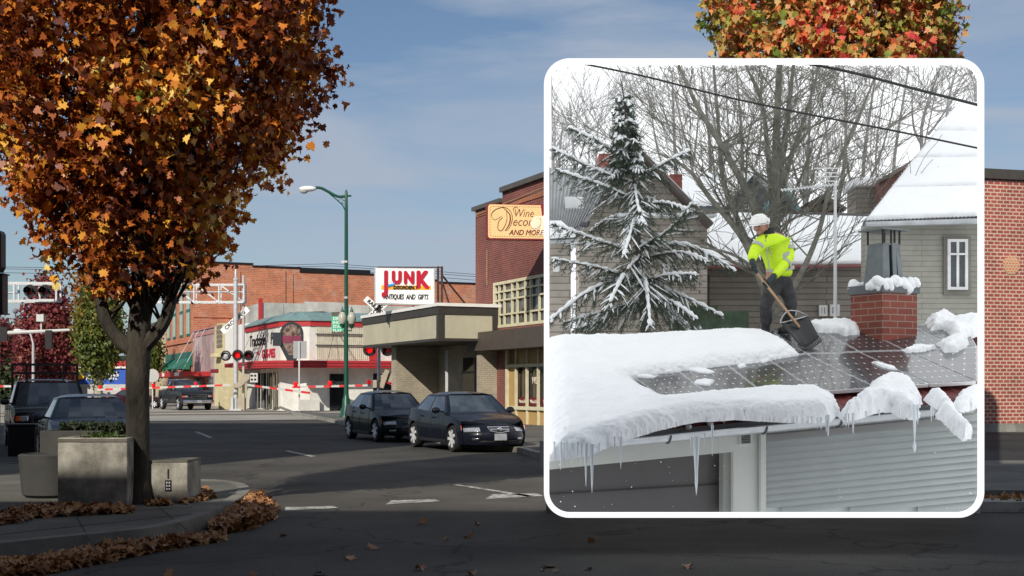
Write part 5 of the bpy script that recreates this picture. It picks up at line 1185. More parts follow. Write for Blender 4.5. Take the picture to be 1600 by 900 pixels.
# wall plane: vertical, 0.22 behind the eave
wn=Vector((ed.y,-ed.x,0)).normalized(); wo_=EL-wn*.22
WP=Plane(wo_,wo_+Vector((ed.x,ed.y,0)),wo_+Vector((0,0,1))); 
if WP.n.y>0: WP.n=-WP.n
def wh(px,py,off=0): return WP.hit(px,py,off)
zf=FLOOR+.03
def clampz(p): return Vector((p.x,p.y,max(p.z,zf)))
def wquad(mb,px,off,th=.04):
    q=[clampz(wh(x,y,off)) for x,y in px]; mb.prism(q,-WP.n*th); return mb
mb=MB(); wquad(mb,[(856,690),(1193,658),(1193,802),(1146,802),(1146,706),(856,733.5)],.0,.25); build('wall',loc(mb,GR),wall,GR)
mb=MB(); wquad(mb,[(856,734.5),(1132,707),(1132,802),(856,802)],-.22,.05); dd=build('door',loc(mb,GR),mat('garage_door',(.085,.08,.082),.45,var=.05),GR)
mb=MB(); wquad(mb,[(856,771.7),(1131,756),(1131,757.5),(856,773.2)],-.19,.02); build('door_seam',loc(mb,GR),mat('seam_dark',(.04,.04,.04),.5),dd)
mb=MB(); wquad(mb,[(1130,707),(1146,705.5),(1146,802),(1130,802)],-.06,.1); build('door_jamb',loc(mb,GR),mat('jamb_gray',(.25,.26,.24),.7),GR)
mb=MB(); k=0
y=672.0
while y<825:
    top0,bot0=y,y+10.4; xl=1193.5+max(0,(bot0+8-802)/.098)
    if xl>1525: break
    sl=.098
    dl=sl*(xl-1193.5); a=[(xl,top0+8-dl),(1532,top0+8-sl*338.5),(1532,bot0+8-sl*338.5),(xl,bot0+8-dl)]
    q=[wh(x,yy,o_) for (x,yy),o_ in zip(a,(-.016,-.016,.045,.045))]
    if 1:
        mb.quad(*q); mb.quad(q[3],q[2],q[2]-WP.n*.06,q[3]-WP.n*.06)
    y+=10.4; k+=1
wquad(mb,[(1193.5,675),(1532,645),(1532,802),(1193.5,802)],-.05,.1)
build('siding',loc(mb,GR),siding,GR)
mb=MB(); wquad(mb,[(1189,664),(1197,663),(1197,801.5),(1189,801.5)],.07,.05); build('corner_trim',loc(mb,GR),wall,GR)
mb=MB(); wquad(mb,[(1156,677),(1176,675.5),(1176,693),(1156,695)],.03,.05); v_=build('vent',loc(mb,GR),wall,GR)
mb=MB()
for i in range(5): wquad(mb,[(1159,681+i*2.7),(1173,680+i*2.7),(1173,681.6+i*2.7),(1159,682.6+i*2.7)],.04,.01)
build('vent_slat',loc(mb,GR),mat('vent_dark',(.06,.06,.06),.6),v_)
# roof deck
mb=MB(); RB=3.95
s0,s1=RP.st(RP.hit(864,684))[0],RP.st(RP.hit(1523,617))[0]; T0=RP.st(RP.hit(1000,659))[1]
rq=[(857,673.5),(1531,606.5),(1531,506),(1230,512),(857,525)]; q=[RP.hit(x_,y_)-RP.n*.1 for x_,y_ in rq]; mb.prism(q,-RP.n*.06)
x=s0+.3
while x<s1:
    mb.prism([RP.pt(x,T0-.02,-.1),RP.pt(x+.03,T0-.02,-.075),RP.pt(x+.06,T0-.02,-.1)],RP.e2*.75); x+=.2
mb.v=[clampz(Vector(p)) for p in mb.v]
build('roof',loc(mb,GR),mat('red_metal_roof',(.17,.04,.038),.5,var=.2,scale=6),GR)
mb=MB(); mb.prism([RP.pt(s0,T0-.02,-.22),RP.pt(s1,T0-.02,-.22),RP.pt(s1,T0-.02,-.11),RP.pt(s0,T0-.02,-.11)],Vector((0,.03,0))); build('fascia',loc(mb,GR),mat('fascia_gray',(.3,.3,.3),.6),GR)
# gutter: half round with lip and brackets
mb=MB(); gcol=mat('zinc_gutter',(.42,.44,.46),.35,metal=.6,var=.12,scale=5); nn_=8; rows=[]
gd=(RP.pt(s1,0)-RP.pt(s0,0)); g0=RP.pt(s0,T0-.08,-.15); g1=RP.pt(s1,T0-.08,-.15)
ux=Vector((wn.x,wn.y,0)); uz=Vector((0,0,1))
for g in (g0,g1): rows.append([g+ux*(.08*math.cos(PI+PI*k/nn_))+uz*(.08*math.sin(PI+PI*k/nn_)) for k in range(nn_+1)]+[g+ux*(.065*math.cos(PI-(-PI)*k/nn_+0))*1+uz*(.065*math.sin(PI+PI*k/nn_)) for k in range(nn_,-1,-1)])
m_=len(rows[0]); mb.add(rows[0]+rows[1],[(k,(k+1)%m_,(k+1)%m_+m_,k+m_) for k in range(m_)])
mb.tube([g0+ux*.08,g1+ux*.08],.013,6)
gt=build('gutter',loc(mb,GR),gcol,GR,smooth=40)
for f in (.07,.26,.48,.66,.9):
    g=g0.lerp(g1,f); mb=MB(); mb.tube([g+ux*(.09*math.cos(PI+PI*k/8))+uz*(.09*math.sin(PI+PI*k/8)) for k in range(9)],.011,5); build('gutter_bracket',loc(mb,GR),mat('bracket_dark',(.08,.08,.085),.5),gt)
# solar panels
cell=bpy.data.materials.new('solar_cells'); cell.use_nodes=True; t=cell.node_tree; b=t.nodes['Principled BSDF']
b.inputs['Roughness'].default_value=.24; b.inputs['Specular IOR Level'].default_value=1; b.inputs['Coat Weight'].default_value=.6; b.inputs['Coat Roughness'].default_value=.05
uvn=t.nodes.new('ShaderNodeUVMap'); uvn.uv_map='cell'
def wave(ax,mul):
    s=t.nodes.new('ShaderNodeSeparateXYZ'); t.links.new(uvn.outputs[0],s.inputs[0]); m=t.nodes.new('ShaderNodeMath'); m.operation='MULTIPLY'; m.inputs[1].default_value=mul; t.links.new(s.outputs[ax],m.inputs[0])
    f=t.nodes.new('ShaderNodeMath'); f.operation='FRACT'; t.links.new(m.outputs[0],f.inputs[0]); a=t.nodes.new('ShaderNodeMath'); a.operation='SUBTRACT'; a.inputs[1].default_value=.5; t.links.new(f.outputs[0],a.inputs[0]); c=t.nodes.new('ShaderNodeMath'); c.operation='ABSOLUTE'; t.links.new(a.outputs[0],c.inputs[0]); return c.outputs[0]
wx=wave(0,6); wy=wave(1,6); ad=t.nodes.new('ShaderNodeMath'); ad.operation='ADD'; t.links.new(wx,ad.inputs[0]); t.links.new(wy,ad.inputs[1])
dm=t.nodes.new('ShaderNodeMath'); dm.operation='GREATER_THAN'; dm.inputs[1].default_value=.885; t.links.new(ad.outputs[0],dm.inputs[0])
mxl=t.nodes.new('ShaderNodeMath'); mxl.operation='MAXIMUM'; t.links.new(wx,mxl.inputs[0]); t.links.new(wy,mxl.inputs[1]); gtl=t.nodes.new('ShaderNodeMath'); gtl.operation='GREATER_THAN'; gtl.inputs[1].default_value=.475; t.links.new(mxl.outputs[0],gtl.inputs[0])
c1=t.nodes.new('ShaderNodeMixRGB'); c1.inputs[1].default_value=(.03,.031,.038,1); c1.inputs[2].default_value=(.12,.12,.13,1); t.links.new(gtl.outputs[0],c1.inputs[0])
c2=t.nodes.new('ShaderNodeMixRGB'); c2.inputs[2].default_value=(.75,.75,.78,1); t.links.new(dm.outputs[0],c2.inputs[0]); t.links.new(c1.outputs[0],c2.inputs[1]); t.links.new(c2.outputs[0],b.inputs['Base Color'])
alu=mat('panel_aluminium',(.75,.76,.78),.35,metal=.6,var=.05)
def panel(label,q):    # q: pixel corners tl,tr,br,bl
    w_=[RP.hit(x,y) for x,y in q]; c=sum(w_,Vector())/4; r=thing('solar_panel',label,'solar panel',c,0,'solar panels on the garage roof')
    w_=[p-c for p in w_]; mb=MB(); w2=w_
    mb.prism([p-RP.n*.0 for p in w_],-RP.n*.04); build('frame',mb,alu,r)
    me=bpy.data.meshes.new('cells'); ins=[p*.963+RP.n*.004 for p in w_]; me.from_pydata(ins,[],[(3,2,1,0)]); me.update(); me.materials.append(cell)
    l=me.uv_layers.new(name='cell'); 
    for i,uv in enumerate(((0,0),(1,0),(1,1),(0,1))): l.data[i].uv=uv
    if me.polygons[0].normal.dot(RP.n)<0: me.flip_normals()
    o=bpy.data.objects.new('cells',me); C.objects.link(o); o.parent=r; return r
tx=[985,1056,1134,1198,1260,1342,1413,1495,1580]; ty=[586,577,568,560,553,550,548,544,540]
bx_=[1036,1112,1194,1278,1370,1452,1526,1527,1700]; by_=[622,619,615,612,606,600,596,595.8,586]; tx[7]=1527; ty[7]=542
names=['leftmost lower solar panel beside the deep snow','second lower panel from the left, snow crumbs on it','lower solar panel below the left edge of the bare patch','lower solar panel below the snow shovel','lower panel left of the chimney, above the long snow roll','lower solar panel directly below the brick chimney','lower solar panel right of the chimney','lower solar panel cut by the right frame edge']
for i in range(7): panel(names[i],[(tx[i]+.6,ty[i]),(tx[i+1]-.6,ty[i+1]),(bx_[i+1]-.8,by_[i+1]),(bx_[i]+.8,by_[i])])
ux_=[1198,1260,1342,1413,1495,1527]; uy=[559,552,549,547,543,541]; vx=[1138,1205,1282,1343,1425,1505]; vy=[522,518,515,513,508,503]
nm2=['upper solar panel beneath the shovel and worker','upper solar panel at the foot of the antenna pole','upper solar panel reaching the left face of the chimney','upper solar panel behind the chimney','upper solar panel at far right under snow lumps']
for i in range(5): panel(nm2[i],[(vx[i]+.6,vy[i]),(vx[i+1]-.6,vy[i+1]),(ux_[i+1]-.8,uy[i+1]),(ux_[i]+.8,uy[i])])
# snow on the roof
snowpad('snow_blanket','smooth deep snow covering the left roof and its eave',[(857,530),(1000,527),(1150,521),(1190,524),(1228,538),(1250,556),(1190,567),(1120,574),(1050,583),(985,592),(1004,606),(1034,624),(1110,618),(1200,611),(1275,611),(1306,624),(1313,642),(1296,656),(1230,657),(1150,652),(1085,656),(1030,668),(985,682),(965,690),(940,700),(930,708),(857,717)],.13,.24,seed=2,lump=.022,rough=.006,cell=.014,f0=.8,lip=.35,crumb=.034)
snowpad('snow_mound','rounded snow mound over the eave below the chimney',[(1312,648),(1330,636),(1352,620),(1362,604),(1400,596),(1430,608),(1438,626),(1430,652),(1410,650),(1392,640),(1372,640),(1345,650),(1322,655)],.20,.17,seed=4,lump=.04,cell=.018)
snowpad('snow_lump','tilting snow lump hanging over the gutter at right',[(1446,622),(1466,618),(1484,632),(1498,655),(1518,680),(1506,686),(1492,676),(1476,655),(1462,650),(1470,640)],.15,.1,seed=6,lump=.04,cell=.015)
snowpad('snow_lump','small snow heap at the right end of the gutter',[(1490,636),(1500,618),(1516,610),(1532,611),(1532,633),(1505,640)],.12,.1,seed=7,lump=.03,cell=.015)
snowpad('snow_lump','thick snow slab on the upper right solar panels',[(1452,518),(1448,502),(1470,496),(1496,506),(1532,500),(1532,521),(1510,527),(1514,540),(1497,552),(1476,552),(1466,540),(1490,530),(1474,516)],.15,.12,seed=8,lump=.04,cell=.018)
snowpad('snow_lump','low snow bank at the foot of the antenna pole',[(1262,512),(1290,506),(1342,510),(1343,523),(1320,526),(1305,521),(1280,520),(1262,516)],.10,.07,seed=9,lump=.03,cell=.018)
snowpad('snow_lump','strip of snow at the foot of the chimney',[(1412,548),(1428,543),(1455,541),(1466,546),(1440,550),(1416,552)],.06,.05,seed=10,lump=.02,cell=.014)
cr_poly=[[(1064,574),(1082,573),(1100,577),(1117,582),(1108,586),(1090,583),(1074,580)],[(1040,579),(1052,578),(1050,584),(1038,585)],[(1084,597),(1100,593),(1118,596),(1108,604),(1088,602)],[(1184,566),(1196,562),(1210,561),(1200,566),(1190,569)],[(1362,567),(1378,569),(1396,574),(1404,580),(1390,578),(1374,573)],[(1152,572),(1162,569),(1166,573),(1156,577)],[(985,587),(1000,586),(1020,588),(1035,586),(1020,592),(995,591)],[(1246,528),(1258,532),(1256,540),(1244,538)]]
for i,pl_ in enumerate(cr_poly): snowpad('snow_crumbs',['snow crumbs on the second panel from the left','small snow patch at the first panel seam','broken snow patch low on the second panel','snow streak above the snow roll at centre','snow crumbs on the dark panel below the chimney','tiny snow patch at the third panel seam','thin snow rim along the first panel top','crumbled snow beside the shovel blade'][i],pl_,.03,.03,seed=20+i,lump=.015,cell=.01,rough=.01,crumb=.03)
def lumpball(mb,c,r,seed=0):
    b=len(mb.v); mb.ball(c,r,14,10); rr=random.Random(seed)
    for i in range(b,len(mb.v)):
        p=Vector(mb.v[i])-Vector(c); q=1+.18*math.sin(p.x*23+seed)*math.sin(p.y*19+seed)+.1*math.sin(p.z*41+seed*2); mb.v[i]=tuple(Vector(c)+p*q)
for i,(x,y,r) in enumerate(((1073,655,.028),(1076,667,.03),(1100,657,.03),(1110,663,.035),(1122,655,.025),(1132,659,.02),(1170,650,.02),(1145,644,.03))):
    mb=MB(); lumpball(mb,RP.hit(x,y,-.1),r,i); single('snow_clod',mb,snow,'%s snow clod from the left on the red roof edge'%ordw[[1073,1076,1100,1110,1122,1132,1145,1170].index(x)],'snow',group='small snow clods on the red roof edge',smooth=60)
# icicles
ice=bpy.data.materials.new('ice'); ice.use_nodes=True; t=ice.node_tree; b=t.nodes['Principled BSDF']; b.inputs['Base Color'].default_value=(.8,.86,.9,1); b.inputs['Roughness'].default_value=.2; b.inputs['Transmission Weight'].default_value=.2; b.inputs['IOR'].default_value=1.31
ics=[(866,690,722,2.2),(876,690,735,2.6),(885,690,718,3),(902,690,716,3),(893,692,706,2.5),(908,692,728,2.5),(916,692,738,2.6),(925,694,770,4.0),(915.5,694,760,3.6),(896,694,712,2),(881,692,709,2),(960,682,708,2.5),(970,682,733,3),(936,692,707,2),(1080,683,704,2),(1088,682,774,6.5),(1101,676,693,2),(1113,664,713,2.6),(1163,640,650,4),
 (1245,650,670,3),(1254,652,666,2),(1263,650,660,2.5),(1268,650,663,2),(1277,652,670,2),(1283,652,672,2.5),(1291,650,675,2.5),(1294,648,682,3.5),(1322,646,669,2),(1326,646,669,2),(1333,645,678,3),(1353,642,654,2.5),(1374,640,652,2),(1406,640,652,2),(1429,632,707,4.5),(1434,632,664,3),(1455,636,660,2),(1458,636,654,2),(1518,628,641,3)]
il={15:'longest thick icicle hanging before the dark garage door',33:'long icicle with a knob under the snow mound',7:'longest icicle of the left cluster under deep snow'}
zones=[(940,'in the cluster under the deep left snow'),(1200,'before the garage door'),(1300,'under the end of the long snow roll'),(1400,'under the left of the snow mound'),(1600,'near the tilting snow lump')]
cnt_={}
for i in sorted(range(len(ics)),key=lambda j:ics[j][0]):
    if i in il: continue
    zt__=[t for lim,t in zones if ics[i][0]<lim][0]; n_c=cnt_.get(zt__,0); cnt_[zt__]=n_c+1; il[i]='%s small icicle from the left %s'%(ordw[n_c],zt__)
for i,(x,yt,yb_,w_) in enumerate(ics):
    a=RP.hit(x,yt); Yi=RP.hit(x,min(700,705-(x-860)*.1)).y-.27; a=P(x,yt,Yi); k=Yi/F; Lg=(yb_-yt)*k; rad=w_*.72*k
    mb=MB(); prof=[(rad*1.25,0),(rad*1.05,-Lg*.12),(rad*.9,-Lg*.25),(rad*.8,-Lg*.42),(rad*.6,-Lg*.6),(rad*.45,-Lg*.8),(.0015,-Lg)]
    if i==33: prof=[(rad,0),(rad*.7,-Lg*.4),(rad*.35,-Lg*.75),(rad*.9,-Lg*.88),(rad*.4,-Lg*.96),(.001,-Lg)]
    prof=[(r_*(1+random.uniform(-.12,.12)),z_) for r_,z_ in prof]
    mb.lathe(prof,tuple(a),8); single('icicle',mb,ice,il[i],'icicle',group='icicles on the garage eave',smooth=50,base=tuple(a))
# chimney on the roof
cb=brick('chimney_brick',(.27,.07,.045),(.2,.05,.035),(.3,.22,.18),.27,.088,.008)
pc=RP.hit(1379,534); Yc=pc.y; k=Yc/F; yaw=R(28)
CH=thing('chimney','square red brick chimney with gray metal cowl and snow cap','chimney',(pc.x,pc.y,pc.z-.25),yaw)
zz_=lambda py: EYE+(HOR-py)*k-(pc.z-.25)
aL=.60; aR=.62
# corner nearest the camera at origin; right face along +x', left face along +y'
mb=MB(); mb.box(0,aR,0,aL,0,zz_(457)); build('stack',mb,cb,CH)
mb=MB(); mb.box(-.03,aR+.03,-.03,aL+.03,zz_(457),zz_(443)); build('cap',mb,mat('slate_cap',(.12,.13,.14),.5),CH,bevel=.01)
steel=mat('cowl_steel',(.17,.19,.20),.4,metal=.5,var=.15,scale=4)
mb=MB(); z0_,z1_=zz_(443),zz_(376)
mb.add([(.12,.12,z0_),(aR-.12,.12,z0_),(aR-.12,aL-.12,z0_),(.12,aL-.12,z0_),(.16,.16,z1_),(aR-.16,.16,z1_),(aR-.16,aL-.16,z1_),(.16,aL-.16,z1_)],[(1,2,6,5),(2,3,7,6),(3,0,4,7)])
cw=build('cowl',mb,steel,CH)
mb=MB(); mb.add([(.12,.12,z0_),(.24,.11,z0_),(.26,.15,z1_),(.16,.16,z1_)],[(0,1,2,3)]); mb.add([(.40,.11,z0_),(aR-.12,.12,z0_),(aR-.16,.16,z1_),(.38,.15,z1_)],[(0,1,2,3)]); mb.bar((.32,.10,z0_),(.32,.13,z1_),.07,.02); build('cowl_flap',mb,steel,cw)
mb=MB(); mb.box(.18,aR-.18,.18,aL-.18,z0_,z1_-.02); build('cowl_core',mb,mat('core_dark',(.03,.03,.035),.8),cw)  # dark box filling the inside of the cowl
mb=MB(); mb.box(.07,aR-.07,.07,aL-.07,zz_(356),zz_(353.5)); rp_=build('rain_plate',mb,steel,CH)
mb=MB()
for x_,y_ in ((.16,.16),(aR-.16,.16),(.16,aL-.16),(aR-.16,aL-.16),(.3,.15),(.36,.15)): mb.bar((x_,y_,z1_-.01),(x_,y_,zz_(356)),.02)
build('plate_leg',mb,black,rp_)
# snow cap ring
cp=Plane(Vector((0,0,zz_(445))),Vector((1,0,zz_(445))),Vector((0,1,zz_(445))))
mb=MB(); random.seed(9)
for i in range(92):
    f=i/92*4; s_=int(f); u_=f-s_
    c=[(u_*aR,0),(aR,u_*aL),((1-u_)*aR,aL),(0,(1-u_)*aL)][s_]
    r_=random.uniform(.045,.085); droop_=random.uniform(-.02,.07) if s_<2 or s_==3 else .02
    cx,cy=c; 
    if s_==3 and u_<.55: continue
    lumpball(mb,(cx*.95+.015+random.uniform(-.02,.02),cy*.95+.015+random.uniform(-.02,.02),zz_(443)+.02-droop_),r_,i)
sc_=single_=build('snow_cap',mb,snow,CH,smooth=60)
# antenna
pa=RP.hit(1305,508); k=pa.y/F
AN=thing('antenna','thin steel pole with a television antenna and reflector bars','antenna',(pa.x,pa.y,pa.z),0)
def ax(px): return (px-1305)*k
def az(py): return EYE+(HOR-py)*k-pa.z
alum=mat('antenna_metal',(.62,.63,.64),.4,metal=.2,var=.05)
mb=MB(); mb.tube([(0,0,0),(0,0,az(284))],[.026,.019],8); build('pole',mb,alum,AN,smooth=True)
mb=MB(); mb.bar((ax(1220),0,az(297)),(ax(1310),0,az(288)),.02)
for i in range(17):
    px=1222+i*5; y_=297-i*.53; mb.bar((ax(px-3),-.16,az(y_+5)),(ax(px+3),.16,az(y_-5)),.011); 
build('boom',mb,alum,AN)
mb=MB()
for i,y_ in enumerate((263,270,276,283)): mb.bar((ax(1272+i),0,az(y_)),(ax(1311),0,az(y_)),.015)
mb.bar((ax(1287),0,az(261)),(ax(1295),0,az(287)),.012); build('reflector',mb,alum,AN)
# cables
for (lab,pts,r_) in (('long dark cable crossing the winter view from top left',[(900,97.5),(1010,120),(1120,148),(1250,176),(1400,205),(1533,232.5)],.009),('thick dark cable at the top right of the winter view',[(1244,96),(1330,113),(1430,139),(1534,165.5)],.013)):
    mb=MB(); mb.tube(curve([P(x,y,14.5) for x,y in pts],5),r_*1.25,6); single('cable',mb,mat('cable_black',(.03,.03,.032),.6),lab,'cable',group='cables over the snowy garden')
# ---------------- winter houses
wood=brick('weathered_boards',(.45,.40,.35),(.38,.34,.295),(.22,.195,.17),3.0,.11,.01); gwood=brick('gray_boards',(.35,.345,.30),(.33,.325,.285),(.23,.23,.19),60,.085,.007)
dkwood=brick('old_dark_boards',(.32,.285,.25),(.24,.215,.19),(.15,.13,.115),2.2,.11,.012)
def hroot(name,label,px,Y,cat='house'): p=P(px,605,Y); return thing(name,label,cat,(p.x,p.y,FLOOR+.02),0)
def hp(r,px,py,Y,dz=0): p=P(px,py,Y)-Vector(r.location); p.z=max(p.z,0)+dz; return p
def hwin(r,px0,px1,py0,py1,Y,m=None,mull=1,rot=0):
    a=hp(r,px0,py1,Y); b=hp(r,px1,py0,Y); w_=(b.x-a.x); t_=.045
    mb=MB(); mb.box(a.x,b.x,a.y-.05,a.y-.001,a.z,a.z+t_); mb.box(a.x,b.x,a.y-.05,a.y-.001,b.z-t_,b.z); mb.box(a.x,a.x+t_,a.y-.05,a.y-.001,a.z+t_,b.z-t_); mb.box(b.x-t_,b.x,a.y-.05,a.y-.001,a.z+t_,b.z-t_)
    for i in range(mull): x=a.x+w_*(i+1)/(mull+1); mb.box(x-.02,x+.02,a.y-.045,a.y-.002,a.z+t_,b.z-t_)
    f=build('window',mb,m or mat('window_white',(.75,.76,.76),.5),r)
    g=MB(); g.box(a.x+t_,b.x-t_,a.y-.02,a.y-.001,a.z+t_,b.z-t_); build('pane',g,mat('winter_glass',(.05,.06,.065),.08,var=.4,scale=3,spec=.8),f); return f
# right house
Yh=20.5; H1=hroot('house','gray green timber house with steep snowy roof and white window',1440,Yh)
mb=MB(); a=hp(H1,1352,350,Yh); b=hp(H1,1532,700,Yh); mb.box(a.x,b.x,0,.25,0,a.z); build('wall',mb,gwood,H1)
mb=MB(); e0=hp(H1,1348,348,Yh-.4); e1=hp(H1,1531,341,Yh-.4); r0=hp(H1,1497,160,Yh+2.6); r1=hp(H1,1534.5,163,Yh+2.6)
nrm=(e1-e0).cross(r0-e0).normalized(); nrm=nrm if nrm.z>0 else -nrm
mb.prism([e0,e1,r1,r0],-nrm*.06); build('roof',mb,mat('roof_gray',(.16,.16,.165),.6),H1)
x=e0.x+.04; mb=MB()
while x<e1.x-.02:
    f=(x-e0.x)/(e1.x-e0.x); p=e0.lerp(e1,f); mb.ball((p.x,p.y+.0,p.z+.02),.024,6,4,(1,2.5,.8)); x+=.062
build('corrugated_edge',mb,mat('edge_dark',(.1,.1,.105),.5),H1)
RS=Plane(H1.location+e0+nrm*.005,H1.location+e1+nrm*.005,H1.location+r0+nrm*.005)
if RS.n.z<0: RS.n=-RS.n
# snow bands on the roof, split by the snow guards
L_=H1.location
def onr(f,g): # f along eave 0..1, g up 0..1
    return L_+ (e0.lerp(e1,f)).lerp(r0.lerp(r1,f),g)
def topx(p): return ((p.x)/p.y*F+800, HOR-(p.z-EYE)/p.y*F)
for i,(g0_,g1_) in enumerate(((.015,.245),(.262,.49),(.508,.72),(.735,1.0))):
    ob=snowpad('roof_snow',None,[topx(onr(0.01,g0_)),topx(onr(.99,g0_)),topx(onr(.99,g1_)),topx(onr(.01,g1_))],.07,.06,plane=RS,crumb=.015,seed=30+i,lump=.008,rough=.004,cell=.03)
    M_=ob.location.copy(); ob.parent=H1; ob.location=M_-L_
mb=MB(); g0__=hp(H1,1352,351,Yh-.5); g1__=hp(H1,1531,345.5,Yh-.5); mb.tube([g0__,g1__],.045,8); build('gutter',mb,gcol,H1,smooth=True)
mb=MB(); mb.box(hp(H1,1473,0,Yh).x,hp(H1,1515,0,Yh).x,-.05,-.001,hp(H1,0,461,Yh).z,hp(H1,0,370,Yh).z); build('window_trim',mb,mat('trim_gray',(.2,.19,.165),.7),H1)
f=hwin(H1,1479.5,1511,374,453,Yh-.05); 
mb=MB(); a=hp(H1,1481,399,Yh-.06); b=hp(H1,1510,396,Yh-.06); mb.box(a.x,b.x,a.y-.06,a.y-.03,a.z,b.z); build('window_rail',mb,_M['window_white'],f)
# long shed behind the worker
Ys=24.0; H2=hroot('shed','long weathered plank shed with wide snow covered roof behind the worker',1200,Ys)
mb=MB(); a=hp(H2,1046,412,Ys); b=hp(H2,1368,412,Ys); mb.box(a.x,b.x,0,1,0,a.z); build('wall',mb,dkwood,H2)
mb=MB(); c=hp(H2,1046,417,Ys-.3); d=hp(H2,1368,414,Ys-.3); e=hp(H2,1366,344,Ys+2.2); f_=hp(H2,1050,334,Ys+2.2); mb.prism([c,d,e,f_],(0,0,-.06)); build('roof',mb,mat('roof_gray',(.16,.16,.165),.6),H2)
mb=MB(); mb.prism([c+Vector((0,.02,.01)),d+Vector((0,.02,.01)),e+Vector((0,0,.01)),f_+Vector((0,0,.01))],(0,-.0,.08)); build('roof_snow',mb,snow,H2,bevel=.03)
mb=MB(); mb.tube([c+Vector((0,-.03,-.02)),d+Vector((0,-.03,-.02))],.03,6); build('red_edge',mb,mat('dull_red',(.3,.1,.1),.6),H2)
mb=MB(); mb.tube([f_+Vector((0,0,.08)),e+Vector((0,0,.08))],.05,6); build('ridge',mb,mat('edge_dark',(.1,.1,.105),.5),H2)
hwin(H2,1279,1292,477,494,Ys); hwin(H2,1296,1311,476,494,Ys); hwin(H2,1232,1244,477,492,Ys)
mb=MB(); a=hp(H2,1100,430,Ys-.05); mb.box(a.x,a.x+.1,a.y,a.y+.04,0,a.z); build('post',mb,mat('post_dark',(.08,.07,.06),.8),H2)
# brown gabled house on the left
Yg=22.5; H3=hroot('house','brown plank house with two gables behind the spruce',980,Yg)
mb=MB(); poly=[hp(H3,930,700,Yg),hp(H3,1105,700,Yg),hp(H3,1105,352,Yg),hp(H3,1003,248,Yg),hp(H3,905,358,Yg),hp(H3,905,700,Yg)]; mb.prism(poly,(0,1.2,0)); build('wall',mb,wood,H3)
mb=MB()
for p_,q_ in (((1003,244),(1110,354)),((1003,244),(898,354))): mb.bar(hp(H3,*p_,Yg-.25)+Vector((0,.2,0)),hp(H3,*q_,Yg-.25)+Vector((0,.2,0)),.9,.06); 
build('roof',mb,mat('roof_brown',(.14,.12,.11),.8),H3)
mb=MB()
for p_,q_ in (((1003,241),(1110,351)),((1003,241),(898,351))): mb.bar(hp(H3,*p_,Yg-.25)+Vector((0,.25,0)),hp(H3,*q_,Yg-.25)+Vector((0,.25,0)),.95,.05)
build('roof_snow',mb,snow,H3)
hwin(H3,994,1024,306,337,Yg,mull=2); hwin(H3,1036,1046,412,438,Yg)
mb=MB(); a=hp(H3,905,345,Yg-.05); mb.box(hp(H3,960,0,Yg).x,hp(H3,1115,0,Yg).x,-.3,.0,hp(H3,0,341,Yg).z,hp(H3,0,336,Yg).z); build('ledge_snow',mb,snow,H3)
mb=MB(); a=hp(H3,936,262,Yg+1); b=hp(H3,960,240,Yg+1); mb.box(a.x,b.x,1,1.5,a.z-.5,b.z); mb2=mb; build('chimney',mb,mat('chimney_red',(.3,.1,.08),.8,var=.3,scale=8),H3)
mb=MB(); a=hp(H3,1047,300,Yg+1); b=hp(H3,1066,272,Yg+1); mb.box(a.x,b.x,1,1.5,a.z-.5,b.z); build('chimney',mb,_M['chimney_red'],H3)
# left house with ribbed light roof
Yl_=20.2; H4=hroot('house','low house at far left with ribbed metal roof dusted by snow',890,Yl_)
mb=MB(); mb.box(hp(H4,859.5,0,Yl_).x,hp(H4,892,0,Yl_).x,0,1,0,hp(H4,0,372,Yl_).z); build('wall',mb,wood,H4)
mb=MB(); c=hp(H4,859,376,Yl_-.2); d=hp(H4,900,374,Yl_-.2); e=hp(H4,962,262,Yl_+1.6); f_=hp(H4,858,262,Yl_+1.6)
mb.prism([c,d,e,f_],(0,0,-.05)); build('roof',mb,mat('metal_roof',(.5,.52,.53),.5,metal=.2,var=.15),H4)
mb=MB()
for i in range(16):
    f=i/15; mb.bar(c.lerp(d,f)+Vector((0,0,.02)),f_.lerp(e,f)+Vector((0,0,.02)),.02,.025)
build('roof_rib',mb,mat('rib_gray',(.22,.23,.24),.5),H4)
mb=MB(); p1=c.lerp(d,.35).lerp(f_.lerp(e,.35),.42); mb.box(p1.x,p1.x+.3,p1.y-.05,p1.y+.25,p1.z-.1,p1.z+.18); build('skylight',mb,mat('skylight_frame',(.7,.72,.73),.5),H4)
mb=MB(); mb.prism([c+Vector((0,-.02,.03)),d+Vector((0,-.02,.03)),c.lerp(e,.16)+Vector((.0,0,.06)),c.lerp(f_,.16)+Vector((0,0,.06))],(0,0,.06)); build('roof_snow',mb,snow,H4)
hwin(H4,864,874,402,425,Yl_)
# small blue gray houses and the red ones farther back
def gable(label,px0,px1,pyb,pye,pyp,Y,wm,dep=.8,snowr=True,win=None,cat='house',peak=.5):
    r=hroot('house',label,(px0+px1)/2,Y); a=hp(r,px0,pyb,Y); pk=px0+(px1-px0)*peak
    mb=MB(); mb.prism([hp(r,px0,700,Y),hp(r,px1,700,Y),hp(r,px1,pye,Y),hp(r,pk,pyp,Y),hp(r,px0,pye,Y)],(0,dep,0)); build('wall',mb,wm,r)
    mb=MB()
    for q_ in (px0-3,px1+3):
        mb.bar(hp(r,pk,pyp-2,Y-.1)+Vector((0,.1,0)),hp(r,q_,pye+1,Y-.1)+Vector((0,.1,0)),dep+.2,.07)
    build('roof_snow' if snowr else 'roof',mb,snow if snowr is True else snowr,r)
    if win: hwin(r,*win,Y)
    return r
bluew=mat('blue_gray_wall',(.20,.235,.26),.8,var=.12)
gable('blue gray gabled house left of the big bare trunk',1122,1232,330,333,270,27.5,bluew,win=(1163,1176,308,330))
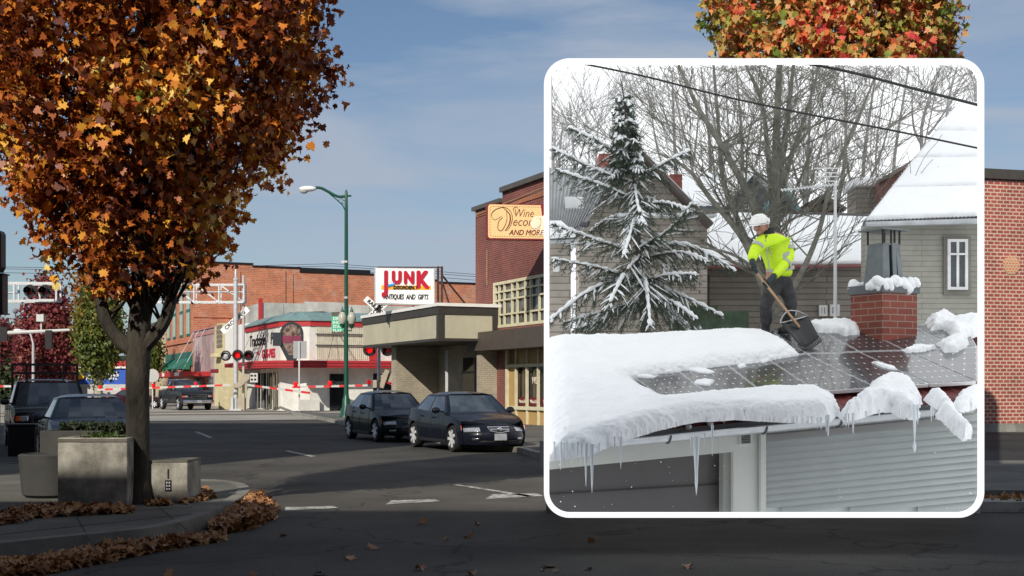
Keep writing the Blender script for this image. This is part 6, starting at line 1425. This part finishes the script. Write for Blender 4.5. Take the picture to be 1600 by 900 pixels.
gable('small dark blue house with teal bargeboard right of the trunk',1196,1240,330,332,292,26.5,mat('slate_wall',(.12,.14,.15),.8),snowr=mat('teal_board',(.12,.24,.25),.7))
r=hroot('house','snow roofed house with dormer beyond the left gable',1090,28.5); mb=MB(); c=hp(r,1060,320,28.3);d=hp(r,1150,322,28.3);e=hp(r,1132,276,29.6);f_=hp(r,1070,278,29.6); mb.prism([c,d,e,f_],(0,0,.1)); build('roof_snow',mb,snow,r)
mb=MB(); mb.box(c.x,d.x,0,.8,0,c.z); build('wall',mb,bluew,r)
gable('low red brick house behind the shed ridge',1246,1312,345,330,312,27,mat('winter_red_brick',(.2,.09,.07),.85,var=.25,scale=5),snowr=mat('dark_tiles',(.08,.06,.055),.8))
gable('brown red house with steep roof left of the gray house',1384,1462,300,278,243,28,mat('brown_red_wall',(.17,.085,.075),.85,var=.2,scale=4),snowr=mat('tile_brown',(.16,.12,.11),.8),peak=.8)
r=hroot('shed','low snowy roofed shed far behind the antenna',1360,29); mb=MB(); c=hp(r,1338,292,29);d=hp(r,1395,292,29); mb.box(c.x,d.x,0,.8,0,c.z); build('wall',mb,dkwood,r); mb=MB(); mb.box(c.x-.1,d.x+.1,-.2,1,c.z,c.z+.2); build('roof_snow',mb,snow,r,bevel=.05)
mb=MB(); a=P(1256,345,26.5); b=P(1263,263,26.5); mb.box(a.x,b.x,26.5,26.6,FLOOR,b.z); single('post',mb,mat('pale_post',(.28,.27,.26),.8),'pale square post standing between the houses','post')
mb=MB(); mb.box(P(1046,0,21.5).x,P(1170,0,21.5).x,21.5,21.55,FLOOR,P(0,486,21.5).z); mb.box(P(1052,0,21.5).x,P(1120,0,21.5).x,21.4,21.46,P(0,486,21.5).z,P(0,478,21.5).z); single('fence',mb,mat('green_fence',(.05,.08,.05),.8,var=.3,scale=5),'low dark green fence behind the snowy ridge','fence')
# ---------------- bare trees
tb=mat('bare_bark',(.30,.285,.27),.95,var=.35,scale=6,bump=.4); tb2=mat('mossy_bark',(.2,.195,.165),.95,var=.35,scale=5,bump=.4); tbf=mat('frosted_twigs',(.38,.37,.37),.95,var=.2,scale=3)
XL=lambda Y,px: (px-800)/F*Y
def grow(mb,p,d,L0,r,depth,spread=.5,up=.15,kids=3,minr=.003,Y0=0,Y1=99):
    n=5; pts=[p]; rr=[r]; q=p.copy(); dd=d.copy()
    for i in range(n):
        dd=(dd+Vector((random.gauss(0,.12),random.gauss(0,.08),random.gauss(0,.1)+up*.2))).normalized(); q=q+dd*L0/n
        if not(Y0<q.y<Y1): q.y=min(max(q.y,Y0),Y1)
        mxp=1534-14; 
        if q.x>XL(q.y,1526) : q.x=XL(q.y,1526)
        if q.x<XL(q.y,862): q.x=XL(q.y,862)
        if q.z>EYE+(HOR-101)/F*q.y: break
        pts.append(q.copy()); rr.append(max(minr,r*(1-.5*(i+1)/n)))
    if len(pts)<2: return
    mb.tube(pts,rr,3 if r<.02 else 6,cap=False)
    if depth<=0: return
    for k in range(kids+(1 if depth<3 else 0)):
        i=random.randint(1,len(pts)-1); a=random.uniform(0,2*PI); o_=Vector((math.cos(a),math.sin(a)*.6,random.uniform(-.3,.6)))
        nd=((pts[i]-pts[i-1]).normalized()+o_*spread).normalized(); grow(mb,pts[i],nd,L0*random.uniform(.5,.8),max(minr,rr[i]*.6),depth-1,spread,up,kids,minr,Y0,Y1)
    i=len(pts)-1; grow(mb,pts[i],dd,L0*.75,max(minr,rr[i]*.9),depth-1,spread,up,kids,minr,Y0,Y1)
def btree(label,px,Y,stems,m,depth=4,minr=.0045,seed=0,group=None,name='bare_tree',kids=3,spread=.6):
    random.seed(seed); b=P(px,605,Y); r=thing(name,label,'tree',(b.x,b.y,FLOOR+.02),0,group); T=MB(); Bm=MB()
    for pts,r0,r1 in stems:
        w_=[P(x,y,Y+dy) for x,y,dy in pts]; c=curve(w_,5); n=len(c); T.tube(c,[r0+(r1-r0)*i/(n-1) for i in range(n)],8)
        for i in range(3,n,2):
            if r0<.02 and i%2: continue
            a=random.uniform(0,2*PI); o_=Vector((math.cos(a),math.sin(a)*.5,random.uniform(.1,.9)))
            grow(Bm,c[i],o_.normalized(),random.uniform(.9,1.6),max(.008,(r0+(r1-r0)*i/(n-1))*.35),depth-2,spread,.2,kids,minr,Y-2,Y+2)
    for M_ in (T,Bm): M_.v=[(v_[0]-b.x,v_[1]-b.y,max(v_[2]-FLOOR-.02,0)) for v_ in M_.v]
    build('trunk',T,m,r,smooth=True,fix=False); build('branches',Bm,m,r,fix=False); return r
Yt=22.0
btree('big bare tree with many leaning trunks behind the worker',1212,Yt,[
 ([(1195,520,0),(1203,440,0),(1210,340,0),(1213,220,0),(1218,100,0)],.125,.05),([(1212,400,0),(1216,300,.2),(1228,200,.2),(1240,102,.2)],.08,.03),
 ([(1200,430,0),(1180,330,-.3),(1135,240,-.4),(1092,170,-.4),(1060,102,-.4)],.085,.025),([(1198,470,0),(1165,380,-.3),(1110,310,-.5),(1075,265,-.5),(1030,240,-.5)],.07,.015),
 ([(1195,430,0),(1160,360,-.2),(1130,280,-.2),(1122,190,-.2),(1115,102,-.2)],.06,.02),([(1208,330,0),(1200,240,.2),(1190,160,.2),(1165,102,.2)],.06,.02),
 ([(1205,500,0),(1250,430,-.4),(1280,360,-.5),(1300,280,-.5),(1340,190,-.5),(1370,110,-.5)],.06,.012),([(1215,330,.1),(1235,250,.3),(1262,170,.4),(1280,102,.4)],.05,.015),
 ([(1202,440,0),(1150,400,-.6),(1090,385,-.8),(1040,380,-.9)],.035,.008),([(1198,400,0),(1230,350,-.3),(1262,330,-.5),(1290,300,-.5)],.03,.008)],tb2,depth=4,seed=21,kids=3,minr=.005)
specs=[(900,29,[(905,440),(900,300),(890,160)]),(945,30,[(945,440),(950,300),(965,180)]),(1060,30.5,[(1062,400),(1055,250),(1050,110)]),(1100,31,[(1100,400),(1110,250),(1095,105)]),(1300,29.5,[(1290,400),(1320,250),(1318,105)]),(1345,30.5,[(1345,400),(1350,250),(1370,105)]),(1400,29.5,[(1410,400),(1395,280),(1420,105)]),(1450,31,[(1450,300),(1440,200),(1470,105)]),(1500,30.5,[(1500,260),(1480,180),(1495,105)]),(1150,31,[(1150,400),(1160,250),(1150,105)]),(1255,30.8,[(1255,400),(1262,250),(1270,105)]),(876,30.5,[(880,400),(872,280),(880,190)])]
desc=['pale twiggy tree at far left behind the spruce','fan shaped bare tree just left of the spruce tip','thin bare tree right of the spruce tip','slender bare tree under the upper left cable','bare tree rising behind the antenna reflector','bare tree right of the antenna reflector','bare tree above the brown red roof','bare tree left of the snowy roof peak','twiggy tree directly above the snowy roof peak','slim tree between the left trunks','slim tree right of the thick central trunks','lowest pale tree at the left frame edge']
for i,(px,Y,pp) in enumerate(specs):
    btree(desc[i],px,Y,[([(x,y,0) for x,y in pp],.07,.015),([(min(1522,max(866,x_)),y_,0) for x_,y_ in ((pp[0][0],pp[0][1]-60),(pp[0][0]+(-1)**i*22,pp[1][1]),(pp[2][0]+(-1)**i*45,pp[2][1]+25))],.045,.01),([(min(1522,max(866,x_)),y_,0) for x_,y_ in ((pp[0][0],pp[0][1]-90),(pp[1][0]-(-1)**i*26,pp[1][1]-10),(pp[2][0]-(-1)**i*38,pp[2][1]+20))],.04,.01)],tbf if i in(0,1,11,8) else tb,depth=4,seed=50+i,kids=3,minr=.005,group='bare trees at the back of the winter garden')
# ---------------- spruce with snow
random.seed(17); Ysp=18.6; b=P(992,605,Ysp); SP=thing('spruce_tree','tall sparse spruce with drooping snow laden boughs at left','tree',(b.x,b.y,FLOOR+.02),0)
org=Vector(SP.location)
def sp(px,py,dy=0): return P(px,py,Ysp+dy)-org
T=MB(); tr=curve([sp(1012,640),sp(1006,500),sp(998,400),sp(993,300),sp(982,220),sp(972,130)],6); n=len(tr); T.tube(tr,[.075-.068*i/(n-1) for i in range(n)],8); build('trunk',T,mat('spruce_bark',(.09,.075,.06),.95,var=.3,bump=.4),SP,smooth=True)
NV=[];NF=[]; SN=MB(); TW=MB()
def needles(p,d,L_,dens=1.0,drop=0):
    n=max(2,int(L_*105*dens)); d=d.normalized()
    for i in range(n):
        q=p+d*(L_*random.random()); a=Vector((random.gauss(0,1),random.gauss(0,1),random.gauss(0,1)-.35)); a=(a-d*a.dot(d)); a=(a.normalized()+d*.55).normalized()
        l=random.uniform(.025,.055); s=a.cross(Vector((random.gauss(0,1),random.gauss(0,1),random.gauss(0,1)))).normalized()*.0042; k=len(NV)
        NV.extend([q-s,q+s,q+a*l+s*.5,q+a*l-s*.5]); NF.append([k,k+1,k+2,k+3])
def bough(pts,w=1.0,sn=1.0):
    c=curve(pts,5); n=len(c); TW.tube(c,[.016*w+.004-.014*w*i/(n-1) for i in range(n)],5)
    Lb=sum((c[i+1]-c[i]).length for i in range(n-1))
    for i in range(1,n):
        t=i/(n-1); seg=c[i]-c[i-1]; ax_=seg.normalized(); side=ax_.cross(Vector((0,0,1))).normalized()
        for sgn in (-1,1,0):
          for rep in range(2 if sgn else 1):
            base=c[i-1].lerp(c[i],random.random()); Lt=(.16+.26*math.sin(PI*min(1,t*.9+.1)))*w*random.uniform(.6,1.15)*(1.3-.6*t)
            d=(ax_*.55+side*sgn*random.uniform(.4,.9)+Vector((0,0,-random.uniform(.1,.85)))).normalized()
            if sgn==0: d=(ax_*.4+Vector((0,0,-1))).normalized(); Lt*=1.1
            e=base+d*Lt; TW.tube([base,e],[.005,.002],3,cap=False); needles(base,d,Lt,1.05)
            if random.random()<.6*sn and sgn!=0:
                f0_,f1_=random.uniform(0,.25),random.uniform(.45,1); a_=base+d*Lt*f0_+Vector((0,0,.012)); b2=base+d*Lt*f1_+Vector((0,0,.012)); SN.tube([a_,a_.lerp(b2,.5)+Vector((0,0,.006)),b2],[.010,.014*random.uniform(.6,1.4),.003],5)
        needles(c[i-1],ax_,seg.length,1.3)
        if random.random()<.95*sn:
            r_=random.uniform(.016,.032)*(.6+.5*w); SN.tube([c[i-1]+Vector((0,0,.018)),c[i-1].lerp(c[i],.5)+Vector((0,random.uniform(-.01,.01),.03)),c[i]+Vector((0,0,.018))],[r_*.7,r_,r_*.6],6)
bs=[((985,262),(940,225),(888,200),-.3,.9),((988,285),(930,265),(862,232),-.3,1.1),((990,312),(940,290),(868,266),-.5,1.1),((992,395),(930,375),(862,350),-.5,1.1),((996,440),(940,420),(862,405),-.6,1.0),((1002,430),(930,450),(860,500),-.7,1.3),((1002,470),(950,485),(880,505),-.5,1.2),
 ((990,285),(1030,260),(1078,236),-.3,.9),((994,320),(1040,318),(1078,330),-.4,.8),((996,390),(1045,360),(1082,318),-.5,1.1),((998,405),(1060,395),(1105,408),-.3,1.0),((998,380),(1080,385),(1150,425),.2,.9),((1004,440),(1050,430),(1088,430),-.6,1.0),((1006,440),(1060,460),(1130,495),-.5,1.1),((1006,470),(1045,470),(1090,500),-.8,1.2),
 ((1000,330),(990,350),(975,400),-1.0,1.2),((1002,425),(1010,450),(1016,510),-1.0,1.5),((992,290),(996,320),(1005,350),-.8,.9),((1000,400),(975,430),(950,480),-1.0,1.3),((1000,350),(960,340),(925,360),.5,.9),((1004,460),(1060,500),(1095,515),.3,1.0),((1004,470),(940,500),(900,515),.3,1.1)]
for a_,m2,e_,dy,w_ in bs: bough([sp(*a_),sp(m2[0],m2[1],dy*.5),sp(*e_,dy)],w_)
for i in range(24):   # short top branches
    t=i/24; py=150+125*t; px=974+9*t; s=-1 if i%2 else 1; L_=6+22*t**.9; bough([sp(px,py),sp(px+s*L_*.6,py-2,random.uniform(-.3,.3)),sp(px+s*L_,py+4+6*t,random.uniform(-.4,.4))],.28+.25*t,1.0)
for i in range(5): TW.tube([sp(974,150),sp(974+random.uniform(-14,14),random.uniform(104,130))],[.004,.002],3)
build('twigs',TW,_M['spruce_bark'],SP,fix=False)
fastmesh('needles',NV,NF,mat('spruce_needles',(.065,.095,.065),.7,var=.35,scale=12),SP)
build('snow_on_boughs',SN,snow,SP,smooth=60,fix=False)
mb=MB(); c0=P(913,351,Ysp-.6); mb.ball(c0,.05,10,7,(1.5,.8,.8)); mb.ball(c0+Vector((.06,0,.035)),.025,8,6); mb.bar(c0+Vector((-.05,0,-.01)),c0+Vector((-.14,0,-.05)),.025,.012); single('bird',mb,mat('bird_gray',(.08,.08,.09),.8,var=.3,scale=30),'small gray bird perched on a spruce bough','bird',smooth=60)

# ---------------- the worker
def skinmesh(name,verts,edges,m,parent,sub=2,root_i=0,smooth=True):
    me=bpy.data.meshes.new(name); me.from_pydata([v[:3] for v in verts],edges,[]); me.update()
    o=bpy.data.objects.new(name,me); C.objects.link(o); o.modifiers.new('k','SKIN'); 
    if not me.skin_vertices: 
        bpy.context.view_layer.objects.active=o
    sv=me.skin_vertices[0].data if me.skin_vertices else None
    for i,v in enumerate(verts):
        r_=v[3]; sv[i].radius=(r_,r_) if not hasattr(r_,'__len__') else r_
    sv[root_i].use_root=True
    o.modifiers['k'].use_smooth_shade=True
    s=o.modifiers.new('s','SUBSURF'); s.levels=sub; s.render_levels=sub
    m2=evalmesh(o); bpy.data.objects.remove(o); m2.materials.clear(); m2.materials.append(m); m2.name=name
    q=bpy.data.objects.new(name,m2); C.objects.link(q)
    if parent is not None: q.parent=parent
    for p in m2.polygons: p.use_smooth=True
    return q
Yp=17.1; pb=RP.hit(1205,517); WK=thing('person','worker in yellow safety jacket and white helmet clearing snow','person',(pb.x,Yp,pb.z),0)
wk=Vector(WK.location)
def wp(px,py,dy=0): p=P(px,py,Yp+dy)-wk; return (p.x,p.y,p.z)
skin=mat('skin',(.42,.22,.16),.6,var=.06); hiviz=mat('safety_yellow',(.62,.88,.03),.75,var=.06,scale=6,bump=.5,bscale=14); grayf=mat('work_trousers',(.055,.057,.06),.85,var=.45,scale=7,bump=.4,bscale=20); glv=mat('glove_gray',(.035,.05,.055),.8,var=.2); refl=mat('reflective_gray',(.42,.43,.42),.4,var=.05); bootm=mat('boot_dark',(.035,.035,.037),.7,var=.2)
hip=wp(1217,436,.05); 
def sk(l): return [tuple(a)+(r,) for a,r in l]
body=sk([(wp(1217,440,.05),.125),(wp(1214,415,.03),.13),(wp(1210,392,0),.15),(wp(1207,374,-.02),.12),(wp(1201,366,-.05),.052),(wp(1192,357,-.1),.075),(wp(1189,350,-.12),.085),
 (wp(1188,376,-.14),.062),(wp(1179,392,-.2),.05),(wp(1176,401,-.27),.03),(wp(1174,408,-.30),.02),
 (wp(1226,375,.06),.065),(wp(1234,400,-.02),.052),(wp(1216,424,-.22),.04),(wp(1212,429,-.26),.02),
 (wp(1206,450,-.02),.09),(wp(1196,478,-.16),.062),(wp(1197,505,-.05),.045),(wp(1196,514,-.05),.04),
 (wp(1228,450,.1),.09),(wp(1236,478,.02),.062),(wp(1230,504,.12),.045),(wp(1229,514,.12),.04)])
ed_=[(0,1),(1,2),(2,3),(3,4),(4,5),(5,6),(3,7),(7,8),(8,9),(9,10),(3,11),(11,12),(12,13),(13,14),(0,15),(15,16),(16,17),(17,18),(0,19),(19,20),(20,21),(21,22)]
B_=skinmesh('body',body,ed_,skin,WK)
# face details
hc=Vector(wp(1189.5,352,-.14)); mb=MB(); fd=Vector((-.62,-.72,-.30)).normalized(); rt=fd.cross(Vector((0,0,1))).normalized(); upv=rt.cross(fd)
mb.ball(hc+fd*.02,.092,20,14,(.95,1,1.12)); hd=mb
nose=hc+fd*.125-upv*.005; mb.ball(nose,.02,8,6,(1,1,1.5)); mb.ball(hc+fd*.09-upv*.07,.035,10,8)      # nose, chin
for s in (-1,1): mb.ball(hc+rt*s*.093-upv*.01,.024,8,6,(.5,1,1.4)); mb.ball(hc+fd*.075+rt*s*.045-upv*.03,.03,8,6)
build('head',mb,skin,WK,smooth=60)
mb=MB(); 
for s in (-1,1): mb.ball(hc+fd*.103+rt*s*.034+upv*.012,.011,8,6)
build('eye',mb,mat('eye_dark',(.02,.015,.012),.3),WK)
mb=MB(); mb.bar(hc+fd*.118-rt*.022-upv*.045,hc+fd*.118+rt*.022-upv*.045,.008,.008); build('mouth',mb,mat('lips',(.25,.09,.08),.6),WK)
mb=MB(); hx=Vector(wp(1186.5,347.5,-.13)); b0=len(mb.v); prof=[(.001,.115),(.05,.108),(.09,.085),(.118,.045),(.132,0),(.138,-.025),(.132,-.03)]
mb.lathe(prof[::-1],(0,0,0),24); mb.ball((0,-.12,-.02),.07,14,6,(1.2,1,.16))
for k in (-1,0,1): mb.bar((k*.035,-.09,.09-abs(k)*.008),(k*.035,.09,.09-abs(k)*.008),.014,.02)
mb.lathe([(.03,-.012),(.03,.012)],(.131,.0,.02),10,'x'); mb.box(-.14,-.12,-.03,.03,-.03,.03)
Mh=Matrix.Rotation(R(-40),4,'Z')@Matrix.Rotation(R(14),4,'X'); 
mb.v=[tuple((Mh@Vector(v_))*1.0+hx) for v_ in mb.v]; hl_=build('helmet',mb,mat('helmet_white',(.8,.8,.78),.35,var=.04,coat=.5),WK,smooth=50)
mb=MB(); mb.tube([tuple((Mh@Vector((.134*math.cos(a*PI/12),.134*math.sin(a*PI/12),-.012)))+hx) for a in range(25)],.006,5); mb.lathe([(.026,-.02),(.026,.02)],(0,0,0),10,'x'); build('helmet_band',mb,mat('band_gray',(.25,.25,.25),.6),hl_)
# jacket
jk=sk([(wp(1219,438,.04),.178),(wp(1218,422,.04),.182),(wp(1214,400,.02),.18),(wp(1209,386,-.01),.175),(wp(1205,374,-.03),.125),(wp(1202,367,-.05),.085),
 (wp(1188,377,-.14),.098),(wp(1179,393,-.2),.082),(wp(1173.5,408,-.31),.06),
 (wp(1225,379,.05),.098),(wp(1234,402,-.02),.088),(wp(1220,420,-.18),.07),(wp(1209.5,432,-.28),.056)])
J_=skinmesh('jacket',jk,[(0,1),(1,2),(2,3),(3,4),(4,5),(4,6),(6,7),(7,8),(4,9),(9,10),(10,11),(11,12)],hiviz,WK,root_i=2)
def bandring(c,axis,r1,r2,w_,par,m=refl,flat=(1,1)):
    axis=Vector(axis).normalized(); x=axis.cross(Vector((0,1,0))).normalized(); y=axis.cross(x).normalized(); n=24; mb=MB(); vs=[]
    for s in (-.5,.5):
        for k in range(n): a=2*PI*k/n; vs.append(Vector(c)+axis*w_*s+x*r1*math.cos(a)+y*r2*math.sin(a))
    mb.add(vs,[(k,(k+1)%n,(k+1)%n+n,k+n) for k in range(n)]); return build('reflective_band',mb,m,par,smooth=True)
def vd(a,b): return Vector(b)-Vector(a)
bandring(wp(1215,400,.02),vd(wp(1218,420,.04),wp(1209,384,0)),.188,.172,.055,J_)
bandring(wp(1219,421,.04),vd(wp(1218,425,.04),wp(1214,400,.02)),.19,.172,.05,J_)
bandring(wp(1231.5,390,.02),vd(wp(1227,377,.06),wp(1235,402,-.02)),.10,.10,.05,J_); bandring(wp(1227,412,-.1),vd(wp(1235,402,-.02),wp(1220,420,-.18)),.083,.083,.045,J_)
bandring(wp(1184,385,-.17),vd(wp(1188,377,-.14),wp(1179,393,-.2)),.093,.093,.045,J_)
mb=MB(); mb.tube([Vector(wp(1198,362,-.14)),Vector(wp(1194,371,-.2)),Vector(wp(1200,366,-.05)),Vector(wp(1208,358,.02))],.03,8); mb.lathe([(.085,-.03),(.075,.05),(.06,.05)],wp(1201,363,-.07),16); build('collar',mb,mat('collar_navy',(.025,.028,.035),.8),J_,smooth=60)
mb=MB(); mb.bar(Vector(wp(1196,374,-.22)),Vector(wp(1203,428,-.17)),.012,.01); mb.bar(Vector(wp(1202,382,-.19)),Vector(wp(1204,398,-.19)),.012,.012); build('zip',mb,refl,J_)
# trousers and boots
tr_=sk([(wp(1218,424,.04),.145),(wp(1217,441,.04),.152),(wp(1205,452,-.04),.108),(wp(1196,476,-.16),.09),(wp(1197,498,-.07),.082),(wp(1198,509,-.05),.083),(wp(1229,452,.1),.11),(wp(1237,476,.02),.09),(wp(1231,498,.1),.08),(wp(1230,509,.12),.082)])
skinmesh('trousers',tr_,[(0,1),(1,2),(2,3),(3,4),(4,5),(1,6),(6,7),(7,8),(8,9)],grayf,WK,root_i=1)
for x,y,dy in ((1197,512,-.06),(1230,510,.12)):
    bt=sk([(wp(x,y-8,dy),.062),(wp(x,y+1,dy),.062),(wp(x-1,y+5,dy+.01),.05),(wp(x-8,y+6,dy-.08),.052),(wp(x-13,y+7,dy-.13),.042)])
    skinmesh('boot',bt,[(0,1),(1,2),(2,3),(3,4)],bootm,WK,root_i=1)
# gloves with fingers round the handle
hA=Vector(wp(1176,418,-.34)); hB=Vector(wp(1249,511,-.42)); hdv=(hB-hA).normalized()
def glove(c,wrist):
    c=Vector(c); w_=Vector(wrist); inn=(c-w_).normalized(); side=hdv; out=inn.cross(side).normalized()
    vs=sk([(w_,.045),((w_*.5+c*.5),.042),(c,(.045,.035))]); ed=[(0,1),(1,2)]
    G_=skinmesh('glove',vs,ed,glv,WK,root_i=1)
    for i in range(4):
        L_=[.9,1.05,1.0,.8][i]; b0_=c+side*(i-1.5)*.024-out*.0
        p=[b0_,b0_+(inn*.6-out*.6)*.04*L_,b0_+(inn*.9+out*.1)*.055*L_,b0_+(inn*.55+out*.75)*.05*L_]
        skinmesh('finger',sk([(q,.0115) for q in p]),[(0,1),(1,2),(2,3)],glv,G_,sub=1,root_i=1)
    b0_=c-inn*.02-side*.04; p=[b0_,b0_-side*.03+out*.015,b0_-side*.02+out*.04+inn*.03]
    skinmesh('thumb',sk([(q,.014) for q in p]),[(0,1),(1,2)],glv,G_,sub=1,root_i=1)
glove(hA+hdv*.03+Vector((0,-.02,.01)),wp(1174.5,405,-.3)); glove(hA.lerp(hB,.30)+Vector((0,.02,.02)),wp(1212,428.5,-.26))
# shovel (held: a thing of its own)
SH=thing('snow_shovel','black snow shovel with pale wooden handle in the worker hands','shovel',WK.location+hB,0)
def shl(p): return Vector(p)-hB
mb=MB(); mb.tube([shl(hA-hdv*.04),shl(hB)],.0165,10); build('handle',mb,mat('ash_wood',(.48,.30,.17),.55,var=.15,scale=8),SH,smooth=True)
c1=Vector(wp(1220,505,-.42));c2=Vector(wp(1262,494,-.25));c3=Vector(wp(1280,527,-.55));c4=Vector(wp(1249,540,-.72))
mb=MB(); n=8; vs=[]
nm=(c2-c1).cross(c4-c1).normalized(); nm=nm if nm.y<0 else -nm
for j in range(n+1):
    for i in range(n+1):
        u_,v_=i/n,j/n; p=(c1.lerp(c2,u_)).lerp(c4.lerp(c3,u_),v_); p=p-nm*.07*math.sin(PI*u_)*(.4+.6*v_); vs.append(shl(p))
mb.add(vs,[(j*(n+1)+i,j*(n+1)+i+1,(j+1)*(n+1)+i+1,(j+1)*(n+1)+i) for j in range(n) for i in range(n)])
bl=build('blade',mb,mat('blade_black',(.02,.02,.022),.3,var=.15),SH,smooth=60,fix=False); s_=bl.modifiers.new('s','SOLIDIFY'); s_.thickness=.012
mb=MB()
for i in range(15):
    u_=i/14; p=c4.lerp(c3,u_)-nm*.07*math.sin(PI*u_); d=(c4-c1).normalized(); mb.bar(shl(p-d*.03),shl(p+d*.055+Vector((0,-.01,-.01))),.014,.01)
mb.tube([shl(c4.lerp(c3,i/8)-nm*.07*math.sin(PI*i/8)+(c4-c1).normalized()*.06) for i in range(9)],.008,5); build('blade_teeth',mb,mat('teeth_dark',(.05,.05,.055),.4),bl)
mb=MB(); tp_=Vector(wp(1231,486,-.4)); mb.tube(curve([shl(c1),shl(wp(1221,498,-.42)),shl(tp_),shl(wp(1248,487,-.34)),shl(c2)],5),.009,6); mb.tube([shl(c1),shl(c2)],.011,6); build('hoop',mb,mat('hoop_metal',(.5,.5,.52),.3,metal=.6),SH,smooth=True)
# specks of loose snow in the air
random.seed(44)
mb=MB()
for i in range(70):
    x=random.uniform(870,1520); y=random.uniform(700,795) if i<50 else random.uniform(560,700); p=P(x,y,random.uniform(12.5,12.9)); r_=random.choice((.003,.004,.007)); mb.ball(p,r_,5,4)
o=build('falling_snow',mb,snow); o['kind']='stuff'; o['label']='specks of loose snow falling past the garage wall'
